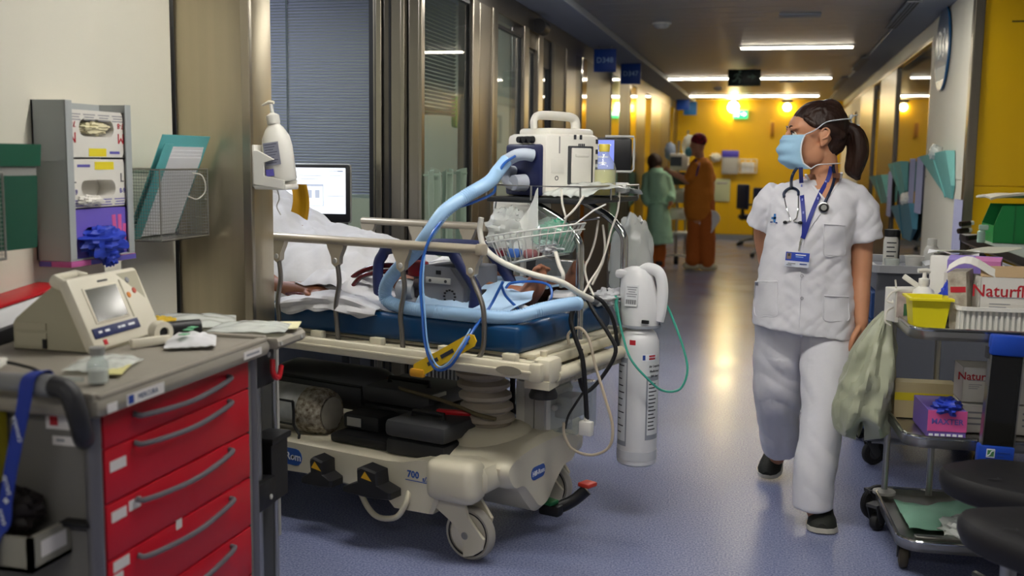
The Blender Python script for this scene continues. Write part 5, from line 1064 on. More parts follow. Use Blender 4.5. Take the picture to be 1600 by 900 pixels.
crumple((xf - .012, cy, cz), (.02, .07, .02), 51.0, .4).build('glove_tuft', mat('latex_cream', '#d8d0ac', .6), b1)
ptx(b1, 'M', cy - .118, cz - .028, .045, INKR, pi); ptx(b1, 'M', cy + .118, cz - .028, .045, INKR, pi); ptx(b1, '7-8', cy - .118, cz + .01, .025, INKR, pi); ptx(b1, '7-8', cy + .118, cz + .01, .025, INKR, pi)
prn(b1, cy + .0, 1.465, .085, .024, YP); prn(b1, cy + .085, 1.465, .05, .008, INKP)
for i in range(4): 
    for j in range(3): prn(b1, cy - .105 + i * .07, 1.577 - j * .008, .055 - .012 * (j % 2), .003, INKG)
b2_, cy, cz2 = glovebox('glove_box', 1.30, 1.445, CART, 'middle glove box in the holder, white with size L, nearly empty', False)
crumple((xf + .004, cy - .05, cz2 - .035), (.016, .06, .016), 52.0, .4).build('glove_tuft', mat('latex_white', '#dcd9d0', .6), b2_)
ptx(b2_, 'L', cy - .118, cz2 + .03, .04, INKK); ptx(b2_, 'L', cy + .118, cz2 + .03, .04, INKK); ptx(b2_, '8-9', cy - .118, cz2 - .01, .022, INKP); ptx(b2_, '8-9', cy + .118, cz2 - .01, .022, INKP)
prn(b2_, cy + .03, 1.425, .095, .024, YP); prn(b2_, cy - .07, 1.425, .06, .008, INKP)
for i in range(4):
    for j in range(3): prn(b2_, cy - .105 + i * .07, 1.322 - j * .008, .055 - .012 * (j % 2), .003, INKP)
b3, cy, cz3 = glovebox('glove_box', 1.140, 1.296, mat('carton_purple', '#6f5ec0', .5), 'lowest glove box in the holder, purple with blue gloves spilling out', None)
NITR = mat('nitrile_blue', '#2740b8', .5)
crumple((xf + .018, cy - .01, cz3 - .012), (.045, .105, .05), 53.0, .45).build('glove_tuft', NITR, b3); crumple((xf + .03, cy + .0, cz3 - .055), (.025, .03, .035), 54.0, .4).build('glove_fingers', NITR, b3)
prn(b3, hy0 + .025, 1.218, .022, .15, INKPK)
for (dy, dz, rot) in ((.075, .03, .3), (.10, .03, 0), (.12, .0, -.3)): 
    q = MB(); q.tube([(xf + .0005, cy + dy, cz3 + dz - .03), (xf + .0005, cy + dy - .02 * rot, cz3 + dz + .035)], .010, 8); q.v = [(xf + .001 if p[0] > xf + .001 else xf, p[1], p[2]) for p in q.v]; q.build('printed_finger', INKPK, b3, smooth=0)
k = MB(); k.b2(XW + .01, XW + .118, hy0 - .002, hy1 + .002, hz0 - .022, hz0 - .005, .002); o = k.build('box_base_strip', mat('carton_purple_pink', '#c05f9e', .5), b3); 
MB().b2(XW + .1175, XW + .119, hy0 + .09, hy1, hz0 - .021, hz0 - .006).build('purple_strip', INKP, b3, smooth=0); MB().b2(XW + .01, XW + .05, hy0 - .004, hy0 - .002, hz0 - .021, hz0 - .006).build('purple_strip', INKP, b3, smooth=0)
# wire pocket with teal folder
by0, by1, bz0, bz1, bxf = 3.0, 3.375, 1.178, 1.412, XW + .155
t = WF.thing('wire_pocket', 'fine mesh wire pocket on the white wall beside the glove holder', 'basket', (XW, 3.2, bz0))
k = MB()
for zz in (bz0, bz1): k.tube([(XW + .01, 3.075, zz), (bxf, 3.075, zz), (bxf, by1, zz), (XW + .01, by1, zz)], .0035, 6, True)
for (x, y_) in ((bxf, 3.075), (bxf, by1), (XW + .01, 3.075)): k.tube([(x, y_, bz0), (x, y_, bz1)], .003, 6)
k.build('rim_wire', CHROME2, t)
k = MB(); nn = 28
for i in range(1, nn): y_ = 3.075 + (by1 - 3.075) * i / nn; k.tube([(bxf, y_, bz0), (bxf, y_, bz1)], .0008, 3, cap=False)
for i in range(1, 15): x = XW + .01 + (bxf - XW - .01) * i / 15; k.tube([(x, 3.075, bz0), (x, 3.075, bz1)], .0008, 3, cap=False); k.tube([(x, by1, bz0), (x, by1, bz1)], .0008, 3, cap=False)
for i in range(1, 22): z_ = bz0 + (bz1 - bz0) * i / 22; k.tube([(XW + .01, 3.075, z_), (bxf, 3.075, z_), (bxf, by1, z_), (XW + .01, by1, z_)], .0008, 3, cap=False)
k.build('wire_mesh', CHROME2, t, kind='stuff')
MB().b2(XW + .01, bxf, 3.075, by1, bz0 - .004, bz0).build('base_plate', mat('plate_grey', '#77756f', .4, .5), t, smooth=0)
TEAL = mat('teal_folder', '#5fadaf', .5)
def folder_pt(u, v, x0, x1, top, dy): 
    return (x0 + (x1 - x0) * u, 3.10 + dy + .155 * v + .07 * u, bz0 + .008 + top * v)
t = WF.thing('teal_folder', 'teal folder with white sheets leaning in the wire pocket', 'folder', (XW + .08, 3.15, bz0))
al = RD(23)
m = T(XW + .02, 3.085, bz0 + .008) @ Matrix(((cos(al), 0, sin(al), 0), (0, 1, 0, 0), (-sin(al), 0, cos(al), 0), (0, 0, 0, 1)))
MB().b2(-.002, .001, 0, .30, 0, .37, .001, M=m).build('back_cover', TEAL, t)
MB().b2(.016, .018, 0, .055, 0, .345, .001, M=m).build('front_cover', TEAL, t)
for i in range(4): MB().b2(.003 + i * .003, .0045 + i * .003, .06 - i * .004, .275 - i * .003, .005, .33 - i * .012, 0, M=m).build('sheet', PAPER, t, smooth=0)
WF.single(MB().tube(cr([(XW + .17, 3.25, 1.40), (XW + .19, 3.28, 1.39), (XW + .19, 3.30, 1.34), (XW + .17, 3.28, 1.31), (XW + .158, 3.24, 1.32)], 6), .0025, 6), 'white_tie', WCORD, 'thin white cord looping out of the wire pocket', 'cord', (XW + .16, 3.26, 1.31))
# green container and near wire pocket at the picture edge
t = WF.thing('wall_container', 'dark green wall container beside the grey glove holder', 'container', (XW, 2.4, 1.19))
k = MB(); k.prism([(XW, 1.19), (XW + .12, 1.20), (XW + .13, 1.40), (XW, 1.40)], 2.20, 2.52, XZ, .006); k.build('green_body', mat('container_green', '#0f4a38', .45), t)
k = MB(); k.prism([(XW, 1.425), (XW + .135, 1.425), (XW + .14, 1.485), (XW, 1.485)], 2.20, 2.53, XZ, .006); k.build('green_lid', mat('lid_green', '#11523c', .4), t); MB().b2(XW, XW + .128, 2.205, 2.515, 1.40, 1.425).build('grey_band', GREY, t)
t = WF.thing('wire_pocket', 'near mesh wire pocket in front of the dark green container', 'basket', (XW + .2, 2.25, 1.19))
X0, X1, Y0, Y1 = XW + .02, XW + .195, 1.95, 2.30
k = MB()
for zz in (1.19, 1.41): k.tube([(X0, Y0, zz), (X1, Y0, zz), (X1, Y1, zz), (X0, Y1, zz)], .0035, 6, True)
k.tube([(X1, Y1, 1.19), (X1, Y1, 1.41)], .003, 6); k.build('rim_wire', CHROME2, t)
k = MB()
for i in range(1, 26): y_ = Y0 + (Y1 - Y0) * i / 26; k.tube([(X1, y_, 1.19), (X1, y_, 1.41)], .0008, 3, cap=False)
for i in range(1, 15): x = X0 + (X1 - X0) * i / 15; k.tube([(x, Y1, 1.19), (x, Y1, 1.41)], .0008, 3, cap=False)
for i in range(1, 20): z_ = 1.19 + .22 * i / 20; k.tube([(X1, Y0, z_), (X1, Y1, z_), (X0, Y1, z_)], .0008, 3, cap=False)
k.build('wire_mesh', CHROME2, t, kind='stuff'); MB().b2(X1 - .01, X1 - .006, 2.05, 2.27, 1.21, 1.39).build('paper_insert', PAPER, t, smooth=0)
# soap pump on the steel column
t = WF.thing('soap_dispenser', 'white pump soap bottle in a bracket on the steel column', 'dispenser', (XF, 3.47, 1.355))
sb = XF + .075; sy = 3.48
MB().b2(XF, XF + .014, sy - .055, sy + .05, 1.35, 1.50, .006).build('back_plate', WHITE, t)
k = MB(); k.prism([(XF + .01, 1.36), (XF + .125, 1.345), (XF + .13, 1.375), (XF + .05, 1.39), (XF + .05, 1.44), (XF + .09, 1.45), (XF + .03, 1.48), (XF + .01, 1.48)], sy - .060, sy - .052, XZ, .002); k.prism([(XF + .01, 1.36), (XF + .125, 1.345), (XF + .13, 1.375), (XF + .05, 1.39), (XF + .05, 1.44), (XF + .09, 1.45), (XF + .03, 1.48), (XF + .01, 1.48)], sy + .042, sy + .05, XZ, .002); k.b2(XF + .01, XF + .135, sy - .058, sy + .048, 1.342, 1.362, .006); k.build('bracket', WHITE, t)
tm = T(sb + .020, sy - .006, 1.368) @ Ry(-.14) @ Matrix.Scale(1.24, 4)
BT = mat('soap_white', '#d8d6ce', .35)
k = MB(); k.lathe([(.001, 0), (.036, .001), (.04, .008), (.040, .10), (.036, .13), (.024, .155), (.016, .165), (.016, .17)], 24, tm, 1.15, .85); k.build('bottle', BT, t)
k = MB(); k.lathe([(.018, .168), (.019, .172), (.019, .192), (.012, .197), (.006, .20), (.005, .225), (.001, .226)], 16, tm); k.build('pump_collar', BT, t)
k = MB(); k.tube([tm @ V(p) for p in ((.01, 0, .228), (-.005, 0, .232), (-.028, 0, .225))], [.006, .007, .004], 8); k.build('nozzle', mat('nozzle_white', '#dcd6c6', .4), t)
MB().b2(-.026, .022, -.0355, -.0345, .05, .115, 0, M=tm).build('print_label', mat('soap_label', '#8d8f9e', .6), t, smooth=0)
for i in range(8): MB().b2(-.022, .016 - .006 * (i % 3), -.036, -.0354, .108 - i * .0075, .1105 - i * .0075, 0, M=tm).build('print_line', mat('soap_print', '#5a5c70', .6), t, smooth=0)
MB().b2(-.028, -.004, -.0358, -.0346, .02, .04, 0, M=tm).build('purple_mark', INKP, t, smooth=0)
k = MB(); k.sheet(lambda u, v: (XF + .085 + .07 * u + .01 * sin(3 * v), 3.56 + .01 * sin(5 * u), 1.36 - .10 * v - .03 * u * v), 8, 8, .003)
WF.single(k, 'yellow_bag', mat('bag_ochre', '#b98a12', .5, bump=.3, bscale=15), 'ochre yellow bag tip hanging just below the soap bottle', 'bag', (XF + .12, 3.56, 1.26))
WF.single(MB().tube(cr([(XF + .06, 3.5, 1.35), (XF + .07, 3.5, 1.31), (XF + .06, 3.5, 1.28), (XF + .075, 3.5, 1.25)], 5), .0022, 6), 'white_chain', WCORD, 'thin white cord dangling under the soap bracket', 'cord', (XF + .065, 3.5, 1.25))
# ================================================================== STEEL TROLLEY AND STORES (east side)
RF = Frame((.49, 3.80, 0), RD(3))
def rrect(x0, x1, y0, y1, r, n=6):
    out = []
    for cx, cy, a in ((x1 - r, y1 - r, 0), (x0 + r, y1 - r, 90), (x0 + r, y0 + r, 180), (x1 - r, y0 + r, 270)):
        out += [(cx + r * cos(RD(a + 90 * i / n)), cy + r * sin(RD(a + 90 * i / n))) for i in range(n + 1)]
    return out
def ring(k, po, pi_, z0, z1):
    n = len(po); vs = [(*p, z) for P_, z in ((po, z0), (po, z1), (pi_, z1), (pi_, z0)) for p in P_]
    fs = [(a * n + i, a * n + (i + 1) % n, ((a + 1) % 4) * n + (i + 1) % n, ((a + 1) % 4) * n + i) for a in range(4) for i in range(n)]; k.add(vs, fs)
t = RF.thing('steel_trolley', 'three-tier stainless steel trolley loaded with glove boxes and supplies', 'trolley', (.45, .32, 0))
for z in (.872, .492, .115):
    k = MB(); k.prism(rrect(0, .92, 0, .64, .08), z - .012, z, None); ring(k, rrect(0, .92, 0, .64, .08), rrect(.012, .908, .012, .628, .07), z - .012, z + .024); k.build('shelf', CHROME2, t, smooth=30)
    k = MB(); k.tube([(p[0], p[1], z + .024) for p in rrect(.004, .916, .004, .636, .078)], .007, 8, True); k.build('shelf_rim', CHROME, t)
for x, y_ in ((.035, .58), (.21, .60), (.88, .58), (.88, .06)):
    MB().cyl((x, y_, .13), (x, y_, .88), .0125, n=14).build('post', CHROME2, t)
    if x != .21: MB().lathe([(.001, .13), (.045, .132), (.045, .142), (.015, .15)], 20, T(x, y_, 0)).build('bumper_disc', LGREY, t)
def swivel(t, x, y_, r, a, zt, m=RUBBER, w=.028):
    M_ = T(x, y_, 0) @ Rz(a); o = MB().lathe([(.001, -w / 2), (r * .55, -w / 2), (r * .6, -w / 2 - .004), (r * .92, -w / 2), (r, -w / 4), (r, w / 4), (r * .92, w / 2), (r * .6, w / 2 + .004), (r * .55, w / 2), (.001, w / 2)], 24, M_ @ T(.02, 0, r) @ Rx(pi / 2)).build('wheel', m, t)
    MB().lathe([(.001, -w / 2 - .005), (r * .5, -w / 2 - .004), (r * .5, w / 2 + .004), (.001, w / 2 + .005)], 18, M_ @ T(.02, 0, r) @ Rx(pi / 2)).build('wheel_disc', DGREY, o)
    k = MB(); k.prism([(-.03, zt), (.03, zt), (.035, r), (.02, r * .7), (.0, r)], -w / 2 - .010, -w / 2 - .005, M_ @ XZ); k.prism([(-.03, zt), (.03, zt), (.035, r), (.02, r * .7), (.0, r)], w / 2 + .005, w / 2 + .010, M_ @ XZ); k.b2(-.03, .03, -w / 2 - .01, w / 2 + .01, zt - .008, zt + .005, M=M_); k.build('caster_fork', DGREY, t)
swivel(t, .035, .10, .05, RD(82), .11, mat('tan_tyre', '#4d4638', .6)); swivel(t, .88, .08, .05, .5, .11); swivel(t, .0, .62, .075, RD(25), .13); swivel(t, .88, .58, .05, .2, .11); swivel(t, -.01, .49, .038, RD(50), .11)
RS = .874
# top shelf
t = RF.thing('yellow_tub', 'bright yellow square plastic tub at the trolley front corner', 'tub', (.06, .12, RS))
YT2 = mat('tub_yellow', '#e3d61c', .4)
def tub(k, x, y_, z, w0, w1, d0, d1, h, th=.003):
    a = [(x - w0 / 2, y_ - d0 / 2, z), (x + w0 / 2, y_ - d0 / 2, z), (x + w0 / 2, y_ + d0 / 2, z), (x - w0 / 2, y_ + d0 / 2, z)]
    b_ = [(x - w1 / 2, y_ - d1 / 2, z + h), (x + w1 / 2, y_ - d1 / 2, z + h), (x + w1 / 2, y_ + d1 / 2, z + h), (x - w1 / 2, y_ + d1 / 2, z + h)]
    c_ = [(p[0] + (th if p[0] < x else -th), p[1] + (th if p[1] < y_ else -th), p[2]) for p in b_]; e_ = [(p[0] + (th if p[0] < x else -th), p[1] + (th if p[1] < y_ else -th), z + th) for p in a]
    k.add(a + b_ + c_ + e_, [(3, 2, 1, 0)] + [(i, (i + 1) % 4, 4 + (i + 1) % 4, 4 + i) for i in range(4)] + [(4 + i, 4 + (i + 1) % 4, 8 + (i + 1) % 4, 8 + i) for i in range(4)] + [(8 + i, 8 + (i + 1) % 4, 12 + (i + 1) % 4, 12 + i) for i in range(4)] + [(12, 13, 14, 15)])
k = MB(); tub(k, .075, .155, RS + .004, .105, .13, .10, .13, .115); k.build('tub_body', YT2, t, smooth=0)
k = MB(); ring(k, [(.0, .08), (.15, .08), (.15, .23), (.0, .23)], [(.012, .092), (.138, .092), (.138, .218), (.012, .218)], RS + .112, RS + .12); k.build('tub_rim', YT2, t, smooth=0)
t = RF.thing('pump_bottle', 'white pump dispenser bottle standing behind the yellow tub', 'bottle', (.08, .30, RS))
c = T(.085, .29, RS)
MB().lathe([(.001, 0), (.04, .001), (.043, .01), (.043, .10), (.036, .125), (.018, .14), (.017, .15)], 22, c).build('bottle', WHITE, t); MB().lathe([(.019, .146), (.02, .15), (.02, .168), (.008, .172), (.006, .195), (.001, .196)], 16, c).build('collar', WHITE, t); MB().tube([(.06, .285, RS + .198), (.09, .29, RS + .2), (.105, .293, RS + .196)], .008, 8).build('pump_head', WHITE, t)
t = RF.thing('mask_box', 'small printed mask box with dangling white loops on the trolley corner', 'box', (.01, .33, RS))
m = T(.015, .33, RS + .003) @ Rz(.35); k = MB(); k.b2(-.045, .065, -.04, .04, 0, .125, .003, M=m); k.build('carton', CART, t, smooth=0)
MB().b2(-.04, .02, -.0412, -.0402, .02, .115, M=m).build('printed_photo', mat('print_rose', '#b9aaa6', .6, var=.25, vscale=30), t, smooth=0); MB().b2(-.012, .01, -.042, -.0412, .025, .07, M=m).build('printed_green', mat('print_green', '#3e6a4a', .6), t, smooth=0); MB().b2(.022, .06, -.0412, -.0402, .09, .10, M=m).build('printed_word', INKK, t, smooth=0)
for p_ in ([(.0, .28, RS + .125), (-.03, .27, RS + .115), (-.05, .25, RS + .09), (-.03, .25, RS + .08), (-.025, .27, RS + .085)], [(-.02, .28, RS + .06), (-.045, .26, RS + .045), (-.05, .25, RS + .01), (-.03, .25, RS - .005)], [(-.01, .30, RS + .128), (-.015, .30, RS + .16)]): MB().tube(cr(p_, 6), .0035, 6).build('ear_loop', WCORD, t)
RF.single(MB().box((.05, .30, RS + .15), (.09, .012, .02), .004, 0, T(.05, .30, RS + .15) @ Ry(.6) @ T(-.05, -.30, -RS - .15)), 'white_spatula', WHITE, 'white plastic stick leaning on the pump dispenser bottle', 'stick', (.05, .30, RS + .13))
t = RF.thing('storage_basket', 'ribbed white plastic basket holding glove boxes on the trolley', 'basket', (.33, .25, RS))
bx0, bx1, by0, by1 = .155, .62, .06, .44
k = MB(); ring(k, rrect(bx0, bx1, by0, by1, .03, 3), rrect(bx0 + .014, bx1 - .014, by0 + .014, by1 - .014, .022, 3), RS + .085, RS + .098); k.prism(rrect(bx0 + .015, bx1 - .015, by0 + .015, by1 - .015, .02, 3), RS + .002, RS + .008); k.build('basket_rim', WHITE, t, smooth=0)
for i in range(24):
    x = bx0 + .02 + i * (bx1 - bx0 - .04) / 23
    MB().b2(x - .0045, x + .0045, by0 + .008, by0 + .013, RS + .004, RS + .09).build('rib', WHITE, t, smooth=0)
for i in range(16):
    y_ = by0 + .02 + i * (by1 - by0 - .04) / 15; MB().b2(bx0 + .008, bx0 + .013, y_ - .0045, y_ + .0045, RS + .004, RS + .09).build('rib', WHITE, t, smooth=0)
MB().b2(bx0 + .013, bx1 - .013, by0 + .014, by0 + .017, RS + .006, RS + .086).build('inner_liner', mat('liner_grey', '#b8bab6', .6), t, smooth=0)
def natur(lab, F_, x0, x1, y0, y1, z0, z1, flap=1, pink=1, name='glove_carton'):
    t = F_.thing(name, lab, 'box', ((x0 + x1) / 2, (y0 + y1) / 2, z0)); k = MB(); th = .003
    k.b2(x0, x1, y0, y0 + th, z0, z1); k.b2(x0, x1, y1 - th, y1, z0, z1); k.b2(x0, x0 + th, y0, y1, z0, z1); k.b2(x1 - th, x1, y0, y1, z0, z1); k.b2(x0, x1, y0, y1, z0, z0 + th); k.build('carton', CART, t, smooth=0)
    BR = mat('carton_inside', '#a98f6c', .8); k = MB(); k.b2(x0 + th, x1 - th, y0 + th, y1 - th, z1 - .05, z1 - .045); k.build('card_inside', BR, t, smooth=0)
    if flap:
        k = MB(); k.add([(x0 + th, y0 + .02, z1), (x1, y0 + .02, z1), (x1 - .01, y0 + .10, z1 + .035), (x0 + .02, y0 + .10, z1 + .03)], [(0, 1, 2, 3)]); k.add([(x0 + th, y0 + .02, z1 - .002), (x1, y0 + .02, z1 - .002), (x1 - .01, y0 + .10, z1 + .033), (x0 + .02, y0 + .10, z1 + .028)], [(3, 2, 1, 0)]); k.build('flap', BR, t, smooth=0)
    w_ = x1 - x0; h_ = z1 - z0
    text('Naturflex', w_ * .225, INKR, TX((x0 + w_ * .33, y0 - .0006, z0 + h_ * .74)), t, ext=.0002, bold=.0006, align='CENTER')
    for i, f in enumerate((.26, .21, .18)): MB().b2(x0 + w_ * .12, x0 + w_ * (.12 + f), y0 - .001, y0, z0 + h_ * (.50 - .055 * i), z0 + h_ * (.515 - .055 * i)).build('print_line', INKG, t, smooth=0)
    MB().b2(x0 + w_ * .1, x0 + w_ * .58, y0 - .001, y0, z0 + h_ * .62, z0 + h_ * .64).build('print_line', INKG, t, smooth=0)
    if pink:
        for gx_ in (.66, .9):
            k = MB(); cx = x0 + w_ * gx_
            k.b2(cx - .016, cx + .016, y0 - .0011, y0, z0, z0 + h_ * .25)
            for j, (dx, hh) in enumerate(((-.024, .33), (-.012, .42), (0, .46), (.012, .43), (.022, .36))): k.b2(cx + dx * .9 - .0042, cx + dx * .9 + .0042, y0 - .0012, y0, z0 + h_ * .2, z0 + h_ * hh)
            k.build('printed_glove', mat('glove_pink', '#c2447e', .6), t, smooth=0)
    return t
natur('open white glove carton with red lettering in the ribbed basket', RF, .235, .50, .10, .22, RS + .012, RS + .20)
t = RF.thing('glove_carton', 'torn open glove carton with patterned side wedged in the ribbed basket', 'box', (.20, .22, RS + .01))
m = T(.205, .20, RS + .012) @ Rz(-.35) @ Ry(-.08); PAT = mat('carton_pattern', '#c9c2b0', .6, vscale=28, col2='#8d8272')
k = MB(); k.b2(-.03, .03, -.09, .09, 0, .20, M=m); k.build('carton', PAT, t, smooth=0); MB().b2(-.022, .028, -.0912, -.0902, .13, .15, M=m).build('printed_word', INKR, t, smooth=0)
k = MB(); k.sheet(lambda u, v: m @ V((-.04 + .16 * u, -.05 + .06 * v, .20 + .03 * sin(4 * u) + .02 * v)), 8, 4, .002); k.build('torn_flap', CART, t, smooth=0)
natur('white glove carton behind the open one, lid up, in the ribbed basket', RF, .42, .60, .24, .38, RS + .012, RS + .215, 1, 0)
t = RF.thing('glove_box', 'purple and pink glove box lying on top behind the lettered carton', 'box', (.28, .36, RS + .17)); m = T(.27, .35, RS + .195) @ Rz(-.3) @ Rx(.12)
MB().b2(-.09, .09, -.05, .05, 0, .05, .002, M=m).build('carton', mat('carton_lilac', '#8f7cc9', .55), t, smooth=0); MB().b2(0, .09, -.051, .03, .03, .0515, M=m).build('pink_end', mat('carton_pink', '#c979ae', .55), t, smooth=0); MB().b2(-.1, .1, -.04, .05, -.20, -.002, M=m).build('carton_below', CART, t, smooth=0)
RF.single(crumple((.165, .24, RS + .09), (.04, .05, .08), 61.0, .3), 'blue_glove', NITR, 'blue nitrile gloves stuffed behind the patterned carton', 'gloves', (.165, .24, RS + .03))
RF.single(MB().sheet(lambda u, v: (.14 + .12 * u, .20 + .04 * v + .02 * sin(4 * u), RS + .10 - .05 * u + .03 * v), 10, 6, .002), 'white_strip', PAPER, 'curled white paper strip in front of the blue gloves', 'paper', (.18, .22, RS + .06))
t = RF.thing('white_bin', 'tall plain white box behind the pump dispenser bottle', 'box', (.19, .44, RS)); m = T(.195, .50, RS + .003) @ Rz(-.25); MB().b2(-.05, .05, -.05, .05, 0, .24, .008, M=m).build('box_body', WHITE, t); k = MB(); k.sheet(lambda u, v: m @ V((-.06 + .18 * u, -.05 + .09 * v, .245 + .012 * sin(6 * u + 2 * v))), 10, 8, .002); k.build('paper_lid', PAPER, t)
RF.single(MB().sheet(lambda u, v: (.16 + .30 * u, .46 + .10 * v, RS + .252 + .02 * u + .008 * sin(7 * u + 3 * v)), 16, 8, .002), 'paper_sheet', mat('sheet_grey', '#b9b8a8', .8), 'pale sheet of paper laid over the boxes at the trolley back', 'paper', (.3, .5, RS + .25))
# waste bag on the trolley end
BAGM = mat('waste_bag', '#a9ad94', .42, sss=0, bump=.5, bscale=7, trans=.12)
def bag(u, v):
    a = 2 * pi * u; z = 1 - v
    prof = ((0, .012), (.10, .035), (.3, .070), (.6, .098), (.85, .092), (.95, .09), (1.0, .02)); r = .1
    for (a0, r0), (a1, r1) in zip(prof, prof[1:]):
        if a0 <= v <= a1: r = r0 + (r1 - r0) * (v - a0) / (a1 - a0); break
    q = 1 + .16 * sin(a * 7 + 4 * v) * (1 - .4 * v) + .30 * noise.noise(V((cos(a) * 1.6, sin(a) * 1.6, v * 3))) + .18 * abs(noise.noise(V((cos(a) * 3.5, sin(a) * 3.5, v * 7 + 4))))
    return (-.075 + r * q * cos(a) * 1.0 + .055 * (1 - v) ** 2 - .02 * v, .42 + r * q * sin(a) * 1.25, .43 + .47 * z + (.04 * sin(a * 3) * (v > .8)))
RF.single(MB().grid(bag, 60, 44), 'waste_bag', BAGM, 'greenish translucent waste bag hanging off the steel trolley end', 'bag', (-.1, .42, .43))
# middle shelf
RM_ = .494
t = RF.thing('glove_box', 'pink and purple glove box with blue glove poking out on middle shelf', 'box', (.15, .2, RM_)); m = T(.15, .21, RM_ + .002) @ Rz(.02)
MB().b2(-.065, .065, -.12, .13, 0, .10, .002, M=m).build('carton', mat('carton_violet', '#6d58a8', .5), t, smooth=0); MB().b2(-.066, .066, -.1215, -.119, .025, .10, M=m).build('pink_face', mat('face_pink', '#d2589a', .5), t, smooth=0)
text('MAXTER', .028, INKP, m @ TX((0, -.1222, .06)), t, ext=.0004, bold=.0005)
for i in range(6): MB().b2(-.06 + i * .02, -.046 + i * .02, -.1215, -.1205, .008, .016, M=m).build('print_line', INKW, t, smooth=0)
crumple((.155, .13, RM_ + .11), (.05, .06, .03), 71.0, .4).build('blue_glove', NITR, t)
for (dx, lab) in ((.02, 'yellow and white carton behind the pink glove box on the middle shelf'),): 
    t = RF.thing('small_carton', lab, 'box', (.14, .42, RM_)); MB().b2(.02, .24, .38, .46, RM_ + .002, RM_ + .14, .002).build('carton', mat('carton_cream', '#c9b98c', .6), t, smooth=0); MB().b2(.02, .24, .379, .381, RM_ + .07, RM_ + .10).build('yellow_band', YP, t, smooth=0)
for i, (x0, x1, z0, h_) in enumerate(((.225, .40, 0, .105), (.225, .40, .108, .13), (.41, .60, 0, .11), (.41, .60, .113, .13))):
    if i == 1: natur('lettered white glove carton stacked behind the clear holder, middle shelf', RF, x0, x1, .22, .36, RM_ + z0 + .002, RM_ + z0 + h_, 0, 0)
    else:
        t = RF.thing('white_carton', ('plain white carton under the lettered one on middle shelf', '', 'white carton at the bottom of the stack past the clear holder', 'white carton on top of the stack past the clear holder')[i], 'box', ((x0 + x1) / 2, .29, RM_ + z0)); MB().b2(x0, x1, .20, .36, RM_ + z0 + .002, RM_ + z0 + h_, .002).build('carton', CART, t, smooth=0)
        for j in range(3): MB().b2(x0 + .02, x1 - .04 - .02 * j, .199, .2, RM_ + z0 + h_ * (.7 - .2 * j), RM_ + z0 + h_ * (.76 - .2 * j)).build('print_line', INKG, t, smooth=0)
# lower shelf
RF.single(MB().sheet(lambda u, v: (.06 + .30 * u, .16 + .34 * v, .135 + .02 * sin(5 * u) * sin(4 * v) + .012 * noise.noise(V((u * 6, v * 6, 3)))), 16, 16, .002), 'green_cloth', mat('cloth_green', '#7fae97', .8), 'green surgical cloth lying on the lowest trolley shelf', 'cloth', (.2, .33, .118))
RF.single(crumple((.27, .14, .155), (.11, .11, .04), 81.0, .35), 'plastic_wrapper', MILKY, 'crumpled clear wrapper on the lowest trolley shelf', 'wrapper', (.27, .14, .118))
RF.single(MB().box((.16, .06, .135), (.20, .03, .02), .004), 'metal_strip', CHROME2, 'flat metal strip along the lowest shelf edge', 'strip', (.16, .06, .118))
# clear holder with blue ends on the trolley front
t = RF.thing('panel_holder', 'dark clear panel between two blue ends clipped to the trolley front', 'holder', (.28, -.03, .46))
BLUE2 = mat('holder_blue', '#1c48b4', .4); m = T(.285, -.035, .45) @ Ry(.035)
MB().b2(-.055, .055, -.022, .022, .375, .445, .008, M=m).build('blue_cap', BLUE2, t); MB().b2(-.06, .055, -.022, .022, .0, .065, .006, M=m).build('blue_foot', BLUE2, t)
MB().b2(-.05, .05, -.016, .016, .065, .375, .002, M=m).build('dark_panel', glassmat('smoked_acrylic', '#3a3a38', .06, density=.35), t, smooth=0)
for x in (-.052, .05): MB().b2(x, x + .004, -.018, .018, .065, .375, M=m).build('edge_strip', CHROME2, t, smooth=0)
MB().b2(-.035, -.008, -.0235, -.022, .025, .055, M=m).build('white_mark', INKW, t, smooth=0); MB().b2(-.032, -.011, -.0242, -.0234, .029, .051, M=m).build('green_mark', mat('mark_green', '#4c8a58', .5), t, smooth=0)
k = MB(); k.tube(cr([m @ V(p) for p in ((-.031, -.0245, .031), (-.024, -.0245, .036), (-.02, -.0245, .046), (-.013, -.0245, .049))], 4), .0016, 5); k.build('white_swirl', INKW, t)
for i in range(2): MB().b2(.0, .04 - .02 * i, -.0232, -.022, .042 - .013 * i, .046 - .013 * i, M=m).build('print_line', INKB, t, smooth=0)
MB().b2(-.06, .05, .0, .03, .36, .40, M=m).build('rear_clip', DGREY, t, smooth=0)
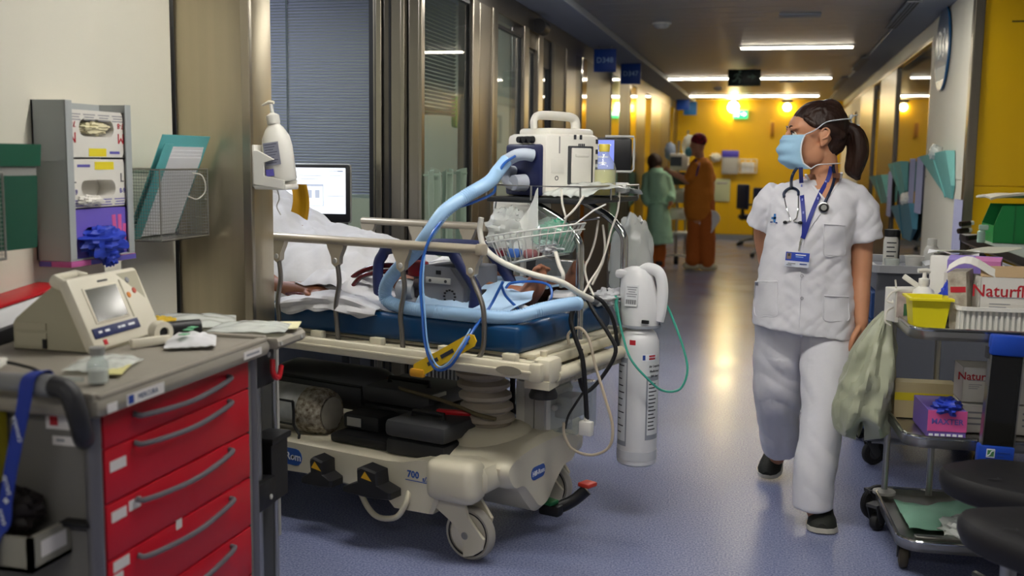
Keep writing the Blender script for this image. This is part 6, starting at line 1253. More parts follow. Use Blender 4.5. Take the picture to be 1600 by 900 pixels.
# black stools
STB = mat('stool_vinyl', '#1b1a1c', .55, bump=.1, bscale=30)
def stool(x, y_, z, lab, a=0):
    t = thing('rolling_stool', lab, 'stool', (x, y_, 0), a, 'black stools by the trolley'); k = MB()
    po = [(.205 * cos(2 * pi * i / 40) * (1 + .10 * cos(4 * pi * i / 40)) , .195 * sin(2 * pi * i / 40) * (1 + .06 * cos(8 * pi * i / 40))) for i in range(40)]
    rs = []
    for f, dz in ((.86, -.085), (.95, -.075), (1, -.045), (1, -.02), (.95, -.004), (.8, .004), (.5, .0), (.1, -.004)): rs.append([(p[0] * f, p[1] * f, z + dz + .012 * (p[0] / .2) ** 2 * f) for p in po])
    k.loft(rs); k.build('seat', STB, t); MB().cyl((0, 0, .10), (0, 0, z - .08), .025, n=14).build('column', CHROME2, t)
    k = MB()
    k.box((-.10, -.09, z + .0135), (.04, .004, .002)); k.box((-.085, -.085, z + .0135), (.004, .02, .002)); k.build('stitched_mark', DGREY, t, smooth=0)
    for i in range(5):
        b_ = 2 * pi * i / 5 + .3; MB().tube([(0, 0, .11), (.25 * cos(b_), .25 * sin(b_), .075)], [.02, .014], 8).build('base_arm', CHROME2, t); MB().cyl((.25 * cos(b_) - .015, .25 * sin(b_), .028), (.25 * cos(b_) + .015, .25 * sin(b_), .028), .028, n=14).build('wheel', RUBBER, t)
    return t
stool(.775, 3.47, .50, 'black cushioned stool, farther one tucked at the trolley front', .2); stool(.755, 2.97, .50, 'black cushioned stool, middle one of three by the trolley', -.1); stool(.835, 2.56, .49, 'black cushioned stool, only its edge in view at the picture corner')
# grey drawer cart with blue boxes behind the bag
BF = Frame((.50, 5.22, 0), RD(2)); t = BF.thing('drawer_cart', 'grey cart with blue drawers behind the hanging waste bag', 'cart', (.3, .3, 0))
CG = mat('cart_grey', '#777a84', .5); DBL = mat('drawer_blue', '#2c4f8a', .45)
k = MB(); k.b2(0, .62, 0, .025, .13, .95); k.b2(0, .62, .575, .60, .13, .95); k.b2(.02, .62, 0, .6, .12, .15); k.b2(0, .62, 0, .6, .86, .95, .006); k.b2(.60, .62, 0, .6, .13, .95); k.build('cabinet', CG, t, smooth=0)
k = MB(); ring(k, rrect(-.02, .64, -.02, .62, .03, 3), rrect(.0, .62, .0, .60, .02, 3), .95, .985); k.build('top_rim', mat('rim_pale', '#b7b9bd', .45), t, smooth=0)
for i in range(5):
    z0 = .17 + i * .138
    d = MB().b2(-.012, .60, .035, .57, z0, z0 + .125, .004).build('drawer', DBL, t, smooth=0); MB().tube([(-.015, .08, z0 + .11), (-.035, .10, z0 + .108), (-.035, .50, z0 + .108), (-.015, .52, z0 + .11)], .006, 6).build('handle', LGREY, d); MB().b2(-.0135, -.012, .18, .28, z0 + .03, z0 + .07).build('label', STK, d, smooth=0)
for x in (.05, .56):
    for y_ in (.05, .55): swivel(t, x - .03, y_, .06, .4, .125)
bz = .952
t = BF.thing('reagent_bottle', 'white labelled bottle with black cap on the drawer cart', 'bottle', (.12, .30, bz)); c = T(.10, .30, bz); MB().lathe([(.001, 0), (.036, .001), (.037, .13), (.03, .15)], 20, c).build('bottle', WHITE, t); MB().lathe([(.034, .15), (.036, .152), (.036, .185), (.001, .186)], 18, c).build('black_cap', BLACK, t); MB().b2(.135, .138, .27, .33, bz + .02, bz + .18).build('dark_back', BLACK, t, smooth=0)
for i in range(5): MB().b2(.075, .12 - .008 * (i % 2), .262, .2635, bz + .03 + i * .022, bz + .036 + i * .022).build('print_line', INKK, t, smooth=0)
t = BF.thing('plastic_cup', 'short white plastic cup on the drawer cart', 'cup', (.19, .16, bz)); k = MB(); k.lathe([(.001, 0), (.035, 0), (.044, .065), (.048, .068), (.044, .07), (.034, .006), (.001, .005)], 22, T(.19, .16, bz)); k.build('cup_body', WHITE, t)
t = BF.thing('plastic_cup', 'tilted clear cup beside the labelled bottle on the drawer cart', 'cup', (.09, .16, bz)); k = MB(); k.lathe([(.001, 0), (.03, 0), (.038, .05), (.034, .05), (.028, .004), (.001, .003)], 20, T(.09, .17, bz)); k.build('cup_body', MILKY, t)
t = BF.thing('squeeze_bottle', 'narrow white bottle with round shoulders on the drawer cart', 'bottle', (.285, .26, bz)); c = T(.285, .26, bz); MB().lathe([(.001, 0), (.034, .001), (.036, .01), (.036, .085), (.028, .105), (.02, .115)], 20, c).build('bottle', WHITE, t); MB().lathe([(.02, .113), (.023, .115), (.023, .145), (.02, .148), (.001, .148)], 18, c).build('cap', WHITE, t)
BF.single(MB().sheet(lambda u, v: (.22 + .35 * u, .02 + .12 * v, bz + .035 + .012 * sin(7 * u) + .01 * v), 14, 6, .002), 'paper_strip', PAPER, 'white paper strip lying along the drawer cart edge', 'paper', (.4, .08, bz + .02))
BF.single(crumple((.48, .30, bz + .05), (.06, .06, .05), 91.0, .3), 'dark_pouch', mat('pouch_dark', '#1b1416', .6), 'dark pouch on the drawer cart behind the white box', 'pouch', (.48, .3, bz))
# worktop against the yellow wall with green bins
t = WF.thing('wall_counter', 'white-topped counter with dark edge against the yellow wall', 'counter', (1.7, 6.3, 0))
MB().b2(1.195, 2.3, 5.2, 7.28, .985, 1.02, .004).build('counter_top', mat('counter_white', '#d3d4d2', .25), t, smooth=0); MB().b2(1.185, 1.195, 5.2, 7.28, .98, 1.022, .002).build('dark_edge', BLACK, t, smooth=0); MB().b2(1.20, 2.3, 5.21, 7.27, .965, .985).build('metal_under', CHROME2, t, smooth=0)
MB().b2(1.6, 2.3, 5.3, 7.2, 0, .965).build('cabinet', mat('counter_side', '#565048', .5), t, smooth=0)
for y_ in (5.3, 7.15): MB().b2(1.24, 1.28, y_, y_ + .04, 0, .965).build('leg', CHROME2, t, smooth=0)
t = WF.thing('storage_bin', 'green plastic storage bin with sloping front on the white counter', 'bin', (1.4, 6.7, 1.022))
GBIN = mat('bin_green', '#1a8a45', .4)
k = MB(); k.prism([(1.235, 1.03), (1.235, 1.12), (1.275, 1.235), (1.58, 1.235), (1.58, 1.03)], 6.45, 6.455, XZ); k.prism([(1.235, 1.03), (1.235, 1.12), (1.275, 1.235), (1.58, 1.235), (1.58, 1.03)], 6.80, 6.805, XZ); k.b2(1.235, 1.58, 6.45, 6.805, 1.022, 1.03); k.b2(1.575, 1.58, 6.45, 6.8, 1.03, 1.235); k.add([(1.235, 6.45, 1.03), (1.235, 6.80, 1.03), (1.235, 6.80, 1.12), (1.235, 6.45, 1.12)], [(0, 1, 2, 3)]); k.build('bin_shell', GBIN, t, smooth=0)
for x in (1.34, 1.42): MB().b2(x, x + .006, 6.444, 6.45, 1.03, 1.235).build('rib', mat('bin_green_dark', '#15753a', .45), t, smooth=0)
t = WF.thing('storage_bin', 'second green storage bin, at the far end of the counter', 'bin', (1.75, 6.7, 1.022)); k = MB(); k.b2(1.60, 1.95, 6.45, 6.8, 1.022, 1.235); k.build('bin_shell', GBIN, t, smooth=0)
MB().b2(1.62, 1.93, 6.444, 6.45, 1.03, 1.06).build('rib', _M['bin_green_dark'], t, smooth=0)
WF.single(MB().sheet(lambda u, v: (1.20 + .60 * u, 6.42 + .42 * v, 1.262 + .035 * sin(2.4 * u + .4) + .015 * sin(5 * u + 3 * v) + .01 * noise.noise(V((u * 6, v * 5, 3)))), 20, 12, .012), 'white_wrap', mat('wrap_cream', '#d6d0bc', .7), 'cream wrapped package lying over the green bins', 'package', (1.5, 6.6, 1.24))
for i, (px, py, lab) in enumerate(((1512, 322, 'small dark vial lying highest beside the green bin'), (1508, 345, 'small dark vial in the middle of the three beside the green bin'), (1522, 355, 'small dark vial resting on the counter beside the green bin'))):
    p = ony(px, py, 6.62); p.z = {322: 1.12, 345: 1.078, 355: 1.038}[py]; t = WF.thing('vial', lab, 'vial', tuple(p)); m = T(*p) @ Rz(.4) @ Ry(pi / 2 - .1); m = m @ Matrix.Scale(.7, 4); MB().lathe([(.001, -.06), (.022, -.058), (.022, .03), (.015, .036)], 16, m).build('vial_body', mat('vial_dark', '#2c211a', .3), t); MB().lathe([(.017, .036), (.018, .06), (.001, .062)], 14, m).build('white_cap', WHITE, t)
p = ony(1535, 340, 6.42); p.z = 1.085; t = WF.thing('spray_nozzle', 'small pale spray nozzle against the green bin', 'nozzle', tuple(p)); MB().lathe([(.001, -.06), (.022, -.06), (.022, .0), (.012, .01)], 14, T(*p)).build('nozzle_body', mat('nozzle_mint', '#a8c7b4', .4), t); MB().box((p.x + .01, p.y, p.z + .025), (.05, .025, .03), .006).build('nozzle_head', mat('nozzle_mint', '#a8c7b4', .4), t)
# pillar pocket and aprons; teal reflections in the dark pane built as solid pockets
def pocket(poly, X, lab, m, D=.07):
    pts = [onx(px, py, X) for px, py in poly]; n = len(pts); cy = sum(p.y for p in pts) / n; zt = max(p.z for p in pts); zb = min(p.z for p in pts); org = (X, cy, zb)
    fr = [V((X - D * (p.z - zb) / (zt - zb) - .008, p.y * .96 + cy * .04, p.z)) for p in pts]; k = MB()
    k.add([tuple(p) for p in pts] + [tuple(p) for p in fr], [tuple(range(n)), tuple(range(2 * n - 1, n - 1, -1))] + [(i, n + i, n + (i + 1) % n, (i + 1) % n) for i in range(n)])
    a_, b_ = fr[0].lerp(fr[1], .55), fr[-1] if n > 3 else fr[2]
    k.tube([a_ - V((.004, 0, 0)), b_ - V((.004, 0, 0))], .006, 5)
    o = k.build('pocket_or_reflection', m, None, 0, off=org); o.location = org; return tag(o, lab, 'pocket', 'folded teal pockets')
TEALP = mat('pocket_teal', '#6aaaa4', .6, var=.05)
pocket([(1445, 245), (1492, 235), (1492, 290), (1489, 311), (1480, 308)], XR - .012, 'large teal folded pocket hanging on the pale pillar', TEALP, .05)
pocket([(1367, 276), (1389, 273), (1391, 316), (1379, 318)], XR - .004, 'teal reflection farthest along the dark doorway, built as a folded pocket', TEALP)
pocket([(1398, 257), (1420, 252), (1418, 298), (1409, 307)], XR - .004, 'teal reflection high in the dark mirror-like pane, built as a folded pocket', TEALP)
pocket([(1400, 322), (1436, 318), (1433, 358), (1424, 377), (1412, 372)], XR - .002, 'bluish teal reflection lowest in the dark mirror-like pane, built as a folded pocket', mat('reflection_blue', '#4f8698', .6))
for i, (px, py, w_, lab) in enumerate(((1428, 248, .10, 'pale lilac plastic apron roll beside the high teal reflection'), (1440, 246, .12, 'pale lilac plastic apron roll at the edge of the mirror-like pane'), (1393, 268, .10, 'pale lilac plastic apron roll between two teal reflections'), (1500, 312, .10, 'pale lilac sheets hanging below the large pocket by the corner trim'))):
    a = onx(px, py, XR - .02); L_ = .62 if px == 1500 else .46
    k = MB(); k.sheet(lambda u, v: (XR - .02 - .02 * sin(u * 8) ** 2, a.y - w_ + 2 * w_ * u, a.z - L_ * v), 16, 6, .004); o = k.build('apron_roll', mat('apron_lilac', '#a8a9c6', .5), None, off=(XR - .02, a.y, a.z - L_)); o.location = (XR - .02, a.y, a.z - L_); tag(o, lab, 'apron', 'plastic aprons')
for px, py, lab in ((1415, 312, 'white wadded glove tucked between the teal reflections on the pane'), (1462, 238, 'clear film tuft above the large teal pocket')):
    p = onx(px, py, XR - .05); o = crumple((0, 0, 0), (.05, .09, .06), px, .3, n=16).build('wadded_film', MILKY if px > 1450 else WHITE, None); o.location = p; tag(o, lab, 'wrapping')
# ================================================================== NURSE WALKING TOWARDS THE LENS
from mathutils.bvhtree import BVHTree
NY = 4.5; NO = V((.165, NY, 0))
def N(px, py, dy=0): return ony(px, py, NY + dy)
HAIR = mat('hair_brown', '#2a1a13', .45, bump=.9, bscale=30, stretch=(1.2, 1.2, .25), spec=.35, var=.5, vscale=14)
SCRUB = mat('scrub_white', '#d6d5da', .85, bump=.18, bscale=26, sheen=.15)
SK = mat('skin_nurse', '#c48c6a', .48, var=.05, vscale=8, sss=.08)
hc = N(1272, 213, -.02)
HM = T(hc) @ Rz(RD(-76)) @ Rx(RD(2)) @ Ry(0)
HS = 1.06
def h(x, y, z): return HM @ V((x * HS, y * HS, z * HS))
k = MB()
def ellh(c, r, n=16): k.ell((0, 0, 0), r, n, M=HM @ Matrix.Scale(HS, 4) @ T(c))
ellh((0, .018, .038), (.076, .10, .088), 20); ellh((0, -.03, -.03), (.062, .066, .085), 18); ellh((0, -.04, .035), (.066, .058, .058)); ellh((0, -.074, -.103), (.026, .026, .022)); ellh((0, -.03, -.09), (.048, .055, .03))
for s in (-1, 1):
    ellh((s * .036, -.060, -.012), (.026, .026, .026)); ellh((s * .030, -.082, .032), (.032, .018, .011)); ellh((s * .042, -.012, -.062), (.020, .045, .045))
    ellh((s * .074, .018, -.004), (.009, .020, .032)); ellh((s * .078, .026, .012), (.008, .014, .018)); ellh((s * .072, .010, -.03), (.009, .010, .012))
chain(k, [h(0, -.090, .028), h(0, -.105, .0), h(0, -.118, -.022)], [.011, .012, .014], 10); chain(k, [h(-.012, -.103, -.027), h(.012, -.103, -.027)], [.010, .010], 8)
chain(k, [h(0, .03, -.06), N(1287, 255, .0), N(1288, 285, .01), N(1284, 305, .03)], [.058, .055, .058, .065], 18)
# trunk and limbs under the clothes
chain(k, [N(1282, 300, .04), N(1272, 350, .03), N(1262, 420, .03), N(1258, 490, .03)], [.10, .11, .105, .12], 16)
chain(k, [N(1226, 308, .03), N(1330, 308, .03)], [.045, .045], 14)
chain(k, [N(1334, 310, .02), N(1346, 360, .02), N(1346, 425, .0), N(1345, 432, .0), N(1345, 470, -.03), N(1346, 505, -.055)], [.052, .046, .040, .040, .037, .026], 16)
chain(k, [N(1210, 312, .03), N(1194, 355, .08), N(1196, 395, .14), N(1205, 430, .20), N(1222, 470, .22)], [.050, .044, .038, .034, .026], 14)
chain(k, [N(1292, 500, .0), N(1288, 570, -.06), N(1284, 640, -.13), N(1275, 770, -.215), N(1274, 800, -.215)], [.075, .06, .045, .036, .036], 12)
chain(k, [N(1226, 500, .03), N(1216, 570, .06), N(1214, 620, .10), N(1218, 680, .28), N(1214, 715, .42)], [.075, .06, .045, .04, .036], 12)
# her hand beside the thigh: palm, four fingers, thumb
chain(k, [N(1346, 506, -.055), N(1343, 522, -.06), N(1340, 537, -.062)], [.022, .024, .021], 12)
chain(k, [N(1347, 510, -.035), N(1344, 525, -.03), N(1341, 538, -.03)], [.02, .021, .018], 12)
for (x0, d0, x1, y1, x2, y2, r) in ((1337, -.085, 1333, 552, 1328, 563, .0092), (1338, -.065, 1334, 556, 1329, 568, .0096), (1340, -.045, 1337, 555, 1332, 566, .0092), (1342, -.025, 1340, 551, 1336, 560, .0082)):
    chain(k, [N(x0 + 2, 530, d0), N(x1, y1 - 6, d0), N((x1 + x2) / 2, (y1 + y2) / 2, d0 + .002), N(x2, y2, d0 + .006)], [r * 1.15, r * 1.05, r, r * .85], 8)
chain(k, [N(1341, 514, -.082), N(1334, 526, -.10), N(1330, 538, -.105), N(1328, 547, -.10)], [.014, .0125, .0105, .009], 8)
body = k.build('nurse', SK, None); remesh(body, .0044, 5)
tag(body, 'nurse in white scrubs and face mask walking, head turned aside, brown ponytail', 'person')
body.data.transform(T(-NO)); body.location = NO; OFF[body.name] = tuple(NO)
def finish(o, fnm=None): 
    o.parent = body; o.data.transform(T(-NO)); OFF[o.name] = tuple(NO); return o
# hair: cap clipped along the hairline, back of the head, ponytail
k = MB(); pn = V((0, -.50, -.866)); pc = -.026
el = MB(); el.ell((0, .022, .044), (.083, .108, .092), 26)
vs = []
for p in el.v:
    p = V(p); d = p.dot(pn) - pc
    vs.append(HM @ ((p - pn * d) * HS) if d > 0 else HM @ (p * HS))
k.add(vs, el.f)
ellh((0, .075, -.005), (.066, .05, .07)); ellh((0, .055, .09), (.05, .055, .05)); ellh((0, .06, -.045), (.055, .04, .04))
for s in (-1, 1): chain(k, [h(s * .058, -.050, .066), h(s * .068, -.022, .044), h(s * .070, .012, .036), h(s * .064, .050, .022), h(s * .05, .08, .0)], [.010, .013, .017, .026, .03], 10)
for (ox, oy, rr) in ((-.02, 0, 1), (.02, .0, 1), (0, .012, 1.1), (0, -.012, 1)):
    chain(k, [h(ox * .4, .112, .025), h(ox, .145 + oy, .018), h(ox * 1.3, .165 + oy, -.03), h(ox * 1.3, .165 + oy, -.085), h(ox, .155 + oy, -.135), h(ox * .4, .17 + oy * .5, -.168)], [.024, .026, .03 * rr, .031 * rr, .024, .006], 12)
def strands(co, n):
    q = HM.inverted() @ co; return co + n * (.0024 * noise.noise(V((q.x * 160, (q.y + q.z) * 22, q.x * 60))) + .003 * noise.noise(V((q.x * 60, q.y * 22, q.z * 14))))
o = k.build('hair', HAIR, None); remesh(o, .0042, 2, strands); finish(o)
# facial details
for s in (-1, 1):
    k = MB(); k.ell((0, 0, 0), (.0115, .0115, .0115), 12, M=HM @ Matrix.Scale(HS, 4) @ T(s * .031, -.083, .009)); e = k.build('eye', mat('eye_white', '#d9d2c8', .2), body)
    k = MB(); k.ell((0, 0, 0), (.0058, .003, .0058), 10, M=HM @ Matrix.Scale(HS, 4) @ T(s * .031, -.0935, .009)); k.build('iris', mat('iris_dark', '#1d120c', .15), e)
    k = MB(); k.tube([h(s * .015, -.0925, .016), h(s * .031, -.0965, .0205), h(s * .046, -.088, .014)], [.0022, .0032, .002], 6); k.build('eyelash', HAIR, body)
    k = MB(); k.tube([h(s * .014, -.0985, .036), h(s * .03, -.098, .041), h(s * .05, -.082, .036)], [.003, .004, .0022], 6, flat=.6); k.build('eyebrow', HAIR, body)
    k = MB(); k.tube(cr([h(s * .081, .008, -.012), h(s * .086, .026, -.002), h(s * .086, .032, .018), h(s * .083, .018, .030), h(s * .081, .005, .018)], 4), .0045, 8); k.build('ear_rim', SK, body)
# mask
MASK = mat('mask_blue', '#9cc4de', .75, bump=.1, bscale=60); MASKW = mat('mask_white', '#d9dee4', .7)
def maskpt(u, v):
    a = (u - .5) * 2; z = .006 - .128 * v; pk = .0045 * sin(v * 2 * pi * 3) * (1 - a * a) * (1 if .12 < v < .9 else 0)
    bul = sin(pi * (.16 + .74 * v)); y = -.092 - .046 * bul * (1 - .35 * a * a) + .050 * a * a - pk; x = .077 * sin(a * 1.35) / sin(1.35)
    if v > .85: y += (v - .85) * .12
    return h(x, y, z)
k = MB(); k.sheet(maskpt, 30, 36, .002); mk = k.build('face_mask', MASK, body)
for s in (0, 1):
    k = MB(); k.tube([maskpt(s, v / 12) for v in range(13)], .0035, 6); k.build('mask_binding', MASKW, mk)
    e = 1 if s else -1
    k = MB(); k.tube(cr([maskpt(s, .0), h(e * .083, -.02, .022), h(e * .088, .02, .050), h(e * .084, .07, .058), h(e * .045, .122, .062), h(0, .138, .062)], 6), .0055, 8, flat=.45); k.build('mask_strap', MASKW, mk)
    k = MB(); k.tube(cr([maskpt(s, 1.0), h(e * .072, -.005, -.108), h(e * .064, .04, -.106), h(e * .04, .085, -.105), h(0, .095, -.105)], 6), .0045, 8, flat=.45); k.build('mask_strap', MASKW, mk)
k = MB()
for (dx, dy, dz) in ((.03, .01, .012), (-.03, .01, .014), (.02, .022, -.02), (-.018, .02, -.03)): k.tube(cr([h(0, .138, .062), h(dx * .6, .146, .062 + dz), h(dx, .146 + dy, .062 + dz * 1.2)], 4), .0045, 6, flat=.5)
k.build('strap_bow', MASKW, mk)
# tunic: trunk and sleeves as one cloth body
rows = [(279, 1252, 1324, .055, .075, .02), (286, 1222, 1340, .075, .095, .02), (297, 1205, 1350, .098, .11, .01), (320, 1200, 1342, .122, .12, .0), (350, 1199, 1336, .138, .125, -.01), (385, 1194, 1329, .132, .125, -.01), (420, 1186, 1328, .128, .125, -.01), (460, 1178, 1332, .138, .135, -.005), (500, 1174, 1335, .148, .145, -.005), (516, 1173, 1336, .150, .148, -.005)]
def tring(y, xl, xr, df, db, cy, tilt=0):
    c = N((xl + xr) / 2, y, cy); w_ = (N(xr, y).x - N(xl, y).x) / 2; out = []
    for i in range(48):
        a = 2 * pi * i / 48; ca, sa = cos(a), sin(a); e = .82
        x = (abs(ca) ** e) * (1 if ca >= 0 else -1); yy = (abs(sa) ** e) * (1 if sa >= 0 else -1)
        out.append(V((c.x + x * w_, c.y + (yy * db if yy > 0 else yy * df), c.z + tilt * x)))
    return out
k = MB(); R_ = [tring(*r) for r in rows]; R_[-1] = [p + V((0, 0, -.025 * (p.x - .15) / .2)) for p in R_[-1]]
R_ = [R_[0]] + R_[1:]; k.loft(R_[::-1])
def sleeve(p0, p1, p2, r0, r1, r2):
    d = (p2 - p1).normalized(); k.tube([p0, p0.lerp(p1, .5), p1, p2], [r0 * .9, r0, r1, r2], 24)
sleeve(N(1325, 299, .01), N(1343, 330, .01), N(1352, 377, .01), .068, .077, .073)
sleeve(N(1219, 297, .01), N(1200, 322, .03), N(1184, 355, .055), .060, .066, .056)
def folds(co, n):
    z = co.z; x = co.x; low = min(1, max(0, (1.25 - z) / .3))
    d = .009 * noise.noise(V((x * 9 + z * 3, co.y * 7, z * 4.5))) + .008 * low * sin(x * 42 + 3 * noise.noise(V((x * 4, z * 5, 2)))) * noise.noise(V((x * 6, 3, z * 3)))
    d += .009 * abs(noise.noise(V((x * 16 - z * 12, co.y * 6, z * 9)))) + .004 * noise.noise(V((x * 26 + z * 20, co.y * 12, z * 22)))
    return co + n * d
tu = k.build('tunic', SCRUB, None); remesh(tu, .006, 5, folds)
_nb = len(tu.data.vertices); _bw = [v.co + NO for v in body.data.vertices]
bv = BVHTree.FromPolygons([v.co for v in tu.data.vertices] + _bw, [tuple(p.vertices) for p in tu.data.polygons] + [tuple(i + _nb for i in p.vertices) for p in body.data.polygons])
def hit(px, py, off=.003, bvh=None):
    d = pix(px, py).normalized(); r = (bvh or bv).ray_cast(EYE, d)
    return (r[0] - d * off) if r[0] is not None else N(px, py, -.14)
finish(tu)
# open V neck: skin wedge, collar bands, placket, buttons, pockets, emblem
vl = [(1259, 273), (1264, 281), (1272, 293), (1281, 304), (1289, 313)]; vr = [(1315, 270), (1313, 279), (1307, 290), (1298, 302), (1290, 313)]
k = MB(); vs = []; fs = []
for i, (a, b_) in enumerate(zip(vl, vr)):
    for j in range(5): vs.append(hit(a[0] + (b_[0] - a[0]) * j / 4, a[1] + (b_[1] - a[1]) * j / 4, .0035))
for i in range(4):
    for j in range(4): fs.append((i * 5 + j, i * 5 + j + 1, i * 5 + j + 6, i * 5 + j + 5))
k.add(vs, fs); k.build('neckline_skin', SK, body)
for line, nm in ((vl, 'collar_band'), (vr, 'collar_band')): MB().tube(cr([hit(*p, .004) for p in line], 4), .0055, 8, flat=.6).build(nm, SCRUB, tu)
MB().tube(cr([hit(x, y, .003) for x, y in ((1290, 314), (1284, 330), (1270, 350), (1258, 370), (1252, 400), (1251, 440), (1250, 480), (1249, 512))], 5), .0022, 6).build('placket_seam', SCRUB, tu)
BTN = mat('snap_grey', '#a9a9b0', .4, .3)
for y in (431, 466): 
    p = hit(1253, y, .003); MB().lathe([(.004, 0), (.0065, 0), (.0065, .002), (.004, .002)], 12, T(p) @ Rx(pi / 2), ring=True).build('snap_button', BTN, tu)
def pocket_(x0, y0, x1, y1, sk=0):
    pts = [(x0, y0), (x0 - 1, (y0 + y1) / 2), (x0, y1), ((x0 + x1) / 2, y1 + 2), (x1, y1), (x1, (y0 + y1) / 2), (x1, y0 + sk)]
    MB().tube(cr([hit(*p, .002) for p in pts], 4), .0022, 6).build('pocket_seam', SCRUB, tu)
    vs = []; nn = 8
    for i in range(nn + 1):
        for j in range(nn + 1): vs.append(hit(x0 + (x1 - x0) * j / nn, y0 + sk * j / nn + (y1 - y0) * i / nn, .003 + .006 * (1 - i / nn) * sin(pi * j / nn)))
    MB().add(vs, [(i * (nn + 1) + j, i * (nn + 1) + j + 1, (i + 1) * (nn + 1) + j + 1, (i + 1) * (nn + 1) + j) for i in range(nn) for j in range(nn)]).build('patch_pocket', SCRUB, tu)
    MB().tube(cr([hit(x0, y0, .006), hit((x0 + x1) / 2, y0 + sk / 2, .011), hit(x1, y0 + sk, .006)], 5), .003, 6).build('pocket_hem', SCRUB, tu)
pocket_(1180, 440, 1215, 492); pocket_(1288, 462, 1326, 500, 2); pocket_(1288, 350, 1320, 398, 2)
LBLU = mat('emblem_blue', '#3f7fc0', .6)
c = hit(1210.5, 341, .004); k = MB(); k.box(tuple(c), (.026, .003, .009)); k.box(tuple(c), (.009, .003, .036)); k.build('chest_emblem', LBLU, tu, smooth=0)
k = MB(); p = hit(1206, 347, .0045); k.box(tuple(p), (.014, .003, .004)); p = hit(1213, 348, .0045); k.box(tuple(p), (.008, .003, .004)); k.build('chest_print', INKB, tu, smooth=0)
# trousers
k = MB()
def leg(mb, pts, rs, n=24):
    P_ = cr(pts, 4); R = []
    for i in range(len(P_)):
        f = i / 4; j = min(int(f), len(rs) - 1); R.append(rs[j] + (rs[min(j + 1, len(rs) - 1)] - rs[j]) * (f - j))
    mb.tube(P_, R, n)
leg(k, [N(1292, 475, .01), N(1294, 520, -.01), N(1291, 570, -.06), N(1285, 640, -.13), N(1279, 705, -.18), N(1272, 760, -.215), N(1270, 793, -.22)], [.118, .108, .100, .084, .080, .079, .080])
leg(k, [N(1224, 475, .03), N(1220, 520, .03), N(1216, 570, .06), N(1214, 615, .10), N(1217, 665, .22), N(1220, 698, .32)], [.118, .110, .104, .098, .086, .080])
k.ell(N(1258, 490, .03), (.19, .125, .11), 18)
def pfolds(co, n):
    z = co.z; d = .009 * noise.noise(V((co.x * 7, co.y * 5, z * 4))) + .011 * abs(noise.noise(V((co.x * 10 + z * 7, co.y * 4, z * 7)))) + (.004 * sin(z * 46 + 6 * co.x) * noise.noise(V((co.x * 8, z * 4, 8))) if z < .65 else 0)
    return co + n * d
tr_ = k.build('trousers', SCRUB, None); remesh(tr_, .0065, 4, pfolds); finish(tr_)
# shoes
SHOE = mat('shoe_dark', '#23251f', .7, bump=.2, bscale=120); SOLE = mat('shoe_sole', '#c6c2b4', .6)
def shoe(heel, toe, w, pitch, hh=.075):
    L = (toe - heel).length; d = (toe - heel).normalized(); yaw_ = math.atan2(d.y, d.x)
    M_ = T(heel) @ Rz(yaw_) @ Ry(pitch); rs = []; so = []
    for t_, wf, ht in ((0.02, .55, .7), (.08, .72, .95), (.25, .78, 1.0), (.42, .82, .85), (.6, .97, .66), (.78, 1.0, .52), (.92, .78, .42), (.99, .35, .28)):
        ring_ = []; sr = []
        for i in range(20):
            a = 2 * pi * i / 20; yy = cos(a) * w / 2 * wf; zz = .018 + max(0, sin(a)) * (hh * ht) ** 1 if sin(a) > 0 else .018
            ring_.append((t_ * L, yy, zz)); 
        rs.append([M_ @ V(p) for p in ring_]); so.append([M_ @ V((t_ * L * 1.02 - .003, cos(2 * pi * i / 20) * w / 2 * wf * 1.06, .001 + (.02 if sin(2 * pi * i / 20) > 0 else 0) + .010 * max(0, t_ - .75) * 4 * .5)) for i in range(20)])
    q = MB(); q.loft(rs); s_ = q.build('shoe', SHOE, body); q = MB(); q.loft(so); q.build('sole', SOLE, s_)
    q = MB(); q.tube(cr([M_ @ V((L * .10, y_, hh * .95 * zf)) for y_, zf in ((-.03, .75), (-.034, 1.0), (0, 1.06), (.034, 1.0), (.03, .75))], 4), .006, 8); q.build('heel_strap', SHOE, s_)
tf = onz(1284, 836, .0); shoe(V((tf.x + .01, tf.y + .245, 0)), V((tf.x - .0, tf.y, 0)), .118, 0, .095)
tb = onz(1198, 750, 0); shoe(V((tb.x + .045, tb.y + .215, .085)), V((tb.x, tb.y, .0)), .108, RD(21), .085)
# stethoscope (hangs round the neck: its own thing)
STH = mat('steth_navy', '#15233f', .35)
def C2(x, y): return (1140 + x / 2.5, 140 + y / 2.5)
so = hit(*C2(240, 380), .01)
t = WF.thing('stethoscope', 'navy stethoscope hanging round the neck of the nurse', 'stethoscope', tuple(so))
def surf(pts, off): return [hit(*C2(*p), off) for p in pts]
back = [h(-.05, .03, -.125), h(-.02, .095, -.135), h(.045, .085, -.135)]
k = MB(); k.tube(cr(surf([(241, 382), (242, 350), (252, 322), (268, 303)], .009) + [N(1252, 258, -.02), N(1262, 252, .06), N(1290, 250, .085), N(1305, 254, .04)] + surf([(404, 300), (410, 335), (402, 375), (385, 415), (373, 440)], .009), 6), .0062, 10); k.build('tubing', STH, t)
k = MB(); k.tube(cr(surf([(241, 382), (222, 392), (212, 405), (213, 420)], .009), 5), .0055, 8); k.tube(cr(surf([(241, 382), (258, 388), (268, 398), (269, 412)], .009), 5), .0055, 8); k.build('yoke', STH, t)
k = MB(); k.tube(cr(surf([(213, 418), (222, 460), (236, 500), (238, 512), (222, 517)], .007), 5), .0026, 8); k.tube(cr(surf([(269, 410), (268, 460), (262, 500), (250, 513), (270, 519)], .007), 5), .0026, 8); k.build('ear_tubes', CHROME, t)
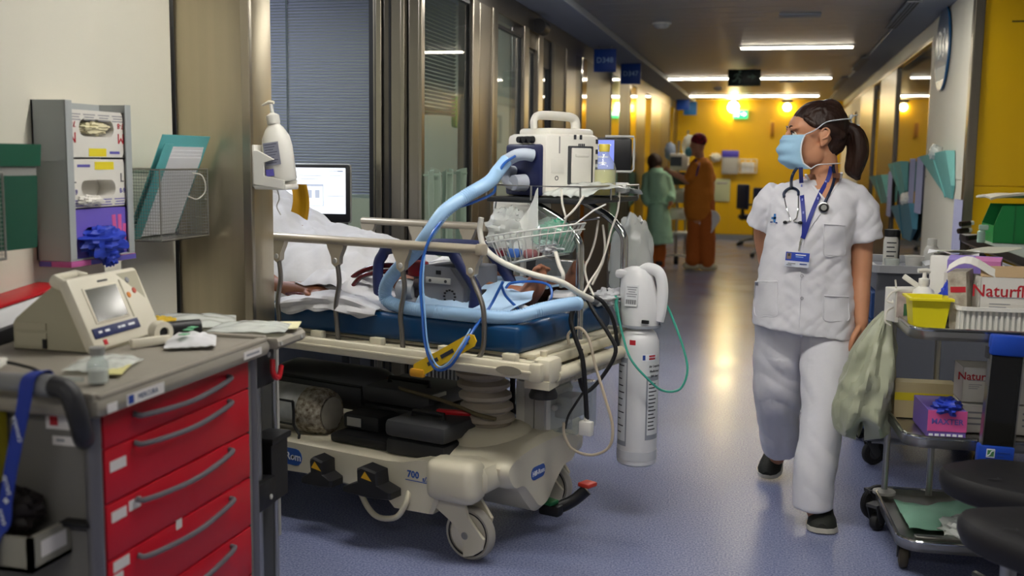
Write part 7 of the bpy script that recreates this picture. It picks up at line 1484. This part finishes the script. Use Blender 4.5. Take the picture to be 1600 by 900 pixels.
for p in ((217, 518), (276, 520)):
    q = hit(*C2(*p), .009); MB().ell(tuple(q), (.009, .007, .0065), 10).build('ear_tip', BLACK, t)
p = hit(*C2(368, 461), .014); d = (EYE - p).normalized(); ax = Matrix.Rotation(0, 4, 'X') @ V((0, 0, 1)).rotation_difference(d).to_matrix().to_4x4()
k = MB(); k.lathe([(.001, -.008), (.019, -.008), (.0215, -.002), (.0205, .004), (.016, .006)], 24, T(p) @ ax); k.build('chest_piece', CHROME2, t)
MB().lathe([(.001, .0045), (.0165, .004), (.018, .0065), (.0155, .0075), (.001, .0068)], 24, T(p) @ ax).build('bell_rim', BLACK, t); MB().lathe([(.001, .008), (.011, .0078), (.012, .006)], 20, T(p) @ ax).build('diaphragm', GREY, t)
# lanyard with badge
LAN = mat('lanyard_navy', '#1d2a86', .5)
lo = hit(*C2(265, 660), .012)
t = WF.thing('badge_lanyard', 'dark blue lanyard with a staff badge on the nurse chest', 'lanyard', tuple(lo))
def ribbon(pts, w, off):
    q = cr(surf(pts, off), 5); mb = MB(); n_ = len(q) - 1
    def fn(u, v):
        i = min(n_, int(round(v * n_))); tg = (q[min(i + 1, n_)] - q[max(i - 1, 0)]).normalized(); sd = tg.cross((EYE - q[i]).normalized()).normalized(); return q[i] + sd * w * (u - .5)
    mb.sheet(fn, 2, n_, .0012); return mb
ribbon([(278, 305), (280, 360), (284, 430), (290, 500), (290, 560), (284, 582)], .0165, .006).build('ribbon', LAN, t); ribbon([(398, 300), (384, 350), (352, 410), (318, 490), (298, 550), (286, 582)], .0165, .007).build('ribbon', LAN, t)
for (x, y) in ((281, 375), (284, 430), (288, 480), (375, 360), (345, 425)): q = hit(*C2(x, y), .0085); MB().box(tuple(q), (.006, .001, .010)).build('ribbon_print', mat('print_lilac', '#8f97d8', .6), t, smooth=0)
q0 = hit(*C2(280, 580), .009); q1 = hit(*C2(270, 630), .012)
MB().tube([q0, q1], .003, 8).build('metal_clip', CHROME, t); MB().box(tuple(q0.lerp(q1, .4)), (.010, .004, .016), .002).build('clip_body', CHROME2, t)
b_ = hit(*C2(264, 665), .014); M_ = T(b_) @ Rz(-.06) @ Ry(.05) @ Rx(-.08)
bd = MB().box((0, 0, 0), (.094, .003, .060), .002, M=M_).build('badge_card', mat('badge_white', '#d5d9e4', .35), t)
MB().box((0, -.002, .012), (.092, .0012, .035), 0, M=M_).build('blue_field', mat('badge_field', '#2743a8', .4), t, smooth=0); MB().box((-.033, -.0028, .013), (.018, .0008, .024), 0, M=M_).build('portrait_patch', mat('portrait', '#7d6a60', .5), t, smooth=0)
MB().box((-.033, -.0033, .018), (.008, .0006, .011), 0, M=M_).build('portrait_hair', INKK, t, smooth=0)
for (x, z, w_, m_) in ((.012, .02, .04, INKW), (.008, .012, .03, mat('print_sky', '#7fa0dc', .5)), (-.02, -.016, .03, INKG), (.025, -.016, .028, INKB), (-.03, -.022, .02, INKG)): MB().box((x, -.0028, z), (w_, .0008, .004), 0, M=M_).build('badge_print', m_, t, smooth=0)
# ================================================================== FAR END OF THE CORRIDOR
def far_person(name, lab, FY, build, sk=SKIN):
    o = build(); return o
ORANGE = mat('scrub_orange', '#cc7a22', .8, bump=.2, bscale=14); ORANGED = mat('scrub_orange_dark', '#b35d1e', .8, bump=.2, bscale=14); GGOWN = mat('gown_mint', '#a9d6b9', .8, bump=.3, bscale=9)
# colleague in orange, profile to the glass front, arm stretched out
FY = 14.4
def Q(px, py, dy=0): return ony(px, py, FY + dy)
k = MB()
k.ell(tuple(Q(1090, 226)), (.10, .085, .125), 18); k.ell(tuple(Q(1082, 236)), (.06, .06, .07), 12); k.ell(tuple(Q(1077, 232)), (.02, .02, .03), 8)
chain(k, [Q(1092, 236), Q(1094, 250), Q(1094, 262)], [.06, .06, .08])
chain(k, [Q(1094, 268), Q(1092, 300), Q(1092, 340)], [.14, .17, .15], 14)
chain(k, [Q(1088, 262, -.14), Q(1076, 282, -.16), Q(1064, 277, -.17), Q(1050, 270, -.18), Q(1042, 265, -.18)], [.055, .05, .042, .036, .026])
for i in range(4): chain(k, [Q(1043, 265 + i * 1.2 - 1.5, -.18 + .0 * i), Q(1037 - (i == 1), 262.5 + i * 1.6, -.18)], [.012, .009], 6)
chain(k, [Q(1044, 263, -.19), Q(1041, 259.5, -.19)], [.012, .01], 6)
chain(k, [Q(1101, 262, .12), Q(1111, 282, .10), Q(1112, 300, .02), Q(1111, 312, -.02)], [.055, .05, .042, .03])
chain(k, [Q(1111, 312, -.02), Q(1108, 322, -.05)], [.03, .028])
for i in range(4): chain(k, [Q(1110 - i * 1.4, 320, -.06), Q(1108 - i * 1.6, 328, -.07)], [.012, .01], 6)
chain(k, [Q(1106, 316, -.06), Q(1103, 324, -.07)], [.013, .011], 6)
chain(k, [Q(1088, 340), Q(1084, 380), Q(1082, 412)], [.09, .06, .05]); chain(k, [Q(1104, 340, -.03), Q(1105, 380, -.03), Q(1106, 414, -.03)], [.09, .06, .05])
po = V((Q(1095, 420).x, FY, 0))
b1 = k.build('colleague', SK, None); remesh(b1, .012, 3); b1.data.transform(T(-po)); b1.location = po; OFF[b1.name] = tuple(po)
tag(b1, 'colleague in orange scrubs and patterned cap reaching out an arm', 'person')
def fin(o, b, p): o.parent = b; o.data.transform(T(-p)); OFF[o.name] = tuple(p); return o
k = MB(); chain(k, [Q(1095, 262), Q(1092, 300), Q(1092, 330)], [.17, .20, .205], 18); chain(k, [Q(1087, 262, -.13), Q(1077, 279, -.16)], [.085, .08], 12); chain(k, [Q(1102, 264, .10), Q(1110, 280, .09)], [.09, .085], 12)
wr_ = lambda co, n: co + n * (.014 * noise.noise(co * 7) + .008 * abs(noise.noise(co * 15)))
fin(remesh(k.build('scrub_top', ORANGE, None), .014, 3, wr_), b1, po)
k = MB(); chain(k, [Q(1089, 318), Q(1085, 370), Q(1083, 408)], [.125, .11, .10], 16); chain(k, [Q(1102, 318, -.02), Q(1104, 370, -.03), Q(1105, 410, -.03)], [.13, .115, .10], 16)
fin(remesh(k.build('trousers', ORANGED, None), .014, 3, wr_), b1, po)
k = MB(); c = Q(1091, 219); k.ell((c.x + .01, c.y, c.z), (.112, .10, .10), 16); fin(remesh(k.build('patterned_cap', mat('cap_pattern', '#2a1216', .8, vscale=22, col2='#a8243a'), None), .014, 3), b1, po)
k = MB(); k.ell(tuple(Q(1077, 237)), (.06, .075, .065), 12); fin(k.build('face_mask', mat('mask_teal', '#6fb7c8', .7), None), b1, po)
for px, py, dy in ((1076, 417, 0), (1102, 418, -.05)):
    c = Q(px, py, dy); k = MB(); k.box((c.x + .04, c.y, .05), (.25, .11, .09), .045, seg=3); fin(k.build('shoe', mat('shoe_cream', '#cfc6a8', .6), None), b1, po)
MB().box(tuple(Q(1108, 311, -.03)), (.085, .09, .04), .015).build('wrist_watch', BLACK, b1)
k = MB(); k.tube(cr([Q(1088, 250, -.09), Q(1086, 262, -.18), Q(1087, 275, -.2), Q(1091, 262, -.2), Q(1094, 252, -.1)], 5), .012, 6); k.build('lanyard_loop', mat('lanyard_navy', '#1d2a86', .5), b1)
k = MB(); k.sheet(lambda u, v: (Q(1093, 345).x + .22 * u + .06 * sin(pi * v), FY - .12 + .02 * sin(4 * u), Q(1093, 325).z - .36 * v * (.55 + .45 * sin(pi * u)) + .03 * sin(5 * u)), 12, 12, .012)
WF.single(k, 'white_bag', PAPER, 'white folded bag held low by the colleague in orange', 'bag', (Q(1105, 360).x, FY - .12, Q(1105, 360).z))
# colleague in the mint gown, seen from behind
FY = 14.7
k = MB(); k.ell(tuple(Q(1023, 257)), (.09, .10, .12), 16); chain(k, [Q(1024, 265), Q(1026, 285)], [.06, .08]); chain(k, [Q(1027, 290), Q(1028, 340), Q(1026, 375)], [.14, .15, .14]); chain(k, [Q(1020, 375), Q(1017, 418)], [.08, .05]); chain(k, [Q(1031, 375), Q(1029, 418)], [.08, .05])
chain(k, [Q(1040, 275), Q(1046, 300, .05), Q(1048, 318, -.1)], [.055, .05, .035])
for i in range(4): chain(k, [Q(1047, 318 + i, -.1), Q(1043, 324 + i, -.13)], [.014, .012], 6)
po2 = V((Q(1026, 420).x, FY, 0)); b2 = k.build('colleague', SK, None); remesh(b2, .013, 3); b2.data.transform(T(-po2)); b2.location = po2; OFF[b2.name] = tuple(po2)
tag(b2, 'colleague in a mint green isolation gown over orange trousers, seen from behind', 'person')
k = MB(); rr = [(262, 1017, 1036, .10), (270, 1011, 1043, .16), (300, 1010, 1046, .19), (318, 1013, 1043, .18), (345, 1010, 1048, .21), (380, 1007, 1052, .23)]
def gr(y, a, b_, d): 
    c = Q((a + b_) / 2, y); w_ = (Q(b_, y).x - Q(a, y).x) / 2; return [(c.x + w_ * cos(2 * pi * i / 30), c.y + d * sin(2 * pi * i / 30), c.z) for i in range(30)]
k.loft([gr(*r) for r in rr][::-1]); chain(k, [Q(1038, 276, 0), Q(1046, 300, .03), Q(1048, 312, -.06)], [.09, .085, .07], 12); chain(k, [Q(1014, 276, 0), Q(1010, 300, -.02), Q(1012, 316, -.08)], [.09, .085, .07], 12)
fin(remesh(k.build('isolation_gown', GGOWN, None), .015, 3, wr_), b2, po2)
k = MB(); chain(k, [Q(1019, 370), Q(1017, 400), Q(1015, 416)], [.11, .10, .095], 14); chain(k, [Q(1030, 370), Q(1029, 400), Q(1028, 416)], [.11, .10, .095], 14); fin(remesh(k.build('trousers', ORANGED, None), .014, 3, wr_), b2, po2)
k = MB(); c = Q(1023, 254); k.ell((c.x, c.y, c.z + .01), (.105, .115, .12), 16); k.ell((c.x - .01, c.y, c.z - .12), (.09, .09, .10), 12); fin(remesh(k.build('hair', mat('hair_auburn', '#3a2417', .6, bump=.5, bscale=20), None), .014, 3, wr_), b2, po2)
for px in (1017, 1030): c = Q(px, 419); k = MB(); k.box((c.x, c.y + .02, .05), (.11, .26, .09), .04, seg=3); fin(k.build('shoe', mat('shoe_dark_far', '#2b2a2a', .6), None), b2, po2)
MB().tube(cr([Q(1012, 318, -.19), Q(1028, 316, -.22), Q(1043, 318, -.2)], 4), .012, 6).build('gown_tie', GGOWN, b2)
# equipment stand between them
p0 = onz(1052, 415, 0); t = WF.thing('equipment_stand', 'white wheeled equipment stand crowded with pumps between the colleagues', 'stand', (p0.x, p0.y + .3, 0)); x0, y0 = p0.x, p0.y + .3
MB().cyl((x0, y0, .12), (x0, y0, 1.75), .02, n=10).build('pole', CHROME2, t); MB().cyl((x0 + .12, y0 + .05, .12), (x0 + .12, y0 + .05, 1.9), .014, n=10).build('pole', CHROME2, t)
for z, w_, h_, m_ in ((.45, .30, .04, WHITE), (.72, .22, .16, WHITE), (.98, .26, .20, LGREY), (1.22, .20, .18, DGREY), (1.45, .26, .24, WHITE)): MB().box((x0 + .02, y0 - .05, z), (w_, .22, h_), .02).build('pump_unit', m_, t)
MB().box((x0 - .02, y0 - .165, 1.46), (.16, .01, .13)).build('unit_screen', mat('unit_dark', '#3c4654', .3), t, smooth=0)
crumple((x0 + .14, y0, 1.68), (.10, .05, .16), 7.7, .2).build('fluid_bag', MILKY, t); crumple((x0 - .12, y0, 1.6), (.08, .05, .13), 9.7, .2).build('fluid_bag', mat('bag_bluish', '#98a8c0', .4), t)
for dx in (-.2, 0.02, .22): MB().cyl((x0 + dx - .03, y0 - .1, .06), (x0 + dx + .03, y0 - .1, .06), .06, n=16).build('wheel', RUBBER, t); MB().tube([(x0, y0, .13), (x0 + dx, y0 - .1, .11)], .02, 8).build('base_arm', WHITE, t)
p0 = onz(1000, 410, 0)
# wall fittings on the yellow end wall
def farw(px, py, dy=-.02): return ony(px, py, YF + dy)
a, b_ = farw(1129, 235), farw(1153, 272); c = (a + b_) / 2
t = WF.thing('towel_dispenser', 'grey paper towel dispenser with violet lid on the yellow wall', 'dispenser', (c.x, YF - .012, b_.z))
MB().b2(a.x, b_.x, YF - .16, YF - .012, b_.z, a.z - .12, .02).build('body', LGREY, t); MB().b2(a.x - .005, b_.x + .005, YF - .17, YF - .012, a.z - .13, a.z, .02).build('lid', mat('lid_violet', '#5a52c8', .4), t)
a, b_ = farw(1156, 249), farw(1182, 270); t = WF.thing('glove_rack', 'white wire glove rack on the yellow wall beside the dispenser', 'rack', ((a.x + b_.x) / 2, YF - .012, b_.z)); k = MB()
for z in (a.z, (a.z + b_.z) / 2, b_.z): k.tube([(a.x, YF - .012, z), (a.x, YF - .14, z), (b_.x, YF - .14, z), (b_.x, YF - .012, z)], .010, 6)
for i in range(4): x = a.x + (b_.x - a.x) * i / 3; k.tube([(x, YF - .14, a.z), (x, YF - .14, b_.z)], .010, 6)
k.build('wire_frame', WHITE, t); MB().b2(a.x + .03, b_.x - .04, YF - .12, YF - .02, b_.z + .01, a.z - .05, .01).build('glove_box', PAPER, t)
c = farw(1119, 246); o = crumple((0, -.08, 0), (.10, .07, .08), 3.3, .4).build('soap_bracket', WHITE, None); o.location = (c.x, YF - .02, c.z); tag(o, 'white soap bracket on the yellow wall near the colleague in orange', 'bracket')
a, b_ = farw(1116, 279), farw(1140, 315); t = WF.thing('waste_bin_lid', 'pale flat bin panel low on the yellow wall', 'panel', ((a.x + b_.x) / 2, YF - .012, b_.z)); MB().b2(a.x, b_.x, YF - .05, YF - .012, b_.z, a.z, .03).build('panel', mat('panel_pale', '#c9cfa8', .5), t); MB().b2(a.x + .05, b_.x - .05, YF - .06, YF - .05, a.z - .1, a.z - .06, .004).build('grip', LGREY, t)
c = farw(1207, 200); t = WF.thing('door_hook', 'small orange bracket casting a shadow on the yellow wall', 'bracket', (c.x, YF - .012, c.z)); MB().b2(c.x - .03, c.x + .03, YF - .10, YF - .012, c.z - .16, c.z + .1, .01).build('arm', mat('bracket_orange', '#b5791c', .5), t); MB().b2(c.x - .04, c.x + .04, YF - .03, YF - .012, c.z - .2, c.z + .14, .004).build('back_plate', YEL, t)
# office chair behind the nurse
CH = mat('chair_navy', '#1b2440', .7)
def chair(px, py, lab, Yo, a):
    p = onz(px, py, 0); t = thing('office_chair', lab, 'chair', (p.x, p.y, 0), a, 'office chairs by the end wall')
    MB().box((0, 0, .50), (.48, .46, .09), .035, seg=3).build('seat', CH, t); MB().box((0, .24, .86), (.44, .07, .44), .03, seg=3).build('backrest', CH, t)
    MB().b2(-.03, .03, .22, .26, .45, .75).build('back_post', BLACK, t); MB().cyl((0, 0, .12), (0, 0, .47), .03, n=12).build('gas_column', BLACK, t)
    for s in (-1, 1): MB().tube(cr([(s * .24, .1, .5), (s * .29, .1, .6), (s * .29, .1, .70), (s * .29, -.12, .71)], 4), .02, 8).build('armrest', BLACK, t)
    for i in range(5):
        b = 2 * pi * i / 5 + .4; MB().tube([(0, 0, .13), (.30 * cos(b), .30 * sin(b), .08)], [.028, .018], 8).build('base_arm', GREY, t); MB().cyl((.30 * cos(b) - .02, .30 * sin(b), .035), (.30 * cos(b) + .02, .30 * sin(b), .035), .035, n=12).build('wheel', RUBBER, t)
chair(1178, 384, 'navy office chair nearer the end wall, half behind the nurse', 0, 2.0)
chair(1206, 404, 'navy office chair mostly hidden behind the nurse, wheels in view', 0, 2.6)
